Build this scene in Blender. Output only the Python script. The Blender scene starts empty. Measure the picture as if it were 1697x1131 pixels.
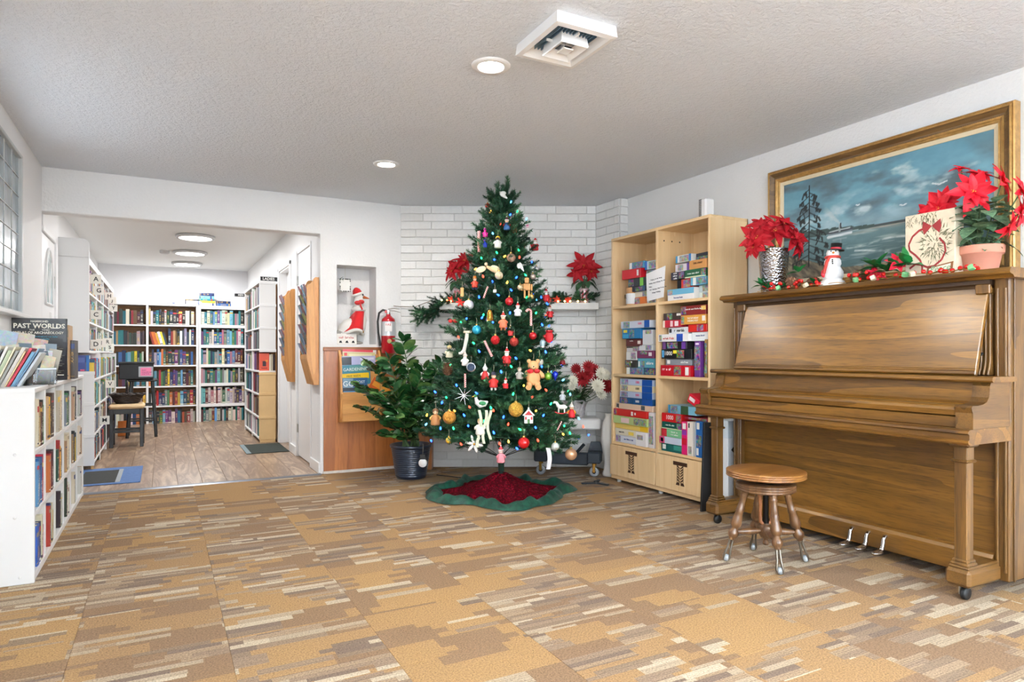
import bpy, bmesh, math, random
from mathutils import Vector, Matrix, Euler, noise as mnoise
PI = math.pi
random.seed(7)
SC = bpy.context.scene
COL = SC.collection

# ------------------------------------------------------------------ camera, world, exposure, daylight and added fill
F_PX, CAM_H, HORIZON = 1095.0, 1.10, 586.0
YAW = math.atan(578.5 / F_PX)
cam_d = bpy.data.cameras.new('camera'); cam = bpy.data.objects.new('camera', cam_d); COL.objects.link(cam)
cam.location = (0, 0, CAM_H); cam.rotation_euler = (PI / 2, 0, -YAW)
cam_d.sensor_width = 36.0; cam_d.lens = F_PX / 1697 * 36.0
cam_d.shift_y = (HORIZON - 565.5) / 1697
cam_d.clip_start = 0.05; SC.camera = cam
w = bpy.data.worlds.new('world'); SC.world = w; w.use_nodes = True
w.node_tree.nodes['Background'].inputs[0].default_value = (0.80, 0.90, 1.0, 1)
w.node_tree.nodes['Background'].inputs[1].default_value = 1.0
vs = SC.view_settings
vs.view_transform = 'Standard'; vs.look = 'None'; vs.gamma = 1.0; vs.use_curve_mapping = False
vs.exposure = 0.14
SC.cycles.max_bounces = 8; SC.cycles.diffuse_bounces = 4; SC.cycles.glossy_bounces = 3; SC.cycles.transmission_bounces = 5; SC.cycles.caustics_reflective = False; SC.cycles.caustics_refractive = False

def area_light(name, loc, rot, sx, sy, power, color=(1, 1, 1), spread=PI, shape='RECTANGLE'):
    d = bpy.data.lights.new(name, 'AREA'); d.shape = shape; d.size = sx; d.size_y = sy
    d.energy = power; d.color = color; d.spread = spread
    o = bpy.data.objects.new(name, d); COL.objects.link(o); o.location = loc; o.rotation_euler = rot
    return o
# daylight of unseen front windows behind the camera, then three added fill lights
area_light('daylight_fill', (1.55, -3.42, 1.42), (PI / 2, 0, PI), 3.9, 1.75, 140, (0.86, 0.94, 1.0))
area_light('daylight_fill', (-0.72, -1.3, 1.45), (0, -PI / 2, 0), 1.5, 2.2, 95, (0.86, 0.94, 1.0))  # side fill added to brighten the right wall
area_light('ceiling_fill', (1.55, -3.40, .8), (PI*.5+1.1, 0, PI), 3.9, .6, 2750, (0.79, 0.90, 1.0))  # upward fill added to brighten the ceiling
area_light('daylight_fill', (-.79, 4.43, 1.85), (0, -PI*.5, 0), .9, 1.7, 8, (0.86, 0.93, 1.0))  # weak fill added inside the opaque leaded panes for the far ceiling
CEIL_LAMPS = [(1.44, 2.95), (1.49, 4.85), (1.44, 1.05), (1.44, -0.85), (1.44, -2.6)]
LIB_LAMPS = [(0.33, 7.25), (0.34, 8.66), (0.33, 10.05), (0.33, 11.30)]
LAMP_W, LIB_W = 18, 20

# ------------------------------------------------------------------ projection helpers: pixel of the photograph -> point on a real plane
FWD = Vector((math.sin(YAW), math.cos(YAW), 0)); RGT = Vector((math.cos(YAW), -math.sin(YAW), 0)); CAM = Vector((0, 0, CAM_H))
def ray(x, y): return FWD + RGT * ((x - 848.5) / F_PX) + Vector((0, 0, (HORIZON - y) / F_PX))
def atz(x, y, z=0.0): d = ray(x, y); return CAM + d * ((z - CAM_H) / d.z)
def atx(x, y, X): d = ray(x, y); return CAM + d * (X / d.x)
def aty(x, y, Y): d = ray(x, y); return CAM + d * (Y / d.y)
def depth_of(p): return (Vector(p) - CAM).dot(FWD)
def atd(x, y, dep): return CAM + ray(x, y) * dep
def project(p):
    d = Vector(p) - CAM; z = d.dot(FWD); return 848.5 + F_PX * d.dot(RGT) / z, HORIZON - F_PX * d.z / z

# ------------------------------------------------------------------ mesh builder
class MB:
    def __init__(s): s.v = []; s.f = []; s.m = []; s.s = []
    def add(s, vs_, fs, mi=0, sm=False, M=None):
        n = len(s.v)
        s.v.extend([tuple(M @ Vector(p)) for p in vs_] if M is not None else [tuple(p) for p in vs_])
        for f in fs: s.f.append([i + n for i in f]); s.m.append(mi); s.s.append(sm)
        return s
    def box(s, x0, x1, y0, y1, z0, z1, mi=0, M=None):
        v = [(x0,y0,z0),(x1,y0,z0),(x1,y1,z0),(x0,y1,z0),(x0,y0,z1),(x1,y0,z1),(x1,y1,z1),(x0,y1,z1)]
        return s.add(v, [(0,3,2,1),(4,5,6,7),(0,1,5,4),(1,2,6,5),(2,3,7,6),(3,0,4,7)], mi, False, M)
    def cbox(s, x0, x1, y0, y1, z0, z1, c=0.004, mi=0, M=None):
        lo = (x0,y0,z0); hi = (x1,y1,z1)
        c = min(c, (x1-x0)*.45, (y1-y0)*.45, (z1-z0)*.45)
        v = []; idx = {}
        for a in (0,1):
            for b in (0,1):
                for d in (0,1):
                    sg = (a,b,d); p = [hi[k] if sg[k] else lo[k] for k in range(3)]
                    q = [p[k] + (-c if sg[k] else c) for k in range(3)]
                    for k in range(3):
                        t = list(q); t[k] = p[k]; idx[(sg,k)] = len(v); v.append(t)
        F = []
        for k in range(3):
            i, j = (k+1)%3, (k+2)%3
            for e in (0,1):
                def sg(a, b, k=k, i=i, j=j, e=e): t=[0,0,0]; t[k]=e; t[i]=a; t[j]=b; return tuple(t)
                q = [idx[(sg(0,0),k)], idx[(sg(1,0),k)], idx[(sg(1,1),k)], idx[(sg(0,1),k)]]
                F.append(q if e else q[::-1])
            for a in (0,1):
                for b in (0,1):
                    def s2(e, k=k, i=i, j=j, a=a, b=b): t=[0,0,0]; t[k]=e; t[i]=a; t[j]=b; return tuple(t)
                    F.append([idx[(s2(0),i)], idx[(s2(1),i)], idx[(s2(1),j)], idx[(s2(0),j)]])
        for a in (0,1):
            for b in (0,1):
                for d in (0,1): F.append([idx[((a,b,d),0)], idx[((a,b,d),1)], idx[((a,b,d),2)]])
        return s.add(v, F, mi, False, M)
    def lathe(s, prof, n=20, c=(0,0,0), mi=0, sm=True, M=None, cap=True, mod=None):
        v = []; F = []
        for k, (r, z) in enumerate(prof):
            for i in range(n):
                a = 2*PI*i/n; rr = r*(mod(a, z) if mod else 1)
                v.append((c[0]+rr*math.cos(a), c[1]+rr*math.sin(a), c[2]+z))
        for k in range(len(prof)-1):
            for i in range(n):
                j = (i+1)%n; F.append((k*n+i, k*n+j, (k+1)*n+j, (k+1)*n+i))
        s.add(v, F, mi, sm, M)
        if cap:
            if prof[0][0] > 1e-5: s.add([v[i] for i in range(n)], [list(range(n))[::-1]], mi, False, M)
            if prof[-1][0] > 1e-5: s.add([v[(len(prof)-1)*n+i] for i in range(n)], [list(range(n))], mi, False, M)
        return s
    def sphere(s, c, r, n=14, m=8, mi=0, sc=(1,1,1), M=None):
        v = [(c[0], c[1], c[2]-r*sc[2])]
        for k in range(1, m):
            t = -PI/2 + PI*k/m
            for i in range(n):
                a = 2*PI*i/n; v.append((c[0]+r*sc[0]*math.cos(t)*math.cos(a), c[1]+r*sc[1]*math.cos(t)*math.sin(a), c[2]+r*sc[2]*math.sin(t)))
        v.append((c[0], c[1], c[2]+r*sc[2])); F = []; last = len(v)-1
        for i in range(n):
            j = (i+1)%n; F.append((0, 1+j, 1+i)); F.append((last, 1+(m-2)*n+i, 1+(m-2)*n+j))
            for k in range(m-2): F.append((1+k*n+i, 1+k*n+j, 1+(k+1)*n+j, 1+(k+1)*n+i))
        return s.add(v, F, mi, True, M)
    def tube(s, pts, r, n=7, mi=0, closed=False, cap=True, M=None, flat=1.0):
        P = [Vector(p) for p in pts]; L = len(P); R = r if isinstance(r, (list, tuple)) else [r]*L
        v = []; F = []; up = None
        for i, p in enumerate(P):
            a = P[i-1] if (i > 0 or closed) else P[i]; b = P[(i+1) % L] if (i < L-1 or closed) else P[i]
            t = (b-a); t = t.normalized() if t.length > 1e-9 else Vector((0,0,1))
            if up is None: up = Vector((0,0,1)) if abs(t.z) < .9 else Vector((1,0,0))
            u = t.cross(up); u = u.normalized() if u.length > 1e-6 else t.orthogonal().normalized(); w_ = u.cross(t).normalized(); up = w_
            for k in range(n):
                an = 2*PI*k/n; v.append(p + u*(R[i]*math.cos(an)) + w_*(R[i]*flat*math.sin(an)))
        for i in range(L if closed else L-1):
            j = (i+1) % L
            for k in range(n): F.append((i*n+k, i*n+(k+1)%n, j*n+(k+1)%n, j*n+k))
        s.add(v, F, mi, True, M)
        if cap and not closed: s.add([v[k] for k in range(n)], [list(range(n))[::-1]], mi, False, M); s.add([v[(L-1)*n+k] for k in range(n)], [list(range(n))], mi, False, M)
        return s
    def prism(s, poly, a, b, axis='y', mi=0, M=None, sm=False):
        # poly: 2-D outline in the two remaining axes (x,z for y; y,z for x; x,y for z)
        def P(p, t): return {'y': (p[0], t, p[1]), 'x': (t, p[0], p[1]), 'z': (p[0], p[1], t)}[axis]
        n = len(poly); v = [P(p, a) for p in poly] + [P(p, b) for p in poly]
        F = [(i, (i+1)%n, n+(i+1)%n, n+i) for i in range(n)]
        s.add(v, F, mi, sm, M); s.add(v[:n], [list(range(n))[::-1]], mi, False, M); s.add(v[n:], [list(range(n))], mi, False, M)
        return s
    def grid(s, fn, nu, nv, mi=0, sm=True, M=None):
        v = [fn(i/nu, j/nv) for j in range(nv+1) for i in range(nu+1)]
        F = [(j*(nu+1)+i, j*(nu+1)+i+1, (j+1)*(nu+1)+i+1, (j+1)*(nu+1)+i) for j in range(nv) for i in range(nu)]
        return s.add(v, F, mi, sm, M)
    def mesh(s, name, mats, fix=True):
        me = bpy.data.meshes.new(name); me.from_pydata(s.v, [], s.f)
        for m in (mats if isinstance(mats, (list, tuple)) else [mats]): me.materials.append(m)
        me.polygons.foreach_set('material_index', s.m); me.polygons.foreach_set('use_smooth', s.s)
        if fix:
            bm = bmesh.new(); bm.from_mesh(me); bmesh.ops.recalc_face_normals(bm, faces=bm.faces[:]); bm.to_mesh(me); bm.free()
        me.update(); return me

WLOC = {}
def put(name, me, parent=None, loc=(0,0,0), rot=(0,0,0), world=False):
    o = bpy.data.objects.new(name, me); COL.objects.link(o)
    if parent is not None:
        o.parent = parent
        if world: loc = -Vector(WLOC[parent.name])
    o.location = loc; o.rotation_euler = rot
    if parent is None: WLOC[o.name] = Vector(loc)
    return o
def part(name, mb, mats, parent=None, loc=(0,0,0), rot=(0,0,0), world=False, fix=True):
    return put(name, mb.mesh(name, mats, fix), parent, loc, rot, world)
def tag(o, label=None, cat=None, group=None, kind=None):
    for k, v in (('label', label), ('category', cat), ('group', group), ('kind', kind)):
        if v: o[k] = v
    return o
def thing(name, label, cat, loc=(0,0,0), rz=0.0, group=None, rot=None):
    o = bpy.data.objects.new(name, None); COL.objects.link(o); o.empty_display_size = .05
    o.location = loc; o.rotation_euler = rot if rot else (0,0,rz); WLOC[o.name] = Vector(loc)
    return tag(o, label, cat, group)
def struct(name, mb, mats, parent=None):
    o = part(name, mb, mats, parent)
    if parent is None: o['kind'] = 'structure'
    return o
def copy_tree(o, parent=None):
    c = o.copy(); COL.objects.link(c)
    if parent is not None: c.parent = parent
    for ch in o.children: copy_tree(ch, c)
    return c
FACE_NX = Matrix(((0,0,-1),(-1,0,0),(0,1,0))).to_4x4()     # text on a face that looks towards -X
FACE_PX = Matrix(((0,0,1),(1,0,0),(0,1,0))).to_4x4()
FACE_NY = Matrix(((1,0,0),(0,0,-1),(0,1,0))).to_4x4()
def text(body, size, origin, face, mat, parent=None, name='lettering', align='CENTER', bold=0.0, sx=1.0, shear=0.0, rot=0.0, ext=0.0006):
    c = bpy.data.curves.new(name, 'FONT'); c.body = body; c.size = size; c.align_x = align; c.align_y = 'CENTER'
    c.extrude = ext; c.offset = bold; c.shear = shear; c.resolution_u = 2; c.materials.append(mat)
    o = bpy.data.objects.new(name, c); COL.objects.link(o)
    base = Vector(origin)
    if parent is not None: o.parent = parent; base = base - WLOC.get(parent.name, Vector((0,0,0)))
    M = face @ Matrix.Rotation(rot, 4, 'Z') @ Matrix.Diagonal((sx, 1, 1, 1))
    o.matrix_local = Matrix.Translation(base) @ M
    return o

# ------------------------------------------------------------------ materials
def lin(c): return tuple(((x/255)/12.92 if x/255 <= .04045 else ((x/255+.055)/1.055)**2.4) for x in c)
class G:
    def __init__(s, name):
        s.mat = bpy.data.materials.new(name); s.mat.use_nodes = True; s.t = s.mat.node_tree
        s.b = s.t.nodes['Principled BSDF']; s.tc = None
    def n(s, ty, **kw):
        x = s.t.nodes.new(ty)
        for k, v in kw.items(): setattr(x, k, v)
        return x
    def set(s, sock, v):
        if isinstance(v, bpy.types.NodeSocket): s.t.links.new(v, sock)
        else:
            if isinstance(v, (tuple, list)) and len(v) == 3 and sock.type == 'RGBA': v = tuple(v)+(1,)
            sock.default_value = v
    def coord(s, which='Object'):
        if s.tc is None: s.tc = s.n('ShaderNodeTexCoord')
        return s.tc.outputs[which]
    def math(s, op, a, b=None, c=None):
        x = s.n('ShaderNodeMath', operation=op)
        for i, v in enumerate((a, b, c)):
            if v is not None: s.set(x.inputs[i], v)
        return x.outputs[0]
    def mix(s, f, a, b, mode='MIX'):
        x = s.n('ShaderNodeMix', data_type='RGBA', blend_type=mode); s.set(x.inputs[0], f); s.set(x.inputs[6], a); s.set(x.inputs[7], b); return x.outputs[2]
    def scale(s, v, sc, loc=(0,0,0), rot=(0,0,0)):
        x = s.n('ShaderNodeMapping'); s.set(x.inputs[0], v); x.inputs[1].default_value = loc; x.inputs[2].default_value = rot; x.inputs[3].default_value = sc; return x.outputs[0]
    def noise(s, v, sc, det=2.0, rough=.5, dist=0.0, out=0):
        x = s.n('ShaderNodeTexNoise'); s.set(x.inputs['Vector'], v); x.inputs['Scale'].default_value = sc; x.inputs['Detail'].default_value = det
        x.inputs['Roughness'].default_value = rough; x.inputs['Distortion'].default_value = dist; return x.outputs[out]
    def vor(s, v, sc, feat='F1', out=0):
        x = s.n('ShaderNodeTexVoronoi', feature=feat); s.set(x.inputs['Vector'], v); x.inputs['Scale'].default_value = sc; return x.outputs[out]
    def white(s, v, out=0):
        x = s.n('ShaderNodeTexWhiteNoise', noise_dimensions='3D'); s.set(x.inputs['Vector'], v); return x.outputs[out]
    def sep(s, v): x = s.n('ShaderNodeSeparateXYZ'); s.set(x.inputs[0], v); return x.outputs
    def comb(s, a, b, c=0.0):
        x = s.n('ShaderNodeCombineXYZ'); s.set(x.inputs[0], a); s.set(x.inputs[1], b); s.set(x.inputs[2], c); return x.outputs[0]
    def ramp(s, f, stops, interp='LINEAR'):
        x = s.n('ShaderNodeValToRGB'); s.set(x.inputs[0], f); e = x.color_ramp; e.interpolation = interp
        while len(e.elements) < len(stops): e.elements.new(.5)
        for q, (p, c) in zip(e.elements, stops): q.position = p; q.color = tuple(c)+(1,) if len(c) == 3 else c
        return x.outputs[0]
    def info(s, which): return s.n('ShaderNodeObjectInfo').outputs[which]
    def bump(s, h, strength=.3, dist=.01):
        x = s.n('ShaderNodeBump'); s.set(x.inputs['Height'], h); x.inputs['Strength'].default_value = strength; x.inputs['Distance'].default_value = dist
        s.t.links.new(x.outputs[0], s.b.inputs['Normal']); return x
    def base(s, c): s.set(s.b.inputs['Base Color'], c); return s
    def pr(s, **kw):
        nm = dict(rough='Roughness', metal='Metallic', spec='Specular IOR Level', coat='Coat Weight', coatr='Coat Roughness', trans='Transmission Weight', ior='IOR', alpha='Alpha', sheen='Sheen Weight', sss='Subsurface Weight')
        for k, v in kw.items(): s.set(s.b.inputs[nm[k]], v)
        return s
    def emit(s, c, st): s.set(s.b.inputs['Emission Color'], c); s.b.inputs['Emission Strength'].default_value = st; return s

MATS = {}
def plain(name, rgb, rough=.5, metal=0.0, spec=.5, var=0.0, vs_=8.0, bump=0.0, bs=60.0, emit=0.0, coat=0.0, sheen=0.0):
    if name in MATS: return MATS[name]
    g = G(name); c = lin(rgb)
    if var:
        nz = g.noise(g.coord(), vs_, 3)
        g.base(g.ramp(nz, [(.25, tuple(x*(1-var) for x in c)), (.75, tuple(min(1, x*(1+var)) for x in c))]))
    else: g.base(c)
    g.pr(rough=rough, metal=metal, spec=spec, coat=coat, sheen=sheen)
    if bump: g.bump(g.noise(g.coord(), bs, 3), bump, .004)
    if emit: g.emit(c, emit)
    MATS[name] = g.mat; return g.mat
def wood(name, dark, mid, light, axis='y', rough=.4, coat=0.0, scale=1.0, pores=.35, bump=.05):
    g = G(name); k = {'x': (.6,9,9), 'y': (9,.6,9), 'z': (9,9,.6)}[axis]
    v = g.scale(g.coord(), tuple(a*scale for a in k))
    warp = g.noise(g.scale(g.coord(), tuple(a*scale*.25 for a in k)), 1.6, 2, dist=.4)
    ring = g.math('FRACT', g.math('MULTIPLY', warp, 7.0))
    big = g.noise(v, 1.3, 4, .6, .3)
    mixv = g.math('ADD', g.math('MULTIPLY', big, .7), g.math('MULTIPLY', ring, .3))
    c = g.ramp(mixv, [(.22, lin(dark)), (.5, lin(mid)), (.8, lin(light))])
    fine = g.noise(g.scale(g.coord(), tuple(a*scale*7 for a in k)), 2.2, 2, .6)
    g.base(g.mix(g.math('MULTIPLY', g.ramp(fine, [(.30, (1,1,1)), (.52, (0,0,0))]), pores), c, tuple(x*.35 for x in lin(dark))))
    g.pr(rough=rough, coat=coat, coatr=.25)
    if bump: g.bump(fine, bump, .002)
    MATS[name] = g.mat; return g.mat

# painted, textured walls
g = G('wall_paint'); n1 = g.noise(g.coord(), 55, 4, .6); g.base(lin((238,238,238))); g.pr(rough=.75, spec=.25); g.bump(n1, .6, .008); M_WALL = g.mat
g = G('wall_paint_smooth'); g.base(lin((240,240,240))); g.pr(rough=.6, spec=.3); g.bump(g.noise(g.coord(), 60, 2), .05, .003); M_WALLS = g.mat
g = G('ceiling_knockdown'); vv = g.noise(g.coord(), 46, 5, .62, .3); g.base(lin((234,238,244))); g.pr(rough=.9, spec=.1)
g.bump(g.ramp(vv, [(.40, (0,0,0)), (.62, (1,1,1))]), .55, .012); M_CEIL = g.mat
g = G('brick_white_paint'); v = g.coord(); nb = g.noise(v, 28, 5, .65); pits = g.ramp(g.vor(g.scale(v, (1,1,1)), 34, out=0), [(.03, (0,0,0)), (.07, (1,1,1))])
rnd = g.info('Random')
g.base(g.mix(pits, lin((150,146,140)), g.ramp(g.math('ADD', g.math('MULTIPLY', rnd, .5), g.math('MULTIPLY', nb, .5)), [(.2, lin((226,226,224))), (.8, lin((243,243,242)))])))
g.pr(rough=.55, spec=.4); g.bump(nb, .5, .008); M_BRICK = g.mat
M_MORTAR = plain('mortar_white', (232,231,229), .85, bump=.3, bs=90)
M_WHITE = plain('white_laminate', (230,230,229), .42)
M_WHITE2 = plain('white_semi_gloss', (242,242,242), .3)
M_BLACK = plain('black_paint', (26,25,25), .5)
M_DARK = plain('dark_gap', (16,15,14), .9)
M_METAL = plain('nickel', (190,188,182), .28, 1.0)
M_CHROME = plain('chrome', (205,205,205), .15, 1.0)
M_BRASS = plain('brass', (196,150,72), .3, 1.0)

# carpet tiles with streaked blocks; every tile starts the pattern somewhere else
g = G('streaked_carpet'); rnd = g.info('Random'); P0 = g.sep(g.coord())
X = g.math('ADD', P0[0], g.math('MULTIPLY', g.math('FLOOR', g.math('MULTIPLY', rnd, 97.0)), 3.7)); Y = g.math('ADD', P0[1], g.math('MULTIPLY', g.math('FLOOR', g.math('MULTIPLY', g.math('FRACT', g.math('MULTIPLY', rnd, 13.7)), 61.0)), 2.56))
PV = g.comb(X, Y)
r2 = g.math('FRACT', g.math('MULTIPLY', rnd, 31.3))
low = g.math('SUBTRACT', g.math('FRACT', g.math('MULTIPLY', rnd, 53.1)), .5)
c = g.mix(g.math('MULTIPLY', r2, .65), lin((166,131,86)), lin((146,116,84)))
def FL(v, d): return g.math('FLOOR', g.math('DIVIDE', v, d))
def wn(a, b, s_): return g.white(g.comb(g.math('ADD', a, .5), g.math('ADD', b, .5), s_))
for rh, ln, q, sd, th, brn in ((.170, .26, .0425, 3.0, .72, .62), (.1275, .185, .0319, 17.0, .70, 9), (.085, .33, .0283, 29.0, .88, 9)):
    R_ = FL(Y, rh); Q_ = FL(Y, q)
    xs = g.math('ADD', g.math('ADD', X, g.math('MULTIPLY', wn(R_, R_, sd), 5.0)), g.math('MULTIPLY', g.math('FLOOR', g.math('MULTIPLY', wn(Q_, R_, sd+4), 3.0)), .052))
    C_ = FL(xs, ln); r = g.math('ADD', wn(R_, C_, sd+1), g.math('MULTIPLY', low, .35))
    if brn < 1: c = g.mix(g.math('MULTIPLY', g.math('GREATER_THAN', wn(R_, C_, sd+9), brn), .8), c, lin((128,102,79)))
    m = g.math('GREATER_THAN', r, th)
    fr = wn(Q_, C_, sd+7); m = g.math('MULTIPLY', m, g.math('GREATER_THAN', wn(Q_, C_, sd+2), .22))
    tl = g.math('MULTIPLY', g.math('GREATER_THAN', g.math('SINE', g.math('MULTIPLY', Y, 2*PI/.0106)), .55), g.math('MULTIPLY', wn(FL(Y, .0106), C_, sd+5), .55))
    sc_ = g.ramp(fr, [(0, lin((122,103,88))), (.16, lin((144,122,101))), (.36, lin((158,135,109))), (.54, lin((172,154,130))), (.74, lin((188,172,148))), (.88, lin((136,115,94)))], 'CONSTANT')
    c = g.mix(m, c, g.mix(tl, sc_, lin((104,84,70))))
fib = g.noise(PV, 150, 3, .75)
c = g.mix(1.0, c, g.ramp(fib, [(.30, (.45,.44,.43)), (.5, (1,1,1)), (.72, (1.5,1.46,1.40))]), 'MULTIPLY')
g.base(c); g.pr(rough=.95, spec=.05, sheen=.05); g.bump(fib, .6, .008); M_CARPET = g.mat

# laminate planks: one material, tone from each plank's own random number
g = G('laminate_plank'); rnd = g.info('Random'); v = g.coord('Object'); v2 = g.scale(v, (7, .9, 1)); n0 = g.n('ShaderNodeVectorMath', operation='ADD'); g.set(n0.inputs[0], v2)
g.set(n0.inputs[1], g.comb(g.math('MULTIPLY', rnd, 40.0), g.math('MULTIPLY', rnd, 13.0)))
nz = g.noise(n0.outputs[0], 1.1, 4, .6, 1.2); fr = g.math('PINGPONG', g.math('MULTIPLY', nz, 4.0), 1.0)
c = g.ramp(fr, [(.05, lin((128,102,80))), (.45, lin((172,146,120))), (.9, lin((198,176,150)))])
g.base(g.mix(g.math('MULTIPLY', rnd, .35), c, lin((140,114,92)))); g.pr(rough=.36, spec=.5, coat=.15, coatr=.3); M_PLANK = g.mat

M_PIANO = wood('piano_walnut_along', (74,46,13), (113,76,23), (138,95,35), 'y', rough=.42, coat=.2, scale=1.1, pores=.45)
M_PIANOP = wood('piano_walnut_polished', (78,49,10), (118,79,19), (144,100,32), 'y', rough=.40, coat=.55, scale=1.1, pores=.45)
M_PIANOP.node_tree.nodes['Principled BSDF'].inputs['Coat Roughness'].default_value = .24
M_PIANOV = wood('piano_walnut_upright', (68,44,17), (102,70,28), (124,87,38), 'z', rough=.42, coat=.15, scale=1.1, pores=.45)
M_PIANOX = wood('piano_walnut_cross', (68,44,17), (102,70,28), (124,87,38), 'x', rough=.42, coat=.15, scale=1.1, pores=.4)
M_PIANOD = plain('piano_dark_moulding', (58,40,24), .4, var=.2)
M_MAPLE = wood('maple_veneer_upright', (226,190,140), (234,201,154), (240,210,166), 'z', rough=.42, scale=1.0, pores=.06, bump=0)
M_MAPLEY = wood('maple_veneer_along', (222,186,136), (232,198,150), (240,208,164), 'y', rough=.42, scale=1.0, pores=.06, bump=0)
M_OAK = wood('honey_oak', (176,116,56), (206,146,80), (222,166,98), 'z', rough=.4, scale=1.2, pores=.25)
M_OAKX = wood('honey_oak_cross', (180,122,60), (208,148,80), (222,166,98), 'x', rough=.4, scale=1.2, pores=.25)
M_PANEL = wood('red_brown_panelling', (140,80,36), (170,102,50), (188,118,62), 'z', rough=.35, coat=.2, scale=.7, pores=.3)
M_STOOL = wood('stool_walnut', (70,44,24), (102,70,42), (126,92,58), 'z', rough=.35, coat=.3, scale=3, pores=.3)
M_STOOLX = wood('stool_seat_wood', (104,64,26), (142,94,44), (162,114,58), 'x', rough=.3, coat=.4, scale=2, pores=.3)
# ================================================================== the room shell
WL, WR, YB, ZC = -0.82, 3.80, 6.15, 2.53           # left wall, right wall, header wall, ceiling
YF = -3.6
LX0, LX1, LYB, LZ = -0.885, 1.27, 12.0, 2.49       # library room
floor = struct('floor', MB().box(-1.0, 3.95, YF-.15, 6.12, -.06, -.003), M_CARPET)
tme = {}
for i in range(-2, 9):
    for j in range(-13, 7):
        x0, x1 = max(-.30+.52*i, -.99), min(-.30+.52*(i+1), 3.94); y0, y1 = 2.75+.51*j, min(2.75+.51*(j+1), 6.118)
        if x1-x0 < .02 or y1 < -3.55: continue
        key = (round(x1-x0, 3), round(y1-y0, 3))
        if key not in tme: tme[key] = MB().cbox(.0005, x1-x0-.0005, .0005, y1-y0-.0005, -.0029, 0, .0012).mesh('carpet_tile', M_CARPET)
        put('carpet_tile', tme[key], floor, (x0, y0, 0))
lib_floor = struct('floor_library', MB().box(-1.05, 1.42, 6.12, 12.15, -.06, -.012), plain('subfloor', (150,126,104), .9))
pw, gap = .19, .0006; k = 0
meshes = {}
for i in range(13):
    x0 = -1.03 + i*pw; y = 6.125 - random.random()*.9
    while y < 12.1:
        a, b = max(y, 6.125), min(y+1.28, 12.1)
        if b - a > .05 and x0 < 1.40:
            me = MB().cbox(-pw/2+gap, pw/2-gap, 0, b-a-gap*2, -.012, 0.0, .0015).mesh('plank', M_PLANK)
            put('plank', me, lib_floor, (x0+pw/2, a, 0))
        y += 1.28
struct('trim_1', MB().prism([(6.085,0),(6.10,.007),(6.15,.007),(6.165,0)], -.55, 1.27, 'x'), plain('transition_strip', (120,124,132), .35, .8))
struct('ceiling', MB().box(-1.0, 3.95, YF-.15, 6.16, ZC, ZC+.08).box(-.2, 3.95, 6.16, 6.45, ZC, ZC+.08), M_CEIL)
struct('ceiling_library', MB().box(-1.05, 1.42, 6.30, 12.15, LZ, LZ+.06), plain('library_ceiling', (232,232,230), .85, bump=.15, bs=60))
# left wall with the leaded window and an added unseen window further back
def wall_with_holes(name, axis, t0, t1, a0, a1, z0, z1, holes, m, extra=None):
    mb = MB(); cuts = sorted({a0, a1, *[h[0] for h in holes], *[h[1] for h in holes]})
    def bx(p, q, zz0, zz1):
        if axis == 'x': mb.box(t0, t1, p, q, zz0, zz1)
        else: mb.box(p, q, t0, t1, zz0, zz1)
    for p, q in zip(cuts, cuts[1:]):
        hs = sorted([h for h in holes if h[0] <= p + 1e-6 and h[1] >= q - 1e-6], key=lambda h: h[2])
        z = z0
        for h in hs:
            if h[2] > z: bx(p, q, z, h[2])
            z = h[3]
        if z < z1: bx(p, q, z, z1)
    return struct(name, mb, m)
wall_with_holes('wall_left', 'x', WL-.15, WL, YF, YB, 0, ZC, [(3.50, 5.362, 1.35, 2.40), (-2.45, -.15, .55, 2.3)], M_WALLS)
wall_with_holes('wall_front', 'y', YF-.15, YF, -1.0, 3.95, 0, ZC, [(-.45, 3.55, .5, 2.32)], M_WALLS)
struct('wall_right', MB().box(WR, WR+.15, YF, 4.92, 0, ZC).box(WR, WR+.15, 4.92, 6.4, 0, ZC), M_WALL)
struct('wall_header', MB().cbox(LX0-.1, 1.275, YB, YB+.15, 2.19, ZC+.02, .006), M_WALL)
nx0, nx1, nz0, nz1 = 1.42, 1.79, 1.185, 1.92
mb = MB(); mb.box(LX1, nx0, YB, YB+.15, 0, ZC+.01).box(nx1, 2.06, YB, YB+.15, 0, ZC+.01).box(nx0, nx1, YB, YB+.15, 0, nz0).box(nx0, nx1, YB, YB+.15, nz1, ZC+.01)
mb.box(nx0-.02, nx1+.02, YB+.24, YB+.26, nz0-.02, nz1+.02).box(nx0-.02, nx0, YB+.15, YB+.25, nz0-.02, nz1+.02).box(nx1, nx1+.02, YB+.15, YB+.25, nz0-.02, nz1+.02)
mb.box(nx0-.02, nx1+.02, YB+.15, YB+.25, nz1, nz1+.02).box(nx0-.02, nx1+.02, YB+.15, YB+.25, nz0-.02, nz0)
struct('wall_back', mb, M_WALL)
# library walls
wall_with_holes('wall_library_left', 'x', LX0-.15, LX0, YB+.0, LYB, 0, LZ+.02, [], M_WALLS)
wall_with_holes('wall_entry', 'x', LX0-.01, -.832, YB+.151, 7.14, 0, LZ, [(6.305, 6.87, 0, 2.05)], M_WALLS)
wall_with_holes('wall_library_right', 'x', LX1, LX1+.15, YB+.15, LYB+.1, 0, LZ+.02, [(6.58, 7.33, 0, 2.165), (7.74, 8.52, 0, 2.10)], M_WALLS)
struct('wall_library_back', MB().box(-1.05, 1.42, LYB, LYB+.15, 0, LZ+.02), plain('library_back_paint', (232,232,234), .7))
# baseboards of the hall
mb = MB()
for a, b in ((6.155, 6.56), (7.35, 7.70), (8.54, 8.60)): mb.cbox(LX1-.016, LX1, a, b, 0, .10, .004)
struct('baseboard_right', mb, M_WHITE2)
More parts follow.
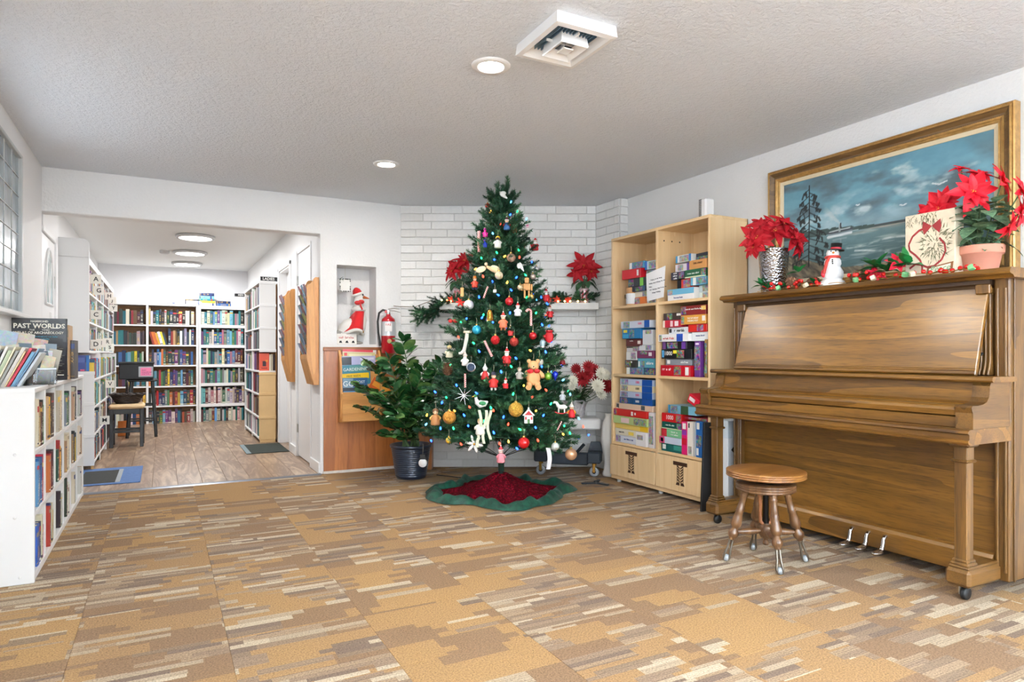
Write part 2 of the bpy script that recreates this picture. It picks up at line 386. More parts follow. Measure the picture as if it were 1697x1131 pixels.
# wood wainscot under the niche
wn = struct('trim_2', MB().cbox(1.297, 2.03, YB-.022, YB, .02, 1.125, .002), M_PANEL)
struct('trim_3', MB().cbox(1.293, 1.99, YB-.034, YB, 1.122, 1.158, .004), wood('panel_cap', (110,62,28), (140,82,40), (160,98,50), 'x', rough=.4))
struct('baseboard_back', MB().box(1.293, 2.03, YB-.03, YB, 0, .022), plain('scuffed_white', (214,208,198), .7, var=.12, vs_=30))
# ---------------- doors
def hinge(p, parent, axis='x'):
    mb = MB(); x, y, z = p; mb.cbox(x-.006, x, y-.028, y+.028, z-.045, z+.045, .001); mb.lathe([(.006,-.045),(.006,.045)], 8, (x-.008, y, z))
    part('hinge', mb, M_METAL, parent)
d3 = struct('door_3', MB().cbox(LX1+.012, LX1+.05, 6.584, 7.326, .012, 2.16, .003), M_WHITE2)
hinge((LX1+.010, 7.33, 1.88), d3); hinge((LX1+.010, 7.33, .30), d3)
mb = MB().cbox(LX1-.012, LX1+.0, 6.555, 6.585, 0, 2.19, .003).cbox(LX1-.012, LX1, 7.325, 7.352, 0, 2.19, .003); part('door_frame', mb, M_WHITE2, d3)
d2 = struct('door_2', MB().cbox(LX1+.085, LX1+.12, 7.75, 8.51, .012, 2.09, .003), M_WHITE2)
mb = MB().cbox(LX1-.018, LX1, 7.695, 7.742, 0, 2.145, .004).cbox(LX1-.018, LX1, 8.515, 8.565, 0, 2.145, .004).cbox(LX1-.018, LX1, 7.695, 8.565, 2.10, 2.15, .004)
mb.box(LX1, LX1+.14, 8.505, 8.52, 0, 2.10).box(LX1, LX1+.14, 7.74, 7.755, 0, 2.10).box(LX1, LX1+.14, 7.74, 8.52, 2.085, 2.10); part('door_frame', mb, M_WHITE2, d2)
mb = MB().cbox(LX1+.075, LX1+.087, 7.84, 8.12, 1.15, 1.95, .01).cbox(LX1+.075, LX1+.087, 8.16, 8.44, 1.15, 1.95, .01); part('door_panel', mb, M_WHITE2, d2)
# front door of the library side with a fan light
DX0 = -.832
d1 = struct('door_1', MB().cbox(DX0-.03, DX0+.006, 6.20, 6.865, .01, 2.04, .003), M_WHITE2)
mb = MB().cbox(DX0, DX0+.022, 6.868, 6.90, 0, 2.09, .004).cbox(DX0, DX0+.022, 6.17, 6.90, 2.045, 2.09, .004); part('door_frame', mb, M_WHITE2, d1)
pts = [(6.53 + .19*math.cos(a), 1.62 + .33*math.sin(a)) for a in [PI*i/12 for i in range(13)]] ; pts = pts + [(6.34, 1.50), (6.72, 1.50)]
mb = MB().prism(pts, DX0+.004, DX0+.009, 'x'); part('fan_light_pane', mb, plain('pale_door_glass', (186,206,208), .1, spec=.8), d1)
ring = [(DX0+.012, y, z) for y, z in pts]; mb = MB().tube(ring, .012, 6, closed=True)
for a in (PI*.27, PI*.5, PI*.73): mb.tube([(DX0+.011, 6.53, 1.50), (DX0+.011, 6.53+.18*math.cos(a), 1.62+.31*math.sin(a))], .006, 5)
part('fan_light_frame', mb, M_WHITE2, d1)
mb = MB().cbox(DX0+.004, DX0+.010, 6.845, 6.872, 1.66, 1.76, .001).cbox(DX0+.004, DX0+.010, 6.845, 6.872, .30, .40, .001); part('hinge', mb, M_METAL, d1)
part('note', MB().box(DX0+.006, DX0+.007, 6.60, 6.70, 1.36, 1.44), plain('door_note', (222,222,220), .7), d1)
# leaded window in the left wall
g = G('rippled_window_glass'); nz = g.noise(g.scale(g.coord(), (1,1,.5)), 9, 3, .6); rnd = g.info('Random')
g.base(g.mix(g.math('MULTIPLY', rnd, .5), g.ramp(nz, [(.3, lin((110,126,134))), (.7, lin((150,166,174)))]), lin((150,150,152)))); g.pr(rough=.18, spec=.6); g.bump(nz, .15, .01); M_PANE = g.mat
wn1 = struct('window_1', MB().cbox(WL-.05, WL+.004, 3.50, 3.53, 1.35, 2.40).cbox(WL-.05, WL+.004, 5.338, 5.362, 1.35, 2.40).cbox(WL-.05, WL+.004, 3.53, 5.338, 2.378, 2.40).cbox(WL-.05, WL+.004, 3.53, 5.338, 1.35, 1.372), plain('window_frame_grey', (196,200,200), .4))
rows, cols = 8, 8; hy = (5.338-3.53)/cols; hz = (2.378-1.372)/rows
pane_me = MB().cbox(-.004, .004, -hy/2+.003, hy/2-.003, -hz/2+.003, hz/2-.003, .002).mesh('pane', M_PANE)
for i in range(cols):
    for j in range(rows): put('pane', pane_me, wn1, (WL-.022, 3.53+hy*(i+.5), 1.372+hz*(j+.5)))
mb = MB()
for i in range(1, cols): mb.box(WL-.027, WL-.013, 3.53+hy*i-.002, 3.53+hy*i+.002, 1.372, 2.378)
for j in range(1, rows): mb.box(WL-.027, WL-.013, 3.53, 5.338, 1.372+hz*j-.002, 1.372+hz*j+.002)
part('lead_lattice', mb, plain('lead_line', (196,200,200), .5), wn1)
mb = MB().cbox(WL-.02, WL+.05, 3.45, 5.40, 1.325, 1.35, .004); struct('trim_4', mb, M_WHITE2)
# unseen windows behind the camera; the side one is added to light the room
def plain_window(name, axis, t, a0, a1, z0, z1, nm):
    mb = MB(); 
    def bx(p, q, zz0, zz1):
        if axis == 'x': mb.cbox(t-.04, t+.02, p, q, zz0, zz1, .004)
        else: mb.cbox(p, q, t-.04, t+.02, zz0, zz1, .004)
    bx(a0, a1, z0, z0+.05); bx(a0, a1, z1-.05, z1)
    for i in range(nm+1): c = a0 + (a1-a0)*i/nm; bx(max(a0, c-.03), min(a1, c+.03), z0, z1)
    return struct(name, mb, M_WHITE2)
plain_window('window_2', 'y', YF-.05, -.45, 3.55, .5, 2.32, 4)
plain_window('added_window', 'x', WL-.05, -2.45, -.15, .55, 2.3, 2)  # frame added around the side fill light

# ---------------- painted brick fireplace wall
BA, BB = Vector((2.03, 6.15, 0)), Vector((3.71, 5.28, 0))
BD = (BB-BA).normalized(); BN = Vector((BD.y, -BD.x, 0)); BL = (BB-BA).length
BANG = math.atan2(BD.y, BD.x)
def brk(s, off, z): return BA + BD*s + BN*off + Vector((0,0,z))
mb = MB()
def wallseg(mb, p, q, nrm, th, off):
    a, b = p + nrm*off, q + nrm*off; c, d = q - nrm*th, p - nrm*th
    mb.add([(v.x, v.y, z) for z in (0, ZC+.01) for v in (a, b, c, d)], [(0,1,5,4),(1,2,6,5),(2,3,7,6),(3,0,4,7),(4,5,6,7),(3,2,1,0)])
wallseg(mb, BA, BB, BN, .12, -.004)
mb.box(3.716, 3.80, 4.912, 5.36, 0, ZC+.01)
brick_wall = struct('wall_brick', mb, M_MORTAR)
CH, BLn, jt = .0766, .30, .004
brk_mesh = {}
def brick_obj(length, depth_, loc, ang):
    key = (round(length, 3), depth_)
    if key not in brk_mesh:
        brk_mesh[key] = MB().cbox(jt/2, length-jt/2, -depth_, 0.002, jt/2, CH-jt/2, .004).mesh('brick', M_BRICK)
    jitter = random.uniform(-.0015, .0015)
    o = put('brick', brk_mesh[key], brick_wall, loc, (0,0,ang)); o.location = o.location + Vector((math.sin(ang), -math.cos(ang), 0))*jitter
    return o
nrow = int(ZC/CH)+1
random.seed(3)
for r in range(nrow):
    z = r*CH
    if z + CH > ZC: z_ok = False
    s = -(BLn*.5 if r % 2 else 0.0)
    if r % 4 == 3: s += .07
    while s < BL-1e-3:
        a, b = max(s, 0), min(s+BLn, BL)
        if b-a > .02 and z+CH < ZC+.03:
            p = brk(a, 0, z); brick_obj(b-a, .008, p, BANG)
        s += BLn
    # return face towards -X and its end
    if z+CH < ZC+.03:
        cutp = [5.275, 5.10, 4.905] if r % 2 else [5.275, 4.98, 4.905]
        for a, b in zip(cutp, cutp[1:]): brick_obj(a-b, .012, (3.713, a, z), -PI/2)
        brick_obj(.088, .012, (3.712, 4.905, z), 0.0)
# mantel shelf and hearth bench
man = thing('mantel_shelf', 'white painted mantel shelf on the brick chimney breast behind the tree', 'shelf', tuple(brk(.395, 0, 1.513)), BANG)
part('shelf_board', MB().cbox(0, BL-.395-.002, -.20, -.016, 0, .062, .004), M_BRICK, man)
hb = thing('hearth_bench', 'white cantilevered hearth slab low on the brick wall', 'hearth', tuple(brk(.30, 0, .40)), BANG)
part('slab', MB().cbox(0, BL-.302, -.35, -.016, 0, .10, .012), M_WHITE, hb)
fb = thing('wood_box', 'low brown wooden box end beside the hearth behind the potted plant', 'box', tuple(brk(.02, 0, 0)), BANG)
part('side_panel', MB().cbox(.0, .30, -.16, -.016, 0, .40, .004), M_PANEL, fb)
# ---------------- ceiling fittings
g = G('lamp_lens'); g.base((1,1,1)); g.emit((1,.965,.90), 26); M_LENS = g.mat
g = G('lamp_lens_cool'); g.base((1,1,1)); g.emit((1,.99,.97), 9); M_LENSC = g.mat
for i, (x, y) in enumerate(CEIL_LAMPS):
    lab = ['recessed ceiling downlight next to the square air vent', 'recessed ceiling downlight nearer the tree and header wall', 'recessed ceiling downlight over the carpet in front of the piano', 'recessed ceiling downlight behind the camera', 'recessed ceiling downlight by the front windows'][i]
    t = thing('ceiling_downlight', lab, 'ceiling light', (x, y, ZC), 0, 'recessed ceiling downlights')
    part('trim_ring', MB().lathe([(.062,-.004),(.066,-.010),(.096,-.007),(.098,0)], 32, cap=False), M_WHITE2, t)
    part('lens', MB().lathe([(.0001,-.004),(.063,-.004)], 32), M_LENS, t)
    area_light('downlight_lamp', (x, y, ZC-.02), (0,0,0), .12, .12, LAMP_W, (1, .95, .87), shape='DISK')
for i, (x, y) in enumerate(LIB_LAMPS):
    lab = ['flat round ceiling light just behind the header beam', 'large flat round ceiling light first in the library', 'flat round ceiling light in the middle of the library', 'flat round ceiling light closest to the library back wall'][i]
    t = thing('ceiling_disc_light', lab, 'ceiling light', (x, y, LZ), 0, 'round library ceiling lights')
    part('rim', MB().lathe([(.17,0),(.215,-.006),(.215,-.026),(.205,-.034),(.178,-.034)], 36, cap=False), plain('lamp_rim', (206,206,206), .4), t)
    part('diffuser', MB().lathe([(.0001,-.036),(.12,-.036),(.180,-.030)], 36), M_LENSC, t)
    area_light('disc_lamp', (x, y, LZ-.05), (0,0,0), .34, .34, LIB_W, (.99, .99, 1.0), shape='DISK')
t = thing('smoke_detector', 'small round smoke detector beside the middle library light', 'smoke detector', (.02, 10.1, LZ)); part('body', MB().lathe([(.06,0),(.06,-.03),(.045,-.042),(.0001,-.045)], 20), plain('detector', (200,200,200), .5), t)
# square air vent
vx0, vx1, vy0, vy1 = 1.445, 1.755, 2.335, 2.70
vt = thing('ceiling_vent', 'square white four-way air vent in the textured ceiling', 'air vent', ((vx0+vx1)/2, (vy0+vy1)/2, ZC-.038))
hx, hy_ = (vx1-vx0)/2, (vy1-vy0)/2
def sqring(mb, a, z0, b, z1, mi=0):
    A = [(-hx*a,-hy_*a,z0),(hx*a,-hy_*a,z0),(hx*a,hy_*a,z0),(-hx*a,hy_*a,z0)]; B = [(-hx*b,-hy_*b,z1),(hx*b,-hy_*b,z1),(hx*b,hy_*b,z1),(-hx*b,hy_*b,z1)]
    mb.add(A+B, [(i,(i+1)%4,4+(i+1)%4,4+i) for i in range(4)], mi)
mb = MB(); sqring(mb, .97, .038, 1.0, -.012); sqring(mb, 1.0, -.012, .86, -.016); sqring(mb, .86, -.016, .80, -.006); sqring(mb, .80, -.006, .64, .035); part('frame', mb, M_WHITE2, vt, fix=False)
mb = MB(); sqring(mb, .46, -.030, .44, -.036); sqring(mb, .44, -.036, .20, -.012); sqring(mb, .46, -.030, .40, .03); part('cone', mb, M_WHITE2, vt, fix=False)
mb = MB(); sqring(mb, .17, -.030, .15, -.034); sqring(mb, .15, -.034, .05, -.026); mb.box(-hx*.15, hx*.15, -hy_*.15, hy_*.15, -.034, -.028); part('core', mb, M_WHITE2, vt, fix=False)
mb = MB()
for i in range(12): a = -.6 + 1.2*i/11; mb.box(hx*a-.0012, hx*a+.0012, -hy_*.62, hy_*.62, .004, .028)
part('fins', mb, plain('vent_fins', (120,150,172), .4, .6), vt)
part('duct', MB().box(-hx*.7, hx*.7, -hy_*.7, hy_*.7, .034, .036), plain('vent_dark', (34,44,54), .8), vt)
mb = MB(); mb.box(-hx*.62, hx*.62, -.004, .004, -.004, .006).box(-.004, .004, -hy_*.62, hy_*.62, -.004, .006); part('cross_bar', mb, M_WHITE2, vt)
# ================================================================== upright piano (keyboard looks towards -X)
PX, PY0, PY1 = 3.385, 1.59, 3.23
pn = thing('upright_piano', 'old upright piano in worn brown walnut with closed key lid', 'piano', (3.5, 2.41, 0))
def pp(name, mb, m=None, parent=None, **k): return part(name, mb, m or M_PIANO, parent or pn, world=(parent is None), **k)
# case sides, back, bottom
for y0, y1 in ((PY0, PY0+.065), (PY1-.065, PY1)):
    mb = MB().cbox(PX, 3.79, y0, y1, .06, 1.45, .006)
    for ys in ((y0-.006, y0) if y0 == PY0 else (y1, y1+.006),): mb.cbox(PX+.03, PX+.045, ys[0], ys[1], .06, 1.45, .002)
    mb.cbox(PX-.008, PX+.01, y0+.010, y0+.022, .10, 1.40, .003).cbox(PX-.008, PX+.01, y1-.022, y1-.010, .10, 1.40, .003)
    pp('side_panel', mb, M_PIANOV)
pp('back_panel', MB().box(3.74, 3.78, PY0+.065, PY1-.065, .08, 1.44), M_PIANOV)
pp('inner_dark', MB().box(3.62, 3.64, PY0+.066, PY1-.066, .72, 1.40), M_DARK)
# lid with moulded edge
prof = [(3.335,1.44),(3.325,1.45),(3.300,1.456),(3.296,1.464),(3.302,1.474),(3.312,1.484),(3.785,1.484),(3.785,1.44)]
pp('lid', MB().prism(prof, 1.548, 3.265, 'y'))
pp('lid_hinge_strip', MB().box(3.56, 3.565, 1.55, 3.26, 1.484, 1.4848), M_PIANOD)
# dark moulded top rail under the lid
prof = [(3.372,1.40),(3.366,1.415),(3.352,1.422),(3.352,1.440),(3.42,1.440),(3.42,1.40)]
pp('top_rail', MB().prism(prof, PY0+.066, PY1-.066, 'y'), M_PIANOD)
# pilasters beside the slanting panel
for s, yy in ((1, PY0+.070), (-1, PY1-.070)):
    a, b = (yy, yy+.055) if s > 0 else (yy-.055, yy)
    mb = MB().cbox(3.352, 3.44, a-.004, b+.004, 1.375, 1.42, .004)
    n = 10
    for i in range(3):
        c = a + (b-a)*(i+.5)/3; pts = [(3.382, c, 1.375), (3.382, c, 1.10), (3.381, c, 1.06), (3.374, c + .0, 1.03), (3.366, c, 1.015), (3.362, c, 1.0)]
        mb.tube(pts, .0062, 8)
    mb.box(3.384, 3.44, a, b, 1.0, 1.376)
    pp('pilaster', mb, M_PIANOV)
# slanting music panel: leans back at the top
pb, pt = Vector((3.262, 0, 1.0)), Vector((3.372, 0, 1.405)); ax = (pt-pb).normalized(); nr = Vector((-ax.z, 0, ax.x))
def slab(mb, u0, u1, d0, d1, y0, y1, c=.003):
    M = Matrix(((nr.x, 0, ax.x, pb.x), (0, 1, 0, 0), (nr.z, 0, ax.z, pb.z), (0, 0, 0, 1)))
    return mb.cbox(d0, d1, y0, y1, u0, u1, c, 0, M)
L = (pt-pb).length
mp = pp('music_panel', slab(MB(), .0, L, -.024, .0, 1.672, 3.105, .004), M_PIANOP)
mb = slab(MB(), .004, .014, 0, .006, 1.672, 3.105, .002); slab(mb, .020, .026, 0, .004, 1.672, 3.105, .0015); slab(mb, .030, .034, 0, .003, 1.672, 3.105, .001); part('panel_beading', mb, M_PIANO, mp)
for y in (1.70, 3.07): pp('panel_hinge_arm', MB().tube([(3.33, y, .985), (3.30, y, 1.03), (3.33, y, 1.08), (3.38, y, 1.10)], .006, 6), M_DARK)
# ledge and fall board
prof = [(3.205,.972),(3.196,.980),(3.198,.992),(3.206,.996),(3.40,.996),(3.40,.972)]
pp('ledge', MB().prism(prof, 1.568, 3.25, 'y'))
prof = [(3.238,.972),(3.232,.90),(3.222,.885),(3.205,.876),(3.19,.872),(3.19,.850),(3.40,.850),(3.40,.972)]
pp('fall_board', MB().prism(prof, 1.66, 3.16, 'y'))
prof = [(3.19,.872),(3.112,.868),(3.102,.862),(3.098,.850),(3.104,.826),(3.112,.824),(3.20,.824)]
kl = pp('key_lid', MB().prism(prof, 1.666, 3.154, 'y'))
part('brass_hinge', MB().box(3.18, 3.196, 1.68, 3.14, .8725, .8745), M_BRASS, kl)
pp('key_slip', MB().cbox(3.112, 3.2, 1.666, 3.154, .770, .820, .003))
prof = [(3.060,.704),(3.048,.712),(3.046,.722),(3.056,.728),(3.056,.748),(3.046,.754),(3.048,.764),(3.062,.770),(3.40,.770),(3.40,.704)]
pp('key_bed', MB().prism(prof, 1.588, 3.232, 'y'))
# cheeks: curved arms at both ends
ck = [(3.40,.972),(3.236,.972),(3.226,.955),(3.224,.93),(3.218,.905),(3.200,.885),(3.17,.876),(3.13,.872),(3.090,.872),(3.080,.864),(3.086,.850),(3.092,.84),(3.092,.770),(3.40,.770)]
for a, b in ((1.592, 1.664), (3.156, 3.228)): pp('cheek', MB().prism(ck, a, b, 'y'), M_PIANOX)
# lower front
pp('lower_panel', MB().box(3.425, 3.44, PY0+.06, PY1-.06, .15, .71))
prof = [(3.372,.06),(3.372,.155),(3.382,.170),(3.40,.176),(3.44,.178),(3.44,.06)]
pp('toe_rail', MB().prism(prof, PY0+.064, PY1-.064, 'y'))
pp('bottom_board', MB().box(3.44, 3.76, PY0+.06, PY1-.06, .09, .11), M_DARK)
# legs with plinth, column, collar and caster
for y0 in (1.62, 3.112):
    y1 = y0+.11; yc = (y0+y1)/2
    mb = MB().cbox(3.122, PX-.001, y0, y1, .062, .140, .014)
    mb.cbox(3.135, PX-.004, y0+.010, y1-.010, .138, .152, .006)
    pl = pp('leg_plinth', mb, M_PIANOX)
    cx = 3.178
    mb = MB().cbox(cx-.040, cx+.040, yc-.040, yc+.040, .150, .166, .006).cbox(cx-.034, cx+.034, yc-.034, yc+.034, .164, .180, .005)
    mb.cbox(cx-.027, cx+.027, yc-.027, yc+.027, .178, .622, .003)
    mb.cbox(cx-.038, cx+.038, yc-.038, yc+.038, .612, .626, .006).cbox(cx-.029, cx+.029, yc-.029, yc+.029, .624, .684, .003).cbox(cx-.044, cx+.044, yc-.044, yc+.044, .682, .704, .007)
    pp('leg', mb, M_PIANOV)
    mb = MB().lathe([(.0001,-.011),(.026,-.011),(.029,-.006),(.029,.006),(.026,.011),(.0001,.011)], 18, M=Matrix.Translation((3.17, yc-.012, .029)) @ Matrix.Rotation(PI/2, 4, 'X'))
    cs = pp('caster', mb, plain('caster_black', (22,24,26), .5))
    mb = MB().cbox(3.155, 3.195, yc+.003, yc+.010, .02, .064, .002).lathe([(.014,.05),(.014,.064)], 12, (3.19, yc, 0)); part('caster_fork', mb, M_METAL, cs)
for y in (2.35, 2.255, 2.16):
    mb = MB().tube([(3.40, y, .135), (3.362, y, .135), (3.350, y, .120), (3.345, y, .085), (3.335, y, .068)], [.010,.010,.010,.011,.012], 10)
    mb.sphere((3.300, y, .058), .03, 14, 8, 0, (1.35, .75, .30)); mb.tube([(3.335, y, .068), (3.31, y, .062), (3.27, y, .055)], [.012,.015,.016], 10, flat=.6)
    pp('pedal', mb, M_CHROME)

# ================================================================== swivel piano stool
st = thing('piano_stool', 'round wooden swivel stool with claw and ball feet before the piano', 'stool', (2.81, 2.455, 0), math.radians(8))
def disc(r, z0, z1, beads):
    p = [(.0001, z0), (r-.022, z0), (r-.010, z0+.003)]; h = (z1-z0-.008)/beads
    for i in range(beads): zz = z0+.004+h*i; p += [(r-.006, zz), (r, zz+h*.3), (r, zz+h*.75), (r-.006, zz+h*.95)]
    return p + [(r-.012, z1-.002), (r-.022, z1), (.0001, z1+.001)]
part('seat', MB().lathe(disc(.200, .448, .490, 3), 48), M_STOOLX, st)
part('screw_plate', MB().lathe([(.0001,.424),(.082,.424),(.088,.430),(.086,.440),(.06,.443),(.06,.448),(.0001,.448)], 30), plain('iron', (58,56,54), .4, .9), st)
part('apron_disc', MB().lathe(disc(.150, .376, .424, 3), 44), M_STOOL, st)
part('screw', MB().lathe([(.016, .20 + i*.004 + (0)) if i % 2 else (.0135, .20 + i*.004) for i in range(56)], 14), plain('iron_screw', (34,32,32), .35, .9), st)
lg = [(.020,.0),(.020,.02),(.017,.024),(.021,.03),(.017,.036),(.0165,.07),(.019,.10),(.022,.104),(.019,.110),(.022,.115),(.019,.121),(.023,.150),(.028,.18),(.024,.198),(.016,.204),(.017,.212),(.029,.232),(.026,.252),(.016,.262),(.017,.268),(.0145,.272)]
for k in range(4):
    a = PI/4 + k*PI/2 + .12
    top = Vector((.105*math.cos(a), .105*math.sin(a), .378)); bot = Vector((.205*math.cos(a), .205*math.sin(a), .022))
    ax_ = (bot-top); L_ = ax_.length; ax_.normalize(); q = Vector((0,0,1)).rotation_difference(ax_).to_matrix().to_4x4(); M = Matrix.Translation(top) @ q
    leg = part('leg', MB().lathe(lg, 16, M=M), M_STOOL, st)
    mb = MB()
    for j in range(4):
        b = j*PI/2+.4; d = Vector((math.cos(b), math.sin(b), 0))
        pts = [M @ Vector((.010*d.x, .010*d.y, .268)), M @ Vector((.012*d.x, .012*d.y, L_-.05)), M @ Vector((.022*d.x, .022*d.y, L_-.005)), M @ Vector((.016*d.x, .016*d.y, L_+.012))]
        mb.tube(pts, [.006,.0055,.0055,.003], 7)
    part('claw', mb, plain('dull_iron', (120,112,100), .35, .9), leg)
    part('glass_ball', MB().sphere((bot.x, bot.y, .021), .0195, 16, 10), plain('glass_ball', (150,156,160), .06, 0, .9), leg)
    mid = top + (bot-top)*.62
    hub = Vector((0,0,.165)); d = (mid-hub); n_ = 9; pts = [hub+d*(i/(n_-1)) for i in range(n_)]
    part('spoke', MB().tube(pts, [.010,.010,.014,.018,.019,.018,.014,.010,.010], 12), M_STOOL, st)
part('hub', MB().lathe([(.0001,.090),(.014,.092),(.018,.105),(.012,.116),(.014,.122),(.026,.130),(.034,.148),(.030,.166),(.034,.180),(.026,.196),(.018,.200),(.018,.205)], 20), M_STOOL, st)
mb = MB()
for s in (-1, 1): mb.tube([(s*.012,0,.20),(s*.028,0,.215),(s*.030,0,.25),(s*.028,0,.30),(s*.032,0,.34),(s*.036,0,.378)], [.010,.010,.008,.008,.009,.012], 8)
part('yoke', mb, wood('yoke_wood', (120,72,40), (160,100,60), (180,122,78), 'z', scale=3), st, rot=(0,0,-.6))
# ================================================================== game bookcase
GX, GXB, GY0, GY1 = 3.42, 3.792, 3.475, 4.64
gz = dict(bot=.03, top=2.085, c=.335, s1=.915, s2=1.490)
gb = thing('game_bookcase', 'tall light maple bookcase stacked with puzzles and board games', 'bookcase', (3.6, 4.06, 0))
def gp(name, mb, m=None, parent=None): return part(name, mb, m or M_MAPLE, parent or gb, world=(parent is None))
T = .022
for y0 in (GY0, 4.045-.014, GY1-T):
    th = T if y0 != 4.045-.014 else .028
    gp('upright_panel', MB().cbox(GX, GXB, y0, y0+th, gz['bot'], gz['top']-T, .0015))
gp('top_board', MB().cbox(GX-.001, GXB, GY0, GY1, gz['top']-T, gz['top']+.001, .0015), M_MAPLEY)
gp('bottom_board', MB().cbox(GX-.001, GXB, GY0+.001, GY1-.001, gz['bot'], gz['bot']+.038, .0015), M_MAPLEY)
for y0, y1 in ((GY0+T, 4.031), (4.059, GY1-T)):
    for z in (gz['c'], gz['s1'], gz['s2']): gp('shelf', MB().cbox(GX, GXB-.01, y0, y1, z-.011, z+.011, .0015), M_MAPLEY)
gp('back_panel', MB().box(GXB-.008, GXB, GY0, GY1, gz['bot'], gz['top']), M_MAPLE)
for s, (y0, y1) in enumerate(((GY0+.006, 4.041), (4.049, GY1-.006))):
    d = gp('door', MB().cbox(GX-.019, GX-.001, y0+.002, y1-.002, gz['bot']+.036, gz['c']-.014, .0015), M_MAPLE)
    part('latch', MB().box(GX-.019, GX-.004, (y1-.05 if s == 0 else y0+.02), (y1-.02 if s == 0 else y0+.05), gz['c']-.0138, gz['c']-.011), M_METAL, d)
    # cut-out tree emblem in the shape of a T
    yc = (y0+y1)/2 - .0; z0, zt = gz['bot']+.085, gz['c']-.045
    mdk = plain('emblem_brown', (70,42,26), .7); mb = MB(); xf, xb = GX-.0205, GX-.0188
    H_ = zt - z0
    mb.prism([(yc-.075, zt-.028), (yc+.075, zt-.028), (yc+.075, zt), (yc-.075, zt)], xf, xb, 'x')
    for sg in (-1, 1):
        n = 6
        for i in range(n):
            t0 = z0 + .02 + (H_-.055)*i/n; t1 = t0 + (H_-.055)/n*.62
            wv = .030 + .004*math.cos(i*1.3)
            mb.prism([(yc+sg*.004, t0), (yc+sg*wv, t0+.020), (yc+sg*(wv+.002), t1+.020), (yc+sg*.004, t1)], xf, xb, 'x')
        mb.prism([(yc+sg*.030, z0+.010), (yc+sg*.034, z0+.010), (yc+sg*.034, zt-.027), (yc+sg*.030, zt-.027)], xf, xb, 'x')
        mb.prism([(yc+sg*.006, z0), (yc+sg*.046, z0), (yc+sg*.036, z0+.020), (yc+sg*.008, z0+.022)], xf, xb, 'x')
    part('tree_emblem', mb, mdk, d)
for y in (GY0+.06, GY1-.06, 4.045):
    for x in (GX+.04, GXB-.05): gp('foot', MB().lathe([(.018,0),(.018,.03)], 12, (x, y, 0)), plain('white_plastic_foot', (210,210,208), .5))
for x in (GX+.06, GX+.14, GX+.22): gp('peg_hole', MB().lathe([(.0001,-.0006),(.006,-.0006),(.006,.001)], 10, M=Matrix.Translation((x, 4.0305, 1.985)) @ Matrix.Rotation(PI/2, 4, 'X')), M_DARK)
# small white device on top
t = thing('white_router', 'small white upright plastic device on top of the game bookcase', 'router', (3.53, 3.62, gz['top']+.001))
part('body', MB().cbox(-.045, .045, -.035, .035, 0, .15, .012), M_WHITE2, t)
mb = MB()
for i in range(13): mb.box(-.0465, -.044, .008, .034, .010+i*.0105, .016+i*.0105)
part('vent_slots', mb, M_DARK, t)

# ================================================================== white bookcase on the left wall
BX, BXB, BY0, BY1, BZ = -.545, -.818, 3.86, 6.06, .93
lb = thing('white_bookcase', 'low white bookcase of open cubbies along the left wall', 'bookcase', (-.68, 5.0, 0))
def lp(name, mb, m=None, parent=None): return part(name, mb, m or M_WHITE, parent or lb, world=(parent is None))
lp('end_panel', MB().cbox(BXB, BX+.002, BY0, BY0+.022, 0, BZ, .003)); lp('end_panel', MB().cbox(BXB, BX+.002, BY1-.022, BY1, 0, BZ, .003))
lp('top_board', MB().cbox(BXB, BX+.004, BY0-.001, BY1+.001, BZ-.020, BZ+.004, .003))
LZS = [.04, .335, .63]
LCOLS = 6; cw = (BY1-BY0-.022)/LCOLS
for z in LZS: lp('shelf', MB().cbox(BXB, BX, BY0+.02, BY1-.02, z-.022, z, .002))
for i in range(1, LCOLS): lp('divider', MB().cbox(BXB, BX-.002, BY0+cw*i, BY0+cw*i+.018, .02, BZ-.02, .002))
lp('back_panel', MB().box(BXB, BXB+.006, BY0, BY1, .02, BZ-.01)); lp('plinth', MB().box(BXB, BX-.004, BY0+.02, BY1-.02, 0, .02))
for x, z in ((-.62, .62), (-.62, .32), (-.60, .035)): lp('screw_cap', MB().lathe([(.007,0),(.006,.003),(.0001,.0035)], 12, M=Matrix.Translation((x, BY0, z)) @ Matrix.Rotation(PI/2, 4, 'X')))

# ================================================================== library bookcases
M_BACKBR = wood('bookcase_back_brown', (130,84,42), (160,110,58), (178,126,70), 'x', rough=.5, scale=.8, pores=.2)
M_BACKGR = plain('bookcase_back_taupe', (150,142,130), .7)
YS = 11.70
def back_case(name, label, xs, zs, th, top, back_m, ptop):
    t = thing(name, label, 'bookcase', ((xs[0]+xs[-1])/2, YS+.15, 0))
    def q(nm, mb, m=M_WHITE): return part(nm, mb, m, t, world=True)
    for i, x in enumerate(xs): q('upright_panel', MB().cbox(x-.016, x+.016, YS, LYB-.01, 0, top, .002))
    q('top_board', MB().cbox(xs[0]-.016, xs[-1]+.016, YS-.004, LYB-.01, top-ptop, top+.004, .002))
    for a, b in zip(xs, xs[1:]):
        for z in zs: q('shelf', MB().cbox(a+.016, b-.016, YS+.002, LYB-.02, z-th, z, .002))
    q('back_panel', MB().box(xs[0], xs[-1], LYB-.018, LYB-.008, 0, top-.01), back_m)
    return t
def zrow(py, px): return aty(px, py, YS).z
ZS_A = [zrow(v, 285) for v in (702, 672.5, 640, 605.6, 572, 539)]
back_case('back_bookcase', 'wide white bookcase with brown back along the library end wall', [-.885+.02, -.215, .487], ZS_A, .022, aty(285, 504, YS).z, M_BACKBR, .03)
ZS_B = [zrow(v, 367) for v in (699, 669, 635, 604, 572, 539)]
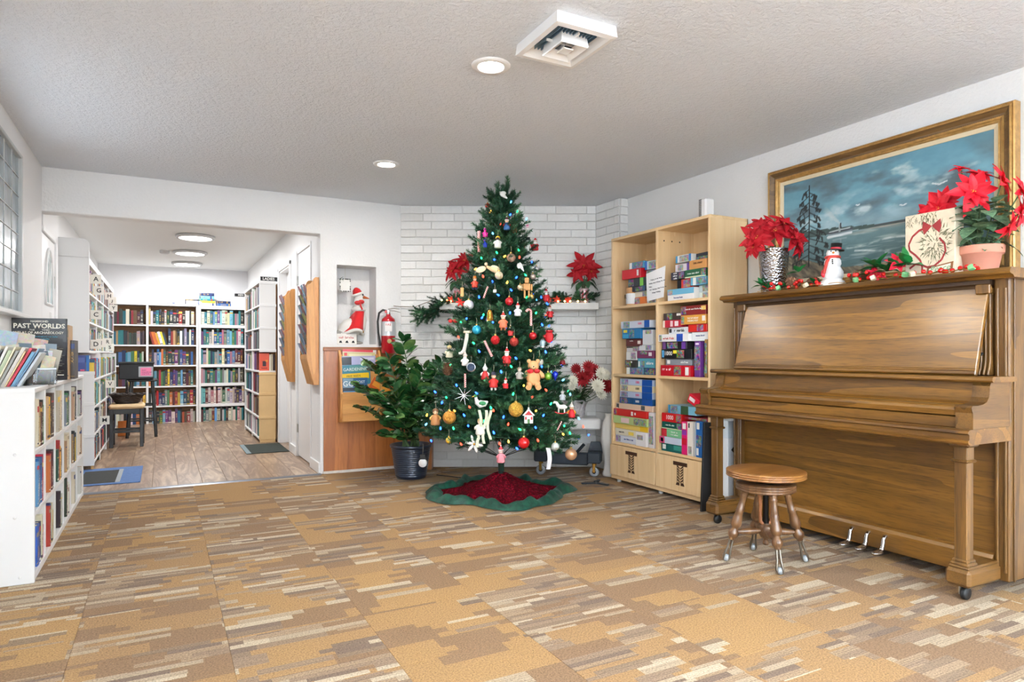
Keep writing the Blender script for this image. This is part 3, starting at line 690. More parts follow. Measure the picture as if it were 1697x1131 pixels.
back_case('white_back_bookcase', 'all white thick-shelved bookcase in the corner of the library end wall', [.524, 1.235], ZS_B, .048, aty(367, 508, YS).z, M_BACKGR, .05)
# right hand library unit: stacked boxes with a white upper end and a maple lower end
RX, RY0, RY1 = 1.045, 8.62, 10.25
ru = thing('hall_bookcase', 'tall bookcase beside the restroom door with white upper and maple lower end panels', 'bookcase', (1.15, 9.4, 0))
def rp(nm, mb, m=M_WHITE): return part(nm, mb, m, ru, world=True)
RZ = [.06, .315, .600, .885, 1.155, 1.42, 1.70]; RTOP = 1.985
rm = plain('maple_end', (226,190,134), .45, var=.05)
for z0, z1 in ((.035, .325), (.325, .615), (.615, .865)): rp('end_panel', MB().cbox(RX, 1.238, RY0, RY0+.02, z0, z1-.03, .002).cbox(RX-.004, 1.240, RY0-.010, RY0+.02, z1-.032, z1, .003), rm)
rp('end_plinth', MB().cbox(RX+.008, 1.236, RY0+.004, RY0+.02, 0, .035, .002), rm)
for z0, z1 in ((1.15, 1.43), (1.43, 1.71), (1.71, RTOP)): rp('end_panel', MB().cbox(RX+.002, 1.238, RY0, RY0+.02, z0, z1-.03, .002).cbox(RX, 1.244, RY0-.008, RY0+.02, z1-.032, z1, .003))
rp('end_lip', MB().cbox(RX, 1.244, RY0-.012, RY0+.02, 1.115, 1.15, .003))
for z in RZ: rp('shelf', MB().cbox(RX, 1.24, RY0+.02, RY1, z-.02, z, .002))
rp('top_board', MB().cbox(RX-.006, 1.24, RY0-.004, RY1, RTOP-.02, RTOP+.01, .003))
for y in (9.36, RY1-.02):
    rp('divider', MB().cbox(RX-.001, 1.24, y, y+.02, 0, RTOP-.02, .002))
rp('back_panel', MB().box(1.24, 1.252, RY0+.02, RY1, .04, RTOP-.02), plain('brown_back', (150,108,62), .6))
# left library unit: upper row cantilevered over a lower row
UX, UY0, UY1 = -.60, 7.20, 10.6
lu = thing('lettered_bookcase', 'long white library bookcase with letter cards and rounded end panel', 'bookcase', (-.75, 8.6, 0))
def up(nm, mb, m=M_WHITE): return part(nm, mb, m, lu, world=True)
zt, zb, zr = 2.155, 1.105, 1.985
rr = .05; pts = [(LX0+.004, zr), (UX, zr)] + [(UX-rr+rr*math.cos(a), zt-rr+rr*math.sin(a)) for a in [PI/2*i/6 for i in range(7)]] + [(LX0+.004+rr-rr*math.cos(a), zt-rr+rr*math.sin(a)) for a in [PI/2*(6-i)/6 for i in range(7)]]
up('end_panel', MB().prism(pts, UY0, UY0+.02, 'y')); up('end_panel', MB().cbox(LX0+.004, UX, UY0+.002, UY0+.022, zb, zr-.002, .002))
UZ = [1.125, 1.395, 1.665]
for z in UZ: up('shelf', MB().cbox(LX0+.004, UX+.002, UY0+.022, UY1, z-.02, z, .002))
up('top_board', MB().cbox(LX0+.004, UX+.002, UY0+.022, UY1, zr-.065, zr-.008, .003))
for y in (8.0, 8.85, 9.7, 10.58): up('divider', MB().cbox(LX0+.004, UX, y, y+.016, zb, zr-.03, .002))
m_back2 = plain('brown_back_panel', (150,104,66), .6)
up('back_panel', MB().box(LX0+.004, LX0+.012, UY0+.02, UY1, zb, zr-.02), m_back2)
VX, VY0 = -.57, 7.32; VZ = [.09, .34, .60, .86]
for z0, z1 in ((.045, .34), (.34, .64), (.64, .93)): up('end_panel', MB().cbox(LX0+.004, VX, VY0, VY0+.02, z0, z1-.03, .002).cbox(LX0+.004, VX+.004, VY0-.010, VY0+.02, z1-.032, z1, .003))
for z in VZ: up('shelf', MB().cbox(LX0+.004, VX+.001, VY0+.02, UY1, z-.02, z, .002))
for y in (8.0, 8.85, 9.7, 10.58): up('divider', MB().cbox(LX0+.004, VX, y, y+.016, 0, 1.10, .002))
up('back_panel', MB().box(LX0+.004, LX0+.012, VY0+.02, UY1, .03, 1.1), m_back2)
for y in (VY0+.03, 8.0, 8.86): up('foot', MB().box(VX-.03, VX-.01, y, y+.03, 0, .07), plain('foot_pine', (206,160,96), .6))
# ================================================================== books
CN = dict(black=(30,30,34), navy=(32,46,88), blue=(42,98,164), skyblue=(112,172,208), teal=(28,122,128), darkgreen=(30,76,56), green=(72,132,82), maroon=(100,30,38), red=(178,38,42),
          orange=(216,104,44), yellow=(234,198,56), cream=(234,224,198), white=(238,238,234), grey=(152,154,158), tan=(198,162,118), brown=(94,64,42), purple=(100,64,122), pink=(216,132,152), magenta=(198,44,112), aqua=(124,198,198), charcoal=(62,58,56))
CW = dict(skyblue='sky blue', darkgreen='dark green', charcoal='charcoal')
g = G('book_cover'); P = g.sep(g.coord('Object')); rnd = g.info('Random'); colr = g.info('Color')
spine = g.math('LESS_THAN', P[1], .012)
zz = P[2]
c0 = g.math('ADD', .30, g.math('MULTIPLY', rnd, .25)); hw = g.math('ADD', .12, g.math('MULTIPLY', g.math('FRACT', g.math('MULTIPLY', rnd, 7.3)), .14))
inband = g.math('LESS_THAN', g.math('ABSOLUTE', g.math('SUBTRACT', zz, c0)), hw)
letters = g.math('GREATER_THAN', g.white(g.comb(g.math('FLOOR', g.math('MULTIPLY', P[0], 3.0)), g.math('FLOOR', g.math('MULTIPLY', zz, 46.0)), g.math('MULTIPLY', rnd, 50.0))), .5)
inner = g.math('LESS_THAN', g.math('ABSOLUTE', g.math('SUBTRACT', P[0], .5)), .26)
txt = g.math('MULTIPLY', g.math('MULTIPLY', inband, letters), inner)
b2 = g.math('LESS_THAN', g.math('ABSOLUTE', g.math('SUBTRACT', zz, g.math('ADD', .74, g.math('MULTIPLY', g.math('FRACT', g.math('MULTIPLY', rnd, 3.7)), .16)))), g.math('MULTIPLY', g.math('FRACT', g.math('MULTIPLY', rnd, 11.1)), .07))
foot = g.math('LESS_THAN', g.math('ABSOLUTE', g.math('SUBTRACT', zz, .07)), g.math('MULTIPLY', g.math('FRACT', g.math('MULTIPLY', rnd, 17.3)), .035))
lum = g.n('ShaderNodeRGBToBW'); g.set(lum.inputs[0], colr)
contrast = g.mix(g.math('GREATER_THAN', lum.outputs[0], .32), g.mix(g.math('GREATER_THAN', g.math('FRACT', g.math('MULTIPLY', rnd, 23.0)), .55), lin((232,226,208)), lin((206,168,84))), lin((50,44,60)))
second = g.ramp(g.math('FRACT', g.math('MULTIPLY', rnd, 31.0)), [(0, lin((150,140,120))), (.3, lin((170,40,44))), (.5, lin((40,60,110))), (.7, lin((220,180,60))), (.9, lin((24,26,30)))], 'CONSTANT')
c = g.mix(g.math('MULTIPLY', spine, b2), colr, second); c = g.mix(g.math('MULTIPLY', spine, foot), c, contrast); c = g.mix(g.math('MULTIPLY', g.math('MULTIPLY', spine, txt), .6), c, contrast)
g.base(c); g.pr(rough=.42); M_COVER = g.mat
g = G('book_pages'); st_ = g.math('SINE', g.math('MULTIPLY', g.sep(g.coord('Object'))[0], 90.0)); g.base(g.mix(g.math('MULTIPLY', g.math('ADD', st_, 1.0), .12), lin((238,230,210)), lin((190,178,150)))); g.pr(rough=.85); M_PAGES = g.mat
def book_mesh(bt, inset):
    mb = MB(); e = .012
    mb.box(0, bt, 0, 1, 0, 1, 0).box(1-bt, 1, 0, 1, 0, 1, 0)
    mb.add([(bt,.0,0),(.3,-e,0),(.7,-e,0),(1-bt,0,0),(bt,.0,1),(.3,-e,1),(.7,-e,1),(1-bt,0,1),(bt,.03,0),(1-bt,.03,0),(bt,.03,1),(1-bt,.03,1)],
           [(0,1,5,4),(1,2,6,5),(2,3,7,6),(3,9,11,7),(8,0,4,10),(9,8,10,11),(4,5,6,7,11,10),(0,8,9,3,2,1)], 0)
    mb.box(bt, 1-bt, .03, 1-inset*.5, inset, 1-inset, 1)
    return mb.mesh('book', [M_COVER, M_PAGES])
HARD, SOFT = book_mesh(.10, .018), book_mesh(.05, .002)
ORD = 'zeroth first second third fourth fifth sixth seventh eighth ninth tenth eleventh twelfth thirteenth fourteenth fifteenth sixteenth seventeenth eighteenth nineteenth twentieth twenty-first twenty-second twenty-third twenty-fourth twenty-fifth twenty-sixth twenty-seventh twenty-eighth twenty-ninth thirtieth'.split()
BOOKS = []
RZF = {'ny': 0.0, 'px': PI/2, 'nx': -PI/2}
def add_book(facing, along, front, z, w_, h, d, colname, lean=0.0, where='', group='', mesh=None, n=None, rx=0.0):
    pos = {'ny': (along, front, z), 'px': (front, along, z), 'nx': (front, along, z)}[facing]
    c = CN[colname]; kk = random.uniform(.72, .98); j = [max(8, min(250, (x + random.uniform(-14, 14))*kk)) for x in c]
    BOOKS.append(dict(pos=Vector(pos), rot=(rx, -lean, RZF[facing]), sc=(w_, d, h), col=lin(j)+(1,), name=CW.get(colname, colname), where=where, group=group, mesh=mesh or random.choice((HARD, SOFT)), n=n))
def fill(facing, a0, a1, front, z, hmax, d, pal, where, group, tw=(.022, .042), hr=(.68, .92), leave=0.0, lean_from=None, lean=.22, jit=.012, stop=None):
    sgn = -1 if facing == 'nx' else 1; x = a0; n = 0; end = a1 - sgn*leave
    while True:
        w_ = random.uniform(*tw); h = hmax*random.uniform(*hr); rem = (end - x)*sgn
        if lean_from is not None and n >= lean_from:
            if n == lean_from: x += sgn*h*math.sin(lean)
            step = w_/math.cos(lean)
            if (end - x)*sgn < step + .004: break
            n += 1; add_book(facing, x, front + random.uniform(-.2, 1)*jit*(1 if facing == 'ny' else -sgn if facing == 'px' else 1), z + .001, w_, h*.97, d*random.uniform(.85, 1), random.choice(pal), lean, where, group, n=n)
            x += sgn*step
        else:
            if rem < w_ + .002: break
            n += 1; fo = random.uniform(0, 1)*jit
            add_book(facing, x, front + (fo if facing in ('ny', 'nx') else -fo), z + .001, w_, h, d*random.uniform(.85, 1), random.choice(pal), 0.0, where, group, n=n)
            x += sgn*(w_ + .0008)
        if stop and n >= stop: break
    return x
P_DARK = 'black black navy blue maroon red darkgreen grey cream teal brown charcoal charcoal tan white'.split()
P_MIX = 'black black navy navy blue teal red maroon maroon orange yellow cream white grey darkgreen green purple brown charcoal skyblue'.split()
P_PALE = 'white cream skyblue aqua pink grey grey teal teal blue green cream purple navy maroon charcoal white'.split()
P_BLUE = 'blue skyblue teal navy white cream red green yellow aqua'.split()
SH = ['bottom', 'fifth', 'fourth', 'third', 'second', 'top']
random.seed(21)
# brown-backed end-wall bookcase, two bays
gaps = [ZS_A[i+1]-ZS_A[i]-.022 for i in range(5)] + [aty(285, 504, YS).z - .03 - ZS_A[5]]
for r in range(6):
    pal = [P_MIX, P_MIX, P_MIX, P_MIX, P_DARK, P_DARK][r]
    fill('ny', -.845, -.235, YS+.018, ZS_A[r], gaps[r], .19, pal, f'{SH[r]} shelf, bay behind the black chair, brown-backed bookcase', 'books in the brown-backed library bookcase', tw=(.022,.05), hr=(.60,.78))
    kw = dict(lean_from=2, lean=.30) if r == 4 else {}
    if r == 4:
        x = fill('ny', -.196, .10, YS+.018, ZS_A[r], gaps[r], .19, ['yellow','red','maroon','purple','brown','white','navy','orange'], 'second shelf, middle bay, brown-backed bookcase', 'books in the brown-backed library bookcase', tw=(.022,.036), hr=(.66,.74), lean_from=0, lean=.26)
        fill('ny', x+.003, .468, YS+.018, ZS_A[r], gaps[r], .19, P_DARK, 'second shelf (far half), middle bay, brown-backed bookcase', 'books in the brown-backed library bookcase', tw=(.022,.045), hr=(.66,.92))
    else:
        fill('ny', -.196, .468, YS+.018, ZS_A[r], gaps[r], .19, pal, f'{SH[r]} shelf, middle bay, brown-backed bookcase', 'books in the brown-backed library bookcase', tw=(.024,.05), hr=(.66,.86))
# white corner bookcase
gapb = [ZS_B[i+1]-ZS_B[i]-.048 for i in range(5)] + [aty(367, 508, YS).z - .05 - ZS_B[5]]
for r in range(6):
    fill('ny', .543, 1.20, YS+.014, ZS_B[r], gapb[r], .19, P_PALE if r != 5 else P_PALE+['red','black'], f'{SH[r]} shelf, white corner library bookcase', 'books in the white corner bookcase', tw=(.024,.048), hr=(.74,.97))
# hall bookcase (spines look towards -X)
names7 = ['bottom', 'sixth', 'fifth', 'fourth', 'third', 'second', 'top']
for r in range(7):
    top = RZ[r+1]-.02 if r < 6 else RTOP-.02
    fill('nx', RY1-.03, 9.385, RX+.014, RZ[r], top-RZ[r], .17, P_PALE if r in (0,3,5) else P_MIX, f'{names7[r]} shelf, far bay, hall bookcase', 'books in the hall bookcase', tw=(.03,.055), hr=(.68,.9))
    if r == 3:
        fill('nx', 9.355, 8.95, RX+.014, RZ[r], top-RZ[r], .17, ['purple','pink','maroon','teal'], 'fourth shelf, bay by the restroom door, hall bookcase', 'books in the hall bookcase', tw=(.035,.06), hr=(.8,.95))
        continue
    fill('nx', 9.355, RY0+.03, RX+.012, RZ[r], top-RZ[r], .17, [P_PALE, P_DARK, P_DARK, P_PALE, P_DARK, P_BLUE, P_MIX][r] if r < 7 else P_MIX, f'{names7[r]} shelf, bay by the restroom door, hall bookcase', 'books in the hall bookcase', tw=(.035,.062), hr=(.78,.95))
# lettered bookcase (spines look towards +X)
for r in range(3):
    top = (UZ[r+1]-.02) if r < 2 else zr-.065
    for b, (a0, a1) in enumerate(((UY0+.03, 7.995), (8.02, 8.845), (8.87, 9.695), (9.72, 10.57))):
        fill('px', a0, a1, UX-.004, UZ[r], top-UZ[r], .17, [P_BLUE, P_PALE+P_MIX, P_MIX][r] if b else [P_PALE+['orange','red'], P_BLUE, P_MIX][r], f'{["lowest","middle","highest"][r]} upper shelf, {["first","second","third","fourth"][b]} bay, lettered bookcase', 'books in the lettered bookcase', tw=(.03,.055), hr=(.66,.86), leave=.01, jit=.004)
for r in range(4):
    top = VZ[r+1]-.02 if r < 3 else 1.08
    for b, (a0, a1) in enumerate(((VY0+.03, 7.995), (8.02, 8.845), (8.87, 9.695), (9.72, 10.57))):
        fill('px', a0, a1, VX-.004, VZ[r], top-VZ[r], .17, [P_MIX, P_DARK, P_BLUE+['yellow'], P_BLUE][r], f'{["bottom","third","second","top"][r]} lower shelf, {["first","second","third","fourth"][b]} bay, lettered bookcase', 'books in the lettered bookcase', tw=(.035,.06), hr=(.66,.9), leave=.01, jit=.004)
# low white bookcase: books listed cubby by cubby (row from the top, column from the near end)
CUB = {(0,0): 'cream:.03:.24 tan:.025:.20 brown:.03:.22 black:.03:.23 green:.03:.20', (0,1): 'tan:.03:.235 yellow:.02:.23 orange:.05:.225 black:.03:.23 charcoal:.075:.245', (0,2): 'cream:.06:.245 tan:.05:.24 cream:.05:.24', (0,3): 'grey:.03:.20 green:.035:.21 darkgreen:.03:.20 white:.03:.19 black:.03:.22', (0,4): 'tan:.06:.20 cream:.03:.23 black:.035:.235', (0,5): 'white:.03:.16 navy:.03:.17 purple:.03:.18 black:.03:.19',
       (1,0): 'skyblue:.04:.22 blue:.06:.235 blue:.05:.23 red:.02:.24', (1,1): 'orange:.03:.20 red:.035:.205 maroon:.03:.215 black:.045:.22', (1,2): 'darkgreen:.05:.19 red:.03:.24 yellow:.03:.20 brown:.06:.18', (1,3): 'tan:.03:.20 cream:.07:.235 cream:.06:.24 grey:.03:.22', (1,4): 'tan:.03:.2 black:.03:.22 maroon:.03:.21 yellow:.02:.17 darkgreen:.03:.20', (1,5): 'cream:.03:.22 green:.03:.18 tan:.03:.2',
       (2,0): 'blue:.07:.20 navy:.05:.20 cream:.03:.23 pink:.03:.17', (2,1): 'red:.025:.22 navy:.03:.23 teal:.03:.22 cream:.025:.22 yellow:.045:.17', (2,2): 'black:.03:.22 white:.03:.2', (2,3): 'charcoal:.03:.25 cream:.03:.22 white:.03:.21 red:.04:.19', (2,4): 'cream:.03:.22 black:.02:.2', (2,5): 'white:.03:.2 tan:.03:.2'}
zz3 = [LZS[2], LZS[1], LZS[0]]
for (r, c_), sp in CUB.items():
    y = BY0 + cw*c_ + .026; tot = sum(float(q.split(':')[1]) for q in sp.split())
    y += max(0, (cw-.052-tot)*.86)
    for i, q in enumerate(sp.split()):
        cn, t_, h_ = q.split(':'); t_ = float(t_); h_ = float(h_)
        add_book('px', y, BX-.003-random.random()*.006, zz3[r]+.001, t_, h_, .17+random.random()*.04, cn, .0, f'{["top","middle","bottom"][r]} row, {["first","second","third","fourth","fifth","sixth"][c_]} cubby, low white bookcase', 'books in the low white bookcase', mesh=HARD, n=i+1); y += t_+.002
# rank by size in the picture
for b in BOOKS:
    p = b['pos'] + Vector((0, 0, b['sc'][2]/2)); dd = max(.5, depth_of(p)); px, py = project(p)
    facing = b['rot'][2]; vis = {0.0: 1.0}.get(round(facing, 3), .35)
    inside = 1.0 if -10 < px < 1707 else .01
    b['area'] = b['sc'][0]*b['sc'][2]/dd**2*vis*inside
    b['px'], b['py'] = px, py
    if b['pos'].x < -.4 and b['pos'].y > 9.0: b['area'] *= .3          # far bays of the lettered bookcase are mostly hidden
    if b['pos'].x > .95 and b['pos'].y > 11 and px > 404: b['area'] *= .05
    if b['pos'].y > 11 and px < 186: b['area'] *= .02
BOOKS.sort(key=lambda b: -b['area'])
NB_IND = 292
rest = MB(); restcols = []
for i, b in enumerate(BOOKS):
    if i < NB_IND:
        o = bpy.data.objects.new('book', b['mesh']); COL.objects.link(o)
        o.location = b['pos']; o.rotation_euler = b['rot']; o.scale = b['sc']; o.color = b['col']
        tag(o, f"{b['name']} book, {ORD[min(b['n'], 30)]} from left, {b['where']}", 'book', b['group'])
    elif not (b['pos'].y > 11 and b['px'] < 178):
        M = Matrix.Translation(b['pos']) @ Euler(b['rot']).to_matrix().to_4x4() @ Matrix.Diagonal((*b['sc'], 1))
        n0 = len(rest.f); rest.box(0, 1, 0, 1, 0, 1, 0, M); restcols += [b['col']]*6
g = G('book_cover_mixed'); a_ = g.n('ShaderNodeAttribute', attribute_name='Col'); P = g.coord('Object')
g.base(a_.outputs[0]); g.pr(rough=.45)
me = rest.mesh('small_books', g.mat, fix=False); ca = me.color_attributes.new('Col', 'FLOAT_COLOR', 'CORNER')
ca.data.foreach_set('color', [x for p, c_ in zip(me.polygons, restcols) for _ in range(p.loop_total) for x in c_])
tag(put('small_books', me), 'many small assorted book spines filling the remaining library shelves', 'book', kind='stuff')
def flat_book(x, y, z, w_, d, h, colname, label, rz=0.0, group='books lying flat on the library shelves and tops', mesh=None):
    # lying flat: cover size w_ x d, thickness h, spine towards -Y
    o = bpy.data.objects.new('book', mesh or HARD); COL.objects.link(o)
    # local thickness x -> world z ; local height z -> world x
    o.rotation_euler = Euler((0, PI/2, 0)); o.rotation_euler = (Matrix.Rotation(rz, 4, 'Z') @ Matrix.Rotation(PI/2, 4, 'Y')).to_euler()
    o.scale = (h, d, w_); o.location = Vector((x, y, z + h)); o.color = lin(CN[colname])+(1,)
    return tag(o, label, 'book', group)
zt2 = aty(285, 504, YS).z + .005; zt3 = aty(367, 508, YS).z + .005
for x, y, z, w_, d, h, cn, lab in [
    (.30, YS+.02, zt2, .25, .18, .055, 'white', 'white book lying on top of the brown-backed bookcase by the blue stack'),
    (.31, YS+.05, zt2+.056, .20, .16, .03, 'charcoal', 'dark thin book lying on the white book above the library shelves'),
    (-.07, YS+.02, zt2, .26, .18, .018, 'grey', 'thin grey book lying alone on top of the brown-backed bookcase'),
    (.52, YS+.02, zt3, .235, .18, .042, 'cream', 'cream book at the bottom of the flat stack above the corner bookcase'),
    (.53, YS+.02, zt3+.043, .215, .17, .035, 'yellow', 'yellow book second from bottom in the flat stack above the corner bookcase'),
    (.51, YS+.02, zt3+.079, .225, .17, .030, 'teal', 'teal book in the middle of the flat stack above the corner bookcase'),
    (.51, YS+.02, zt3+.110, .225, .17, .045, 'skyblue', 'sky blue book near the top of the flat stack above the corner bookcase'),
    (.52, YS+.02, zt3+.156, .215, .17, .048, 'navy', 'navy book topmost of the flat stack above the corner bookcase'),
    (.77, YS+.02, zt3, .215, .17, .042, 'blue', 'blue book lying beside the stack above the corner bookcase'),
    (.77, YS+.03, zt3+.043, .21, .17, .040, 'navy', 'navy book with red ends lying on a blue book above the corner bookcase')]:
    flat_book(x, y, z, w_, d, h, cn, lab)
# ================================================================== puzzle and game boxes on the maple bookcase
def game_mat(name, base, mode):
    g = G(name); P = g.coord('Object'); S = g.sep(P); rnd = g.info('Random'); col = g.info('Color')
    sh = g.n('ShaderNodeVectorMath', operation='ADD'); g.set(sh.inputs[0], P); g.set(sh.inputs[1], g.comb(g.math('MULTIPLY', rnd, 9.0), g.math('MULTIPLY', rnd, 5.0), g.math('MULTIPLY', rnd, 3.0)))
    nz = g.noise(sh.outputs[0], 38, 5, .75, .6, out=1); hs = g.n('ShaderNodeHueSaturation'); hs.inputs['Saturation'].default_value = 1.1; hs.inputs['Value'].default_value = .8; g.set(hs.inputs['Color'], nz)
    bc = g.n('ShaderNodeBrightContrast'); g.set(bc.inputs[0], hs.outputs[0]); bc.inputs[2].default_value = 1.8
    return g, S, rnd, col, bc.outputs[0]
g, S, rnd, col, art = game_mat('box_art', None, 0)
g.base(g.mix(.22, art, col)); g.pr(rough=.3); M_ART = g.mat
g, S, rnd, col, art = game_mat('leaflet_print', None, 0); g.base(g.mix(.70, art, col)); g.pr(rough=.4); M_LEAFLET = g.mat
g = G('box_card'); g.base(g.info('Color')); g.pr(rough=.32); M_BOX = g.mat
M_TXTW = plain('print_white', (244,244,240), .5); M_TXTK = plain('print_black', (24,24,26), .5); M_TXTP = plain('print_pink', (220,60,120), .5); M_TXTB = plain('print_blue', (40,70,140), .5); M_TXTR = plain('print_red', (190,60,60), .5); M_TXTBR = plain('print_brown', (70,40,24), .5)
def gy(px, X=GX+.03): return atx(px, 600, X).y
# table: cubby, pixel span x0..x1 at the front, height span given as metres above the shelf, recess, colour, art patch (fraction span or None), extra second panel colour, text, label
BOXT = []
def glyphs(mb, y, z, cs, n):
    # a run of illegible small characters: uneven strokes going towards -Y
    for i in range(n):
        up = random.random() < .3; hgt = cs*(.72 if up else .48); wd = cs*.42
        k = random.random()
        mb.box(-.0018, .0, y-wd*.28, y, z-cs*.3, z-cs*.3+hgt)
        if k < .7: mb.box(-.0018, .0, y-wd, y-wd*.7, z-cs*.3, z-cs*.3+cs*.45)
        if k > .3: mb.box(-.0018, .0, y-wd, y, z-cs*.3+cs*(.35 if k > .6 else 0), z-cs*.3+cs*(.47 if k > .6 else .12))
        y -= cs*.55
    return y
ZK = [1.0, 0.0]
def gbox(name, yL, yR, z0, h, rec, dep, col, label, cat='puzzle', art=None, panels=(), txt=None, tilt=0.0, rz=0.0, rx=0.0):
    # yL: far end (left in the picture), yR: near end
    if ZK[0] != 1: z0 = ZK[1] + (z0-ZK[1])*ZK[0]; h *= ZK[0]
    w_ = yL - yR; t = thing(name, label, cat, (GX+rec, (yL+yR)/2, z0+.0005), rz, 'boxes on the game bookcase')
    if tilt: t.rotation_euler = (tilt, 0, rz)
    o = part('box', MB().cbox(0, dep, -w_/2, w_/2, 0, h, .002), M_BOX, t); o.color = lin(col)+(1,)
    if art:
        a0, a1 = art[:2]; b0, b1 = (art[2:] if len(art) > 2 else (.10, .90)); p = part('art_panel', MB().box(-.0012, .001, w_/2-w_*a1, w_/2-w_*a0, h*b0, h*b1), M_ART, t); p.color = lin(col)+(1,)
    for a0, a1, pc, *bb in panels:
        b0, b1 = bb if bb else (.0, 1.0); p = part('print_panel', MB().box(-.0008, .001, w_/2-w_*a1, w_/2-w_*a0, h*b0+.0005, h*b1-.0005), M_BOX, t); p.color = lin(pc)+(1,)
    if txt:
        body, fx, fz, size, tm = txt[:5]
        if body[0] == '~':
            lines = [[int(q) for q in ln.split('.')] for ln in body[1:].split('/')]; cs = size*h; mb = MB(); hh = len(lines)
            for li, ln in enumerate(lines):
                wtot = sum(ln)*cs*.55 + (len(ln)-1)*cs*.4; y = w_/2-w_*fx + wtot/2; zc = h*fz + (hh/2-.5-li)*cs*1.15
                for wd in ln: y = glyphs(mb, y, zc, cs, wd) - cs*.4
            part('lettering', mb, tm, t, fix=False); return t
        x = text(body, size*h, (0,0,0), FACE_NX, tm, None, sx=txt[5] if len(txt) > 5 else 1.0); x.parent = t; WLOC[x.name] = (0,0,0)
        x.matrix_local = Matrix.Translation((-.0018, w_/2-w_*fx, h*fz)) @ FACE_NX @ Matrix.Diagonal((txt[5] if len(txt) > 5 else 1.0, 1, 1, 1))
    return t
s2, s1, s0 = gz['s2']+.011, gz['s1']+.011, gz['c']+.011
def pz(y, px, X=GX+.03): return atx(px, y, X).z
W, K = (238,238,234), (28,28,32)
# --- top left cubby
ZK[:] = [.80, s2]
t = thing('round_tub', 'round brown tub with a white label on the top shelf', 'tub', (GX+.075, gy(1037)-.045, s2), 0)
part('tub_body', MB().lathe([(.0001,0),(.060,0),(.061,.005),(.061,.145),(.056,.15)], 30), plain('kraft_brown', (196,146,98), .5), t)
part('label_band', MB().lathe([(.0616,.012),(.0616,.10)], 30, cap=False), plain('label_white', (232,236,240), .5), t)
x = text('R', .05, (0,0,0), FACE_NX, M_TXTK, None); x.parent = t; x.matrix_local = Matrix.Translation((-.0622, .028, .072)) @ FACE_NX
Y = gy
gbox('puzzle_box', Y(1052), Y(1069), s2, .075, .03, .20, (222,120,50), 'orange and dark puzzle box at the bottom of the top cubby stack by the tub', art=(.0,.5))
gbox('puzzle_box', Y(1068.5), Y(1086.2), s2, .062, .05, .2, (206,216,226), 'pale blue-white puzzle box on the top shelf below the notice', art=(.25,.75))
gbox('puzzle_box', Y(1049), Y(1085.8), s2+.076, .058, .05, .2, (232,222,200), 'cream puzzle box with an animal picture behind the paper notice', art=(.35,.62))
gbox('puzzle_box', Y(1041), Y(1069.5), s2+.135, .052, .03, .2, (34,40,58), 'dark navy puzzle box under the green-striped game', art=(.42,.85), panels=((.78,.98,(46,86,130)),))
gbox('game_box', Y(1041), Y(1069), s2+.188, .085, .03, .2, (36,52,56), 'dark teal game box with a lime green stripe under the red box', 'board game', art=(.02,.34), panels=((.36,.66,(40,44,52)),(.70,.90,(120,190,70)),), txt=None)
gbox('puzzle_box', Y(1069.5), Y(1086), s2+.135, .12, .07, .2, (150,60,52), 'narrow dark red puzzle box half hidden behind the notice', art=(.05,.9))
gbox('game_box', Y(1034), Y(1063), s2+.274, .098, .015, .2, (196,20,34), 'bright red box with a round blue badge sticking out of the top shelf', 'board game', panels=((.80,.90,W,.22,.85),), rz=.05)
gbox('puzzle_box', Y(1064.5), Y(1086), s2+.262, .080, .07, .2, (190,196,204), 'silver grey puzzle box beside the bright red box', art=(.1,.75))
gbox('puzzle_box', Y(1041), Y(1066), s2+.373, .070, .04, .2, (70,140,170), 'teal and white puzzle box on top of the bright red box', art=(.3,.9), panels=((.03,.2,W),))
gbox('puzzle_box', Y(1067), Y(1086), s2+.343, .085, .04, .2, (196,214,226), 'white puzzle box with blue end topmost beside the divider', art=(.35,.95), panels=((.0,.2,(50,110,190)),))
# --- top right cubby
ZK[:] = [.68, s2]
gbox('puzzle_box', Y(1110.5), Y(1154), s2, .125, .005, .2, (238,236,234), 'white and sky blue puzzle box at the bottom of the top right stack', panels=((.0,1.0,(110,180,212),.48,1.0),), art=(.03,.2,.5,.9), txt=('Panorama Puzzle', .42, .22, .20, M_TXTB, .85))
gbox('puzzle_box', Y(1155), Y(1172), s2, .065, .05, .2, (216,224,216), 'pale puzzle box with flower pictures beside the panorama puzzle', art=(.35,.95))
gbox('puzzle_box', Y(1155), Y(1172), s2+.066, .075, .05, .2, (190,204,206), 'pale grey puzzle box with a red picture below the blue animal puzzle', art=(.35,.98))
gbox('game_box', Y(1122), Y(1130), s2+.126, .10, .03, .18, K, 'narrow black box standing on the panorama puzzle', 'board game')
gbox('puzzle_box', Y(1130.5), Y(1145.5), s2+.126, .10, .02, .18, (196,60,48), 'red and orange patterned puzzle box under the gold picture box', art=(.25,1.0))
gbox('puzzle_box', Y(1146), Y(1172), s2+.143, .085, .02, .18, (96,174,208), 'light blue puzzle box with a zoo picture', art=(.38,1.0), panels=((.16,.36,W),))
gbox('puzzle_box', Y(1115), Y(1137), s2+.229, .085, .01, .18, (52,50,66), 'dark purple-grey puzzle box with a gold picture at its end', art=(.62,.98), txt=('~4/5/4', .35, .5, .3, M_TXTW))
gbox('puzzle_box', Y(1137.5), Y(1172), s2+.229, .088, .015, .18, (40,96,66), 'dark green puzzle box over the light blue zoo puzzle', art=(.78,1.0), txt=('~4.3.4', .42, .52, .30, M_TXTW, .85), panels=((.0,1.0,(226,232,190),.0,.16),))
gbox('puzzle_box', Y(1119), Y(1142), s2+.318, .082, .03, .18, (222,214,220), 'white and purple puzzle box with an owl-like picture beside the tan box', art=(.2,.58), panels=((.84,1.0,(100,70,150)),))
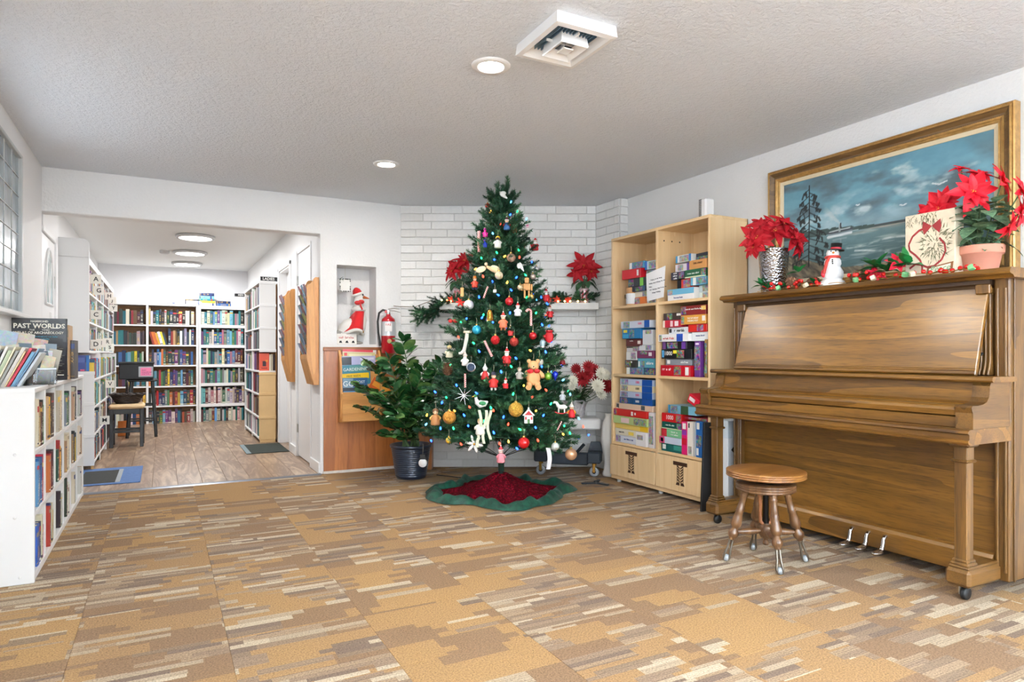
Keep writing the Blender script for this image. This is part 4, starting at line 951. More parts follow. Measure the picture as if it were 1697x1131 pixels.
gbox('puzzle_box', Y(1143), Y(1172), s2+.318, .098, .025, .18, (206,146,84), 'tan puzzle box with dark lettering on the top shelf', txt=('TIME AWAY', .5, .62, .30, M_TXTBR, .9))
gbox('puzzle_box', Y(1119), Y(1146), s2+.417, .080, .03, .18, (226,228,226), 'white puzzle box with blue ends and a collage topmost in the top right cubby', art=(.25,.85), panels=((.0,.12,(70,150,196)),(.86,1.0,(60,130,190)),), rz=-.06)
gbox('puzzle_box', Y(1147), Y(1171), s2+.417, .075, .06, .18, (30,28,48), 'midnight blue puzzle box beside the white collage box', art=(.05,.9,.1,.5), rz=-.1)
# --- middle left cubby
ZK[:] = [.90, s1]
gbox('puzzle_box', Y(1040), Y(1067), s1, .062, .02, .2, (90,130,150), 'grey-blue puzzle box lowest in the middle left cubby', art=(.22,.95), panels=((.0,.2,W),))
gbox('puzzle_box', Y(1067.5), Y(1086), s1, .062, .03, .2, (40,70,110), 'deep blue puzzle box lowest beside the divider', art=(.1,.95))
gbox('puzzle_box', Y(1038), Y(1058), s1+.063, .068, .015, .2, (44,38,38), 'dark brown-black puzzle box in the middle left cubby', art=(.05,.5), panels=((.5,.6,W,.6,.85),))
gbox('puzzle_box', Y(1058.5), Y(1086), s1+.063, .085, .02, .2, (86,158,176), 'turquoise puzzle box with pale lettering', panels=((.04,.14,W,.1,.7),), art=(.2,.42,.05,.72), txt=('~5', .74, .48, .42, M_TXTW))
gbox('puzzle_box', Y(1040), Y(1057), s1+.132, .075, .015, .2, (222,222,222), 'white puzzle box with a blue square over the dark brown box', art=(.5,.95), panels=((.06,.4,W),))
gbox('puzzle_box', Y(1058), Y(1086), s1+.149, .068, .015, .2, (122,52,92), 'plum purple puzzle box with a white badge', panels=((.70,.88,(236,230,232),.3,.78),), art=(.2,.6,.5,.95))
gbox('puzzle_box', Y(1040), Y(1061), s1+.208, .048, .02, .2, (206,206,206), 'light puzzle box with a dark top edge under the burgundy box', art=(.5,.98), panels=((.0,.98,(70,60,56),.72,1.0),))
gbox('puzzle_box', Y(1061.5), Y(1082), s1+.218, .052, .02, .2, (220,224,226), 'white puzzle box with a beach picture over the plum box', art=(.5,.98))
gbox('puzzle_box', Y(1039), Y(1066), s1+.258, .068, .02, .2, (96,40,40), 'burgundy puzzle box with a white square badge', panels=((.72,.90,(236,230,220),.3,.75),), txt=('~6', .35, .72, .22, M_TXTW))
gbox('puzzle_box', Y(1066.5), Y(1082.5), s1+.271, .132, .02, .2, (214,216,218), 'tall pale puzzle box standing beside the burgundy box', art=(.3,.92,.72,.98))
gbox('puzzle_box', Y(1035), Y(1066), s1+.328, .094, .005, .2, (34,120,176), 'bright blue puzzle box with a yellow tag in the middle left cubby', art=(.40,.66), panels=((.08,.28,(238,214,60),.60,.88),(.05,.35,(60,170,215),.05,.45)))
gbox('puzzle_box', Y(1033.5), Y(1081), s1+.423, .066, .0, .2, (206,214,228), 'long pale blue puzzle box topmost in the middle left cubby', art=(.10,.32), panels=((.83,1.0,(30,88,168)),), txt=('1000', .68, .58, .42, M_TXTP))
gbox('puzzle_box', Y(1083), Y(1086.5), s1+.063+.09, .38, .08, .2, (120,84,60), 'slim patterned box standing against the middle divider', art=(.05,.95))
# --- middle right cubby
ZK[:] = [.915, s1]
gbox('puzzle_box', Y(1099), Y(1148), s1, .090, .005, .2, (192,22,36), 'red holiday puzzle box at the bottom of the middle right cubby', art=(.46,.70), panels=((.84,.95,W,.12,.86),), txt=('~2.1.2', .22, .62, .35, M_TXTW))
gbox('puzzle_box', Y(1105), Y(1147), s1+.091, .052, .02, .2, (136,142,148), 'plain grey puzzle box over the red holiday puzzle', panels=((.06,.18,W,.2,.8),), txt=('~6', .75, .5, .5, M_TXTW))
gbox('puzzle_box', Y(1099.5), Y(1149.5), s1+.144, .080, .01, .2, K, 'black thousand-piece puzzle box with a small garden picture', art=(.52,.76), panels=((.02,.09,(90,170,220),.15,.9),(.40,.52,(236,220,50),.55,.9)), txt=('1000', .24, .55, .62, M_TXTW))
gbox('puzzle_box', Y(1100), Y(1141), s1+.225, .062, .012, .2, (34,32,36), 'black and purple puzzle box with a bouquet picture', art=(.22,.64), panels=((.03,.16,(110,70,130)),(.80,.96,(104,62,150)),))
gbox('puzzle_box', Y(1096), Y(1146), s1+.288, .062, .0, .2, (240,240,240), 'white puzzle box with red script and a blue end', art=(.03,.12), panels=((.62,.82,(48,84,176)),), txt=('~5.5', .36, .42, .38, M_TXTR))
gbox('puzzle_box', Y(1108), Y(1141), s1+.351, .055, .03, .2, (222,226,230), 'pale grey-white puzzle box over the white script puzzle', panels=((.04,.16,(60,60,66),.2,.8),), txt=('~1.5', .55, .5, .6, M_TXTK))
gbox('puzzle_box', Y(1101), Y(1131), s1+.407, .060, .015, .2, (186,38,56), 'red and white puzzle box with square badges', panels=((.0,.12,(240,226,206)),(.42,.56,(230,200,204),.1,.9),(.66,.86,(236,226,226),.15,.85),))
gbox('puzzle_box', Y(1101), Y(1131), s1+.468, .060, .02, .2, (70,56,52), 'dark brown puzzle box topmost in the middle right cubby', art=(.2,.5), panels=((.74,.98,(232,228,226),.55,.88),))
gbox('puzzle_box', Y(1146.5), Y(1173), s1+.288, .072, .03, .2, (232,238,240), 'white puzzle box with pale blue lettering above the purple tall box', txt=('~5.5', .55, .6, .24, M_TXTB))
gbox('puzzle_box', Y(1142), Y(1173), s1+.361, .062, .02, .2, (204,40,30), 'bright red puzzle box with a beach picture under the amber box', art=(.48,.82))
gbox('puzzle_box', Y(1131.5), Y(1173), s1+.424, .074, .01, .2, (214,154,66), 'amber puzzle box with white lettering', art=(.02,.14), panels=((.86,.98,(236,234,226),.3,.86),), txt=('THE SATURDAY\nEVENING POST', .50, .5, .28, M_TXTW, .85))
gbox('puzzle_box', Y(1131.5), Y(1173), s1+.499, .074, .01, .2, (132,38,36), 'dark red puzzle box with white lettering topmost by the side panel', art=(.0,.22), panels=((.82,1.0,(236,200,110),.45,.9),), txt=('~6.9.4', .55, .62, .24, M_TXTW, .8))
gbox('game_box', Y(1152.5), Y(1161.8), s1, .285, .02, .2, (110,56,140), 'tall purple and orange game box standing upright', 'board game', art=(.0,1.0,.20,.86), panels=((.2,.8,(236,220,240),.90,.96),))
gbox('game_box', Y(1162.5), Y(1169), s1, .27, .05, .2, (62,30,66), 'tall dark purple box standing beside the orange-purple game', 'board game', art=(.1,.9,.05,.3))
gbox('game_box', Y(1169.3), Y(1173.5), s1, .30, .02, .2, (150,116,58), 'tall narrow olive-gold box against the right side panel', 'board game', art=(.1,.9))
gbox('game_box', Y(1149.8), Y(1152.3), s1, .22, .06, .2, (206,130,50), 'thin orange-brown box wedged behind the tall purple game', 'board game')
# --- lower left cubby
ZK[:] = [.955, s0]
gbox('puzzle_box', Y(1022.5), Y(1058), s0, .062, .015, .22, (216,220,232), 'white puzzle box with a family picture lowest in the lower left cubby', art=(.03,.24), txt=('~3.5.4', .62, .55, .28, M_TXTB, .8))
gbox('puzzle_box', Y(1022), Y(1058), s0+.063, .058, .015, .22, (232,226,206), 'cream puzzle box with yellow print second from the bottom', panels=((.62,.85,(240,214,90),.2,.7),), txt=('~4.3', .3, .5, .3, M_TXTK))
gbox('puzzle_box', Y(1022), Y(1077), s0+.122, .045, .015, .22, (238,206,110), 'yellow puzzle box under the pale green one', panels=((.76,.98,(236,190,40)),))
gbox('puzzle_box', Y(1021), Y(1077), s0+.168, .068, .002, .22, (186,206,136), 'pale green patterned puzzle box in the lower left cubby', panels=((.24,.48,(240,206,206),.15,.8),), art=(.62,.98))
gbox('puzzle_box', Y(1021.5), Y(1077), s0+.237, .060, .0, .22, (200,40,36), 'long red puzzle box with two white squares', panels=((.54,.60,W,.2,.8),(.64,.68,W,.35,.7)), art=(.02,.1))
gbox('puzzle_box', Y(1023), Y(1084), s0+.298, .050, .015, .22, (236,206,178), 'peach puzzle box under the navy thousand-piece box', panels=((.02,.09,(70,70,72),.15,.85),(.70,.80,(80,90,96),.15,.9)))
for i, (cA, lab, tc) in enumerate((((24,76,128), 'navy thousand-piece puzzle box lowest of the four blue-ended boxes', M_TXTW), ((184,196,220), 'lilac thousand-piece puzzle box third of the four blue-ended boxes', M_TXTP), ((236,220,180), 'cream thousand-piece puzzle box second of the four blue-ended boxes', M_TXTK), ((190,206,230), 'pale blue thousand-piece puzzle box topmost of the four blue-ended boxes', M_TXTP))):
    gbox('puzzle_box', Y(1030+i*.3), Y(1084), s0+.349+i*.0545, .0535, .01, .22, cA, lab, art=(.04,.26), panels=((.70,1.0,(24,78,160)),), txt=('1000', .56, .5, .55, tc, .9))
gbox('puzzle_box', Y(1058.5), Y(1075.5), s0, .12, .0, .22, (240,238,240), 'small white box with a pink drawing at the front of the lower left cubby', art=(.12,.68,.45,.78))
gbox('game_box', Y(1078), Y(1086.5), s0, .295, .01, .22, (232,226,226), 'tall white box with red and black prints beside the divider', 'board game', art=(.08,.95))
# --- lower right cubby
ZK[:] = [.885, s0]
gbox('puzzle_box', Y(1099.5), Y(1134), s0, .068, .01, .22, (28,100,94), 'dark teal puzzle box lowest in the lower right cubby', panels=((.06,.22,W,.25,.85),(.60,.98,(60,150,136),.3,.9)))
gbox('puzzle_box', Y(1098), Y(1134), s0+.069, .058, .0, .22, (206,216,234), 'pale lilac puzzle box with a pink end', panels=((.0,.24,(226,90,140)),(.06,.18,W,.2,.8)))
gbox('puzzle_box', Y(1100), Y(1134), s0+.128, .068, .008, .22, (128,196,146), 'mint green puzzle box with white lettering', panels=((.0,.26,(196,50,60)),), txt=('~5.2/3.5', .64, .5, .28, M_TXTW, .9))
gbox('puzzle_box', Y(1101), Y(1134), s0+.197, .060, .005, .22, (26,86,74), 'dark green puzzle box below the red thousand-piece box', art=(.76,.98), txt=('~4.3.4', .42, .55, .28, M_TXTW, .8), panels=((0,1,(220,232,190),.0,.14),))
gbox('puzzle_box', Y(1101.5), Y(1134), s0+.258, .075, .0, .22, (206,30,32), 'red thousand-piece puzzle box with big white digits', art=(.74,.98), txt=('1000', .42, .52, .72, M_TXTW, .9))
gbox('puzzle_box', Y(1109), Y(1156), s0+.334, .072, .02, .22, (120,180,206), 'puzzle box with a street scene on top of the red thousand-piece box', art=(.10,.34), panels=((.0,.08,(60,140,180)),(.46,.72,(60,90,60)),))
ZK[:] = [1.0, 0]
gbox('game_box', Y(1134.5), Y(1143.5), s0, .245, .0, .22, (214,30,110), 'upright magenta game box with white panels', 'board game', panels=((.2,.8,W,.78,.96),(.1,.9,(150,60,170),.6,.75),(.05,.95,(190,24,40),.3,.5)))
gbox('game_box', Y(1144), Y(1153), s0, .25, .0, .22, (238,232,222), 'upright cream game box with a small flower picture', 'board game', art=(.2,.8,.06,.28), panels=((.2,.45,(60,60,60),.82,.96),))
gbox('game_box', Y(1153.3), Y(1158), s0, .25, .015, .22, (176,190,200), 'thin grey-blue box between the cream and royal blue boxes', 'board game')
gbox('game_box', Y(1158.3), Y(1168.5), s0, .26, .0, .22, (30,104,182), 'upright royal blue game box with dark picture', 'board game', art=(.1,.9,.3,.62), panels=((.15,.6,W,.78,.97),(.1,.45,W,.06,.26)))
gbox('game_box', Y(1168.8), Y(1173), s0, .25, .01, .22, (206,206,204), 'thin light grey box at the near end of the bottom shelf', 'board game')
gbox('game_box', Y(1134), Y(1172), s0+.262, .020, .03, .2, (150,30,50), 'flat dark red box lying on the upright games', 'board game', art=(.2,.98))
gbox('game_box', Y(1141), Y(1160), s0+.375, .066, .01, .14, (204,30,52), 'small red card box tipped on the street scene puzzle', 'card game', panels=((.10,.62,(236,224,226),.3,.75),), tilt=.45)
# paper notice hung over the middle divider
nt = thing('paper_notice', 'white printed paper notice taped across the top shelf divider', 'notice', (GX-.004, 4.045, 1.62))
pts = [(0, .115, -.105), (0, -.085, -.085), (0, -.105, .155), (0, .125, .115)]
part('sheet', MB().add([(0,)+p[1:] for p in pts]+[(.0008,)+p[1:] for p in pts], [(0,1,2,3),(7,6,5,4),(0,4,5,1),(1,5,6,2),(2,6,7,3),(3,7,4,0)]), plain('paper_white', (244,244,246), .7), nt)
mb = MB()
for ws, yy, zz_ in (((7,2,3,5), .07, .060), ((6,5,7,3,3), .088, .032), ((5,), .088, .006), ((4,8,4,6,3), .080, -.018), ((6,8), .05, -.042)):
    y = yy
    for wd in ws: y = glyphs(mb, y, zz_ + (yy-y)*.08, .0125, wd) - .006
part('lettering', mb, plain('print_grey', (70,72,84), .6), nt, fix=False, loc=(.0005,0,0))
# ================================================================== Christmas tree
random.seed(11)
TX, TY = 2.385, 4.70
def tree_r(z): return .105 + .325*(2.36-z) if z > .5 else .71 - (.5-z)*.5
tree = thing('christmas_tree', 'tall decorated artificial Christmas tree in front of the white brick wall', 'tree', (TX, TY, 0))
g = G('fir_needles'); rnd = g.info('Random'); P = g.coord('Object'); nz = g.noise(P, 14, 3, .6)
c = g.ramp(g.math('ADD', g.math('MULTIPLY', nz, .75), g.math('MULTIPLY', rnd, .25)), [(.28, lin((16,50,38))), (.5, lin((34,82,56))), (.72, lin((84,136,88)))])
g.base(c); g.pr(rough=.5, spec=.4); M_NEEDLE = g.mat
M_STEM = plain('fir_stem', (70,62,40), .8)
def needles(V, Fc, p0, p1, n, ln, rng, wd=.0034, start=.0):
    ax_ = (p1-p0); L_ = ax_.length; ax_.normalize(); u = ax_.orthogonal().normalized(); v = ax_.cross(u)
    for i in range(n):
        t = start + (1-start)*(i+rng.random())/n; a = rng.random()*2*PI; d = u*math.cos(a)+v*math.sin(a)
        el = .55 + .5*rng.random() + (.5 if t > .93 else 0); dirv = (d + ax_*el).normalized(); l = ln*(.75+.5*rng.random())*(1 if t < .9 else .8)
        b = p0 + ax_*(L_*t); side = dirv.cross(ax_).normalized()
        k = len(V); V.append(b - side*wd*.5); V.append(b + side*wd*.5); V.append(b + dirv*l); V.append(b + dirv*l*.6 + side*wd*.55); V.append(b + dirv*l*.6 - side*wd*.55)
        Fc.append((k, k+1, k+3, k+4)); Fc.append((k+4, k+3, k+2))
def branch_mesh(L_, seed):
    rng = random.Random(seed); V = []; Fc = []; mb = MB()
    def pos(t): return Vector((L_*t, 0.02*math.sin(t*3+seed), -.05*L_*t*t + .10*L_*max(0, t-.7)))
    mb.tube([pos(i/8) for i in range(9)], [.005]*8+[.002], 5, 1)
    for i in range(8): needles(V, Fc, pos(i/8), pos((i+1)/8), int(L_/8*(420 if i < 3 else 900)), .030, rng)
    t = .26 if L_ > .3 else .12; sgn = 1
    while t < .98:
        p = pos(t); tl = (.16*(1-t) + .085)*(.8+.4*rng.random())*min(1, .55+L_)
        d = Vector((.75, sgn*.75, rng.uniform(-.15, .45))).normalized(); q = p + d*tl
        mb.tube([p, p+d*tl*.5, q], [.003,.0025,.001], 4, 1); needles(V, Fc, p, q, int(tl*1050), .029, rng)
        if rng.random() < .45:
            d = Vector((.7, rng.uniform(-.4,.4), .8)).normalized(); q = p + d*tl*.8; needles(V, Fc, p, q, int(tl*800), .028, rng)
        sgn = -sgn; t += .045/L_*(.8+.4*rng.random())
    d = Vector((1, rng.uniform(-.15,.15), .12)).normalized(); needles(V, Fc, pos(.97), pos(.97)+d*.085, 95, .030, rng)
    mb.add(V, Fc, 0, False)
    return mb.mesh('branch', [M_NEEDLE, M_STEM], fix=False)
BM = {}
def bm_for(L_, k):
    key = (min((.14,.22,.30,.40,.50,.60,.70), key=lambda q: abs(q-L_)), k % 3)
    if key not in BM: BM[key] = branch_mesh(key[0], int(key[0]*100)+key[1]*7)
    return BM[key], L_/key[0]
z = .44; lay = 0; nbr = 0
while z < 2.30:
    r = tree_r(z); nb = max(5, int(5 + r*15)); elev = .02 + .55*((z-.4)/1.9)**1.3
    for i in range(nb):
        a = 2*PI*(i + .5*(lay % 2) + random.uniform(-.25,.25))/nb; L_ = (r*.90-.035)*random.uniform(.86, 1.08)/math.cos(elev); me, sc = bm_for(L_, nbr)
        o = put('branch', me, tree, (0, 0, z - L_*math.sin(elev)*.55 + random.uniform(-.03,.03)), (random.uniform(-.4,.4), -(elev+random.uniform(-.10,.12)), a)); o.scale = (sc, min(1.15, max(.85, sc)), min(1.15, max(.85, sc))); nbr += 1
    z += .088 if z < 1.6 else .078; lay += 1
for k, (dx, dy, el, L_) in enumerate(((0,0,1.35,.16),(.9,.2,.95,.14),(-.7,.5,1.0,.14),(.1,-.9,.9,.14),(-.4,-.7,1.05,.15),(.5,.8,1.05,.14))):
    me, sc = bm_for(L_, k); o = put('branch', me, tree, (0,0,2.23+.03*(k == 0)), (0, -el, math.atan2(dy, dx))); o.scale = (sc,)*3
part('trunk', MB().lathe([(.016,.0),(.016,1.2),(.011,1.21),(.010,2.3),(.0001,2.31)], 10), plain('trunk_green', (34,44,34), .6), tree)
part('stand_collar', MB().lathe([(.024,.02),(.024,.22),(.030,.23),(.030,.26),(.02,.27)], 14), plain('stand_green', (24,52,40), .5), tree)
for k in range(10):
    a = k*2*PI/10; part('support_wire', MB().tube([(0,0,.27), (.16*math.cos(a), .16*math.sin(a), .33), (.40*math.cos(a), .40*math.sin(a), .40)], .0028, 5), plain('wire_black', (24,28,24), .6), tree)
# --- skirt
def sk(a): return 1 + .10*math.cos(4*a+.7) + .05*math.cos(7*a+1.3)
sk_t = thing('tree_skirt', 'crumpled red plush tree skirt with green velvet border on the carpet', 'tree skirt', (TX-.04, TY-.06, 0))
def skf(u, v):
    a = 2*PI*u; r = (.045 + .41*v)*sk(a)*(1 if v > .05 else 1); zz_ = .012 + .150*(1-v)**1.7 + .012*math.sin(9*a+4*v)*v + .010*math.sin(17*a)*v*v + .02*mnoise.noise(Vector((math.cos(a)*3, math.sin(a)*3, v*3)))*v*(1-v)*3
    return (r*math.cos(a), r*math.sin(a), max(.008, zz_))
g = G('red_plush_knit'); nz = g.vor(g.coord(), 60); g.base(g.ramp(nz, [(.1, lin((150,10,34))), (.5, lin((84,4,18)))])); g.pr(rough=1.0, spec=.1); g.bump(nz, .9, .012); M_PLUSH = g.mat
part('plush_top', MB().grid(skf, 96, 14), M_PLUSH, sk_t)
def bdf(u, v):
    a = 2*PI*u; t = v; r = (.43 + .125*t)*sk(a)*(1+.02*math.sin(13*a)); puff = math.sin(PI*min(1, t))
    return (r*math.cos(a), r*math.sin(a), .006 + .042*puff*(1+.35*math.sin(11*a+1)+.25*math.sin(23*a)) + .012*(1-t))
g = G('green_velvet'); nz = g.noise(g.coord(), 22, 3, .6); g.base(g.ramp(nz, [(.3, lin((2,40,30))), (.7, lin((12,84,62)))])); g.pr(rough=.55, sheen=.05); g.bump(g.noise(g.coord(), 160, 2), .4, .005); M_VELVET = g.mat
part('velvet_border', MB().grid(bdf, 128, 8), M_VELVET, sk_t)
# --- places on the tree surface
def on_tree(px, py, inset=.03):
    inset += .03
    best = None
    for i in range(400):
        dep = 4.3 + i*.004; p = atd(px, py, dep); d = math.hypot(p.x-TX, p.y-TY) - (tree_r(p.z) - inset)
        if d <= 0: return p
        if best is None or d < best[0]: best = (d, p)
    return best[1]
# --- coloured string lights
BC = dict(b=((.02,.10,1.0), 'blue'), g=((.02,.75,.22), 'green'), r=((1.0,.06,.03), 'red'), y=((1.0,.50,.06), 'amber'), c=((.12,.55,1.0), 'light blue'))
def bulb_mat(key, st):
    g = G('bulb_'+BC[key][1].replace(' ', '_')); g.base(BC[key][0]); g.pr(rough=.2); g.emit(BC[key][0], st); return g.mat
BMAT = {k: bulb_mat(k, 6 if k in 'b' else 4) for k in BC}
BULB = {k: MB().lathe([(.0001,-.004),(.0045,-.003),(.0075,.004),(.0068,.011),(.003,.019),(.0001,.021)], 10).mesh('bulb', BMAT[k]) for k in BC}
sl = thing('string_lights', 'multicoloured string lights wound through the Christmas tree', 'string lights', (TX, TY, 0))
lights = [(846,336,'c'),(857,352,'g'),(845,357,'b'),(872,364,'c'),(824,420,'g'),(798,429,'g'),(820,431,'b'),(860,416,'g'),(882,436,'b'),(855,461,'b'),(816,468,'b'),(872,457,'g'),(794,494,'b'),(827,490,'b'),(848,482,'b'),(872,494,'g'),(897,494,'b'),(908,505,'b'),(801,523,'g'),(798,528,'b'),(764,535,'g'),(899,540,'b'),(773,529,'b'),(838,544,'b'),
 (786,570,'g'),(795,584,'b'),(880,582,'y'),(856,595,'b'),(831,618,'b'),(848,609,'g'),(898,609,'b'),(745,607,'g'),(722,651,'b'),(732,669,'b'),(752,712,'g'),(776,707,'b'),(819,719,'b'),(863,713,'g'),(888,710,'b'),(912,671,'g'),(888,682,'y'),(880,660,'r'),(945,655,'c'),(932,631,'c'),(935,707,'g'),(934,721,'y'),(945,720,'g'),(960,695,'c'),(967,709,'r'),(858,745,'b'),(843,734,'y'),(828,737,'r'),(791,653,'b'),(814,678,'g'),(818,682,'r'),(834,693,'b'),(754,682,'y'),(892,732,'r'),(959,727,'b'),(715,732,'b'),(730,712,'b'),(765,738,'r'),(779,676,'r'),(812,352,'y'),(829,372,'r'),(817,388,'c'),(835,426,'y'),(861,428,'r'),(787,447,'y'),(840,470,'y'),(801,460,'r'),(888,520,'g'),(845,520,'b'),(817,535,'b'),(760,560,'r'),(905,585,'b'),(868,640,'y'),(906,648,'r'),(757,640,'b'),(740,660,'g'),(770,690,'b'),(850,655,'g'),(707,690,'y'),(705,705,'c'),(975,722,'b'),(900,690,'b'),(842,705,'r'),(800,700,'g')]
for px, py, k in lights:
    p = on_tree(px, py, .01); o = put('bulb', BULB[k], sl, p - Vector((TX, TY, 0)), (random.uniform(-1,1), random.uniform(-1,1), 0))
wp = []
for i in range(420):
    t = i/419; zz_ = 2.28 - 1.84*t; a = 11*2*PI*t**1.1; r = tree_r(zz_)*.90*(1+.04*math.sin(37*t)); wp.append((r*math.cos(a), r*math.sin(a), zz_ + .018*math.sin(61*t*3)))
part('wire', MB().tube(wp, .0017, 4), plain('wire_green', (20,60,40), .6), sl)
# a few bulbs around the far side so that the tree is lit all round
for i in range(40):
    zz_ = random.uniform(.5, 2.1); a = random.uniform(-.3, 1.7)
    r = tree_r(zz_)*.97; put('bulb', BULB[random.choice('bbgrycg')], sl, (r*math.cos(a), r*math.sin(a), zz_), (random.uniform(-1,1), 0, 0))

# --- ornaments
M_CAP = plain('ornament_cap_gold', (214,178,96), .3, .9)
M_STR = plain('ornament_thread', (206,196,170), .7)
OG = 'ornaments on the Christmas tree'
RZ0 = -YAW
def shiny(name, rgb, rough=.18, metal=.35, glit=False):
    if name in MATS: return MATS[name]
    g = G(name); c = lin(rgb)
    if glit:
        v = g.vor(g.coord(), 260, out=1); s_ = g.sep(v)[0]; g.base(g.mix(s_, tuple(x*.45 for x in c), tuple(min(1, x*1.5) for x in c))); g.pr(rough=.35, metal=.6); g.bump(g.vor(g.coord(), 260), .8, .004)
    else: g.base(c); g.pr(rough=rough, metal=metal, coat=.5)
    MATS[name] = g.mat; return g.mat
def orn(name, px, py, label, cat='ornament', inset=.0, dz=0.0, rz=None):
    p = on_tree(px, py, inset); p = p - FWD*.012
    t = thing(name, label, cat, (p.x, p.y, p.z+dz), RZ0 + (rz if rz is not None else random.uniform(-.25,.25)), OG); return t
def hang(t, z0, ln=.045): part('thread', MB().tube([(0,0,z0), (.002,.004,z0+ln*.6), (0,.012,z0+ln)], .0009, 4), M_STR, t)
def ball(px, py, r, m, label, squash=1.0):
    t = orn('bauble', px, py, label); part('globe', MB().sphere((0,0,0), r, 22, 14, 0, (1,1,squash)), m, t); part('cap', MB().lathe([(r*.22,r*squash*.96),(r*.22,r*squash+.008),(r*.1,r*squash+.010)], 12), M_CAP, t); hang(t, r*squash+.010); return t
PXM = 5.0/1095
for px, py, rp, rgb, gl, lab in [
    (808,342,4.5,(190,40,44),0,'small red bauble at the upper edge near the tree top'), (847,428,7.5,(176,140,120),0,'brown-silver bauble below the yellow-haired angel'), (827,457,7,(228,214,180),0,'pearly cream bauble beside the winged wooden angel'),
    (883,459,5,(196,180,170),0,'small rose-silver bauble near the wooden nutcracker'), (889,446,4.5,(200,200,206),0,'small silver bauble at the upper tree edge'), (862,477,5,(214,190,150),0,'small champagne bauble touching the wooden nutcracker'), (881,492,4.5,(190,160,90),0,'small old-gold bauble below the wooden nutcracker'),
    (844,500,7,(196,28,34),0,'shiny red bauble just above the hanging mouse figure'), (777,506,8.5,(236,236,236),0,'large matte white bauble at the mantel edge'), (790,547,7.5,(40,170,206),0,'turquoise bauble left of the gold bell'), (883,557,6.5,(190,30,36),0,'red bauble beside the striped candy cane'),
    (821,564,7.5,(206,36,40),1,'red glitter bauble with a silver cap beside the candy stick'), (852,567,7.5,(180,60,50),1,'red and copper patterned bauble in the middle of the tree'), (894,600,6.5,(232,230,220),0,'pearl white bauble above the teddy bear'), (908,624,6.5,(120,170,50),0,'lime green bauble beside the teddy bear'),
    (855,679,11.5,(214,168,70),1,'large gold glitter bauble in the lower middle'), (745,692,10.5,(206,146,60),1,'large copper-gold glitter bauble at the lower left edge'), (868,734,9,(206,24,28),0,'bright red bauble near the bottom of the tree'), (946,753,10,(214,164,124),0,'rose gold bauble hanging from the lowest right branch'),
    (744,730,5,(236,190,60),0,'small yellow bauble low on the left side'), (920,740,6.5,(216,228,224),0,'frosted white bauble low on the right side')]:
    ball(px, py, rp*PXM, shiny('bauble_%d_%d_%d_%d' % (*rgb, gl), rgb, .2, .35, bool(gl)), lab)
# generic little figure: body, head, hat, arms
SKIN = (236,196,164)
def fm(rgb, rough=.6): return plain('felt_%d_%d_%d' % rgb, rgb, rough)
def figure(px, py, h, label, body=(190,30,36), head=SKIN, hat=(190,30,36), arms=None, legs=None, beard=None, brim=(240,240,236), hatkind='cone', hair=None, extra=None, name='figurine_ornament'):
    s = h*PXM; t = orn(name, px, py, label)
    part('body', _scaled(MB().lathe([(.0001,-.42),(.20,-.42),(.24,-.36),(.21,-.15),(.14,.04),(.07,.10),(.0001,.11)], 16), s), fm(body), t)
    part('head', _scaled(MB().sphere((0,0,.20), .13, 14, 9), s), fm(head), t)
    if beard: part('beard', _scaled(MB().sphere((0,-.07,.10), .12, 12, 7, 0, (1,.8,1.25)), s), fm(beard), t)
    if hair: part('hair', _scaled(MB().sphere((0,.03,.23), .150, 14, 8, 0, (1,1,.95)), s), fm(hair), t)
    if hat:
        if hatkind == 'cone': hm = part('hat', _scaled(MB().lathe([(.135,.26),(.12,.32),(.07,.42),(.02,.50),(.0001,.505)], 14), s), fm(hat), t)
        elif hatkind == 'top': hm = part('hat', _scaled(MB().lathe([(.19,.28),(.19,.30),(.12,.30),(.12,.45),(.0001,.455)], 14), s), fm(hat), t)
        else: hm = part('hat', _scaled(MB().sphere((0,0,.30), .15, 14, 8, 0, (1,1,.8)), s), fm(hat), t)
        if brim: part('hat_brim', _scaled(MB().tube([(.135*math.cos(a), .135*math.sin(a), .275) for a in [2*PI*i/12 for i in range(12)]], .032, 6, closed=True), s), fm(brim), hm)
        if hatkind == 'cone' and brim: part('pompom', _scaled(MB().sphere((0,0,.51), .045, 8, 6), s), fm(brim), hm)
    for sg in (-1, 1):
        part('arm', _scaled(MB().tube([(sg*.12,0,.02),(sg*.24,-.05,-.08),(sg*.22,-.14,-.14)], [.05,.048,.045], 8), s), fm(arms or body), t)
        if legs: part('leg', _scaled(MB().tube([(sg*.09,0,-.38),(sg*.10,-.01,-.50),(sg*.11,-.06,-.53)], [.07,.065,.06], 8), s), fm(legs), t)
    part('eyes', _scaled(MB().sphere((-.045,-.12,.225), .018, 6, 4).sphere((.045,-.12,.225), .018, 6, 4), s), fm((30,26,26)), t)
    hang(t, .5*s if hat else .33*s); return t
def _scaled(mb, s): mb.v = [(x*s, y*s, z*s) for x, y, z in mb.v]; return mb
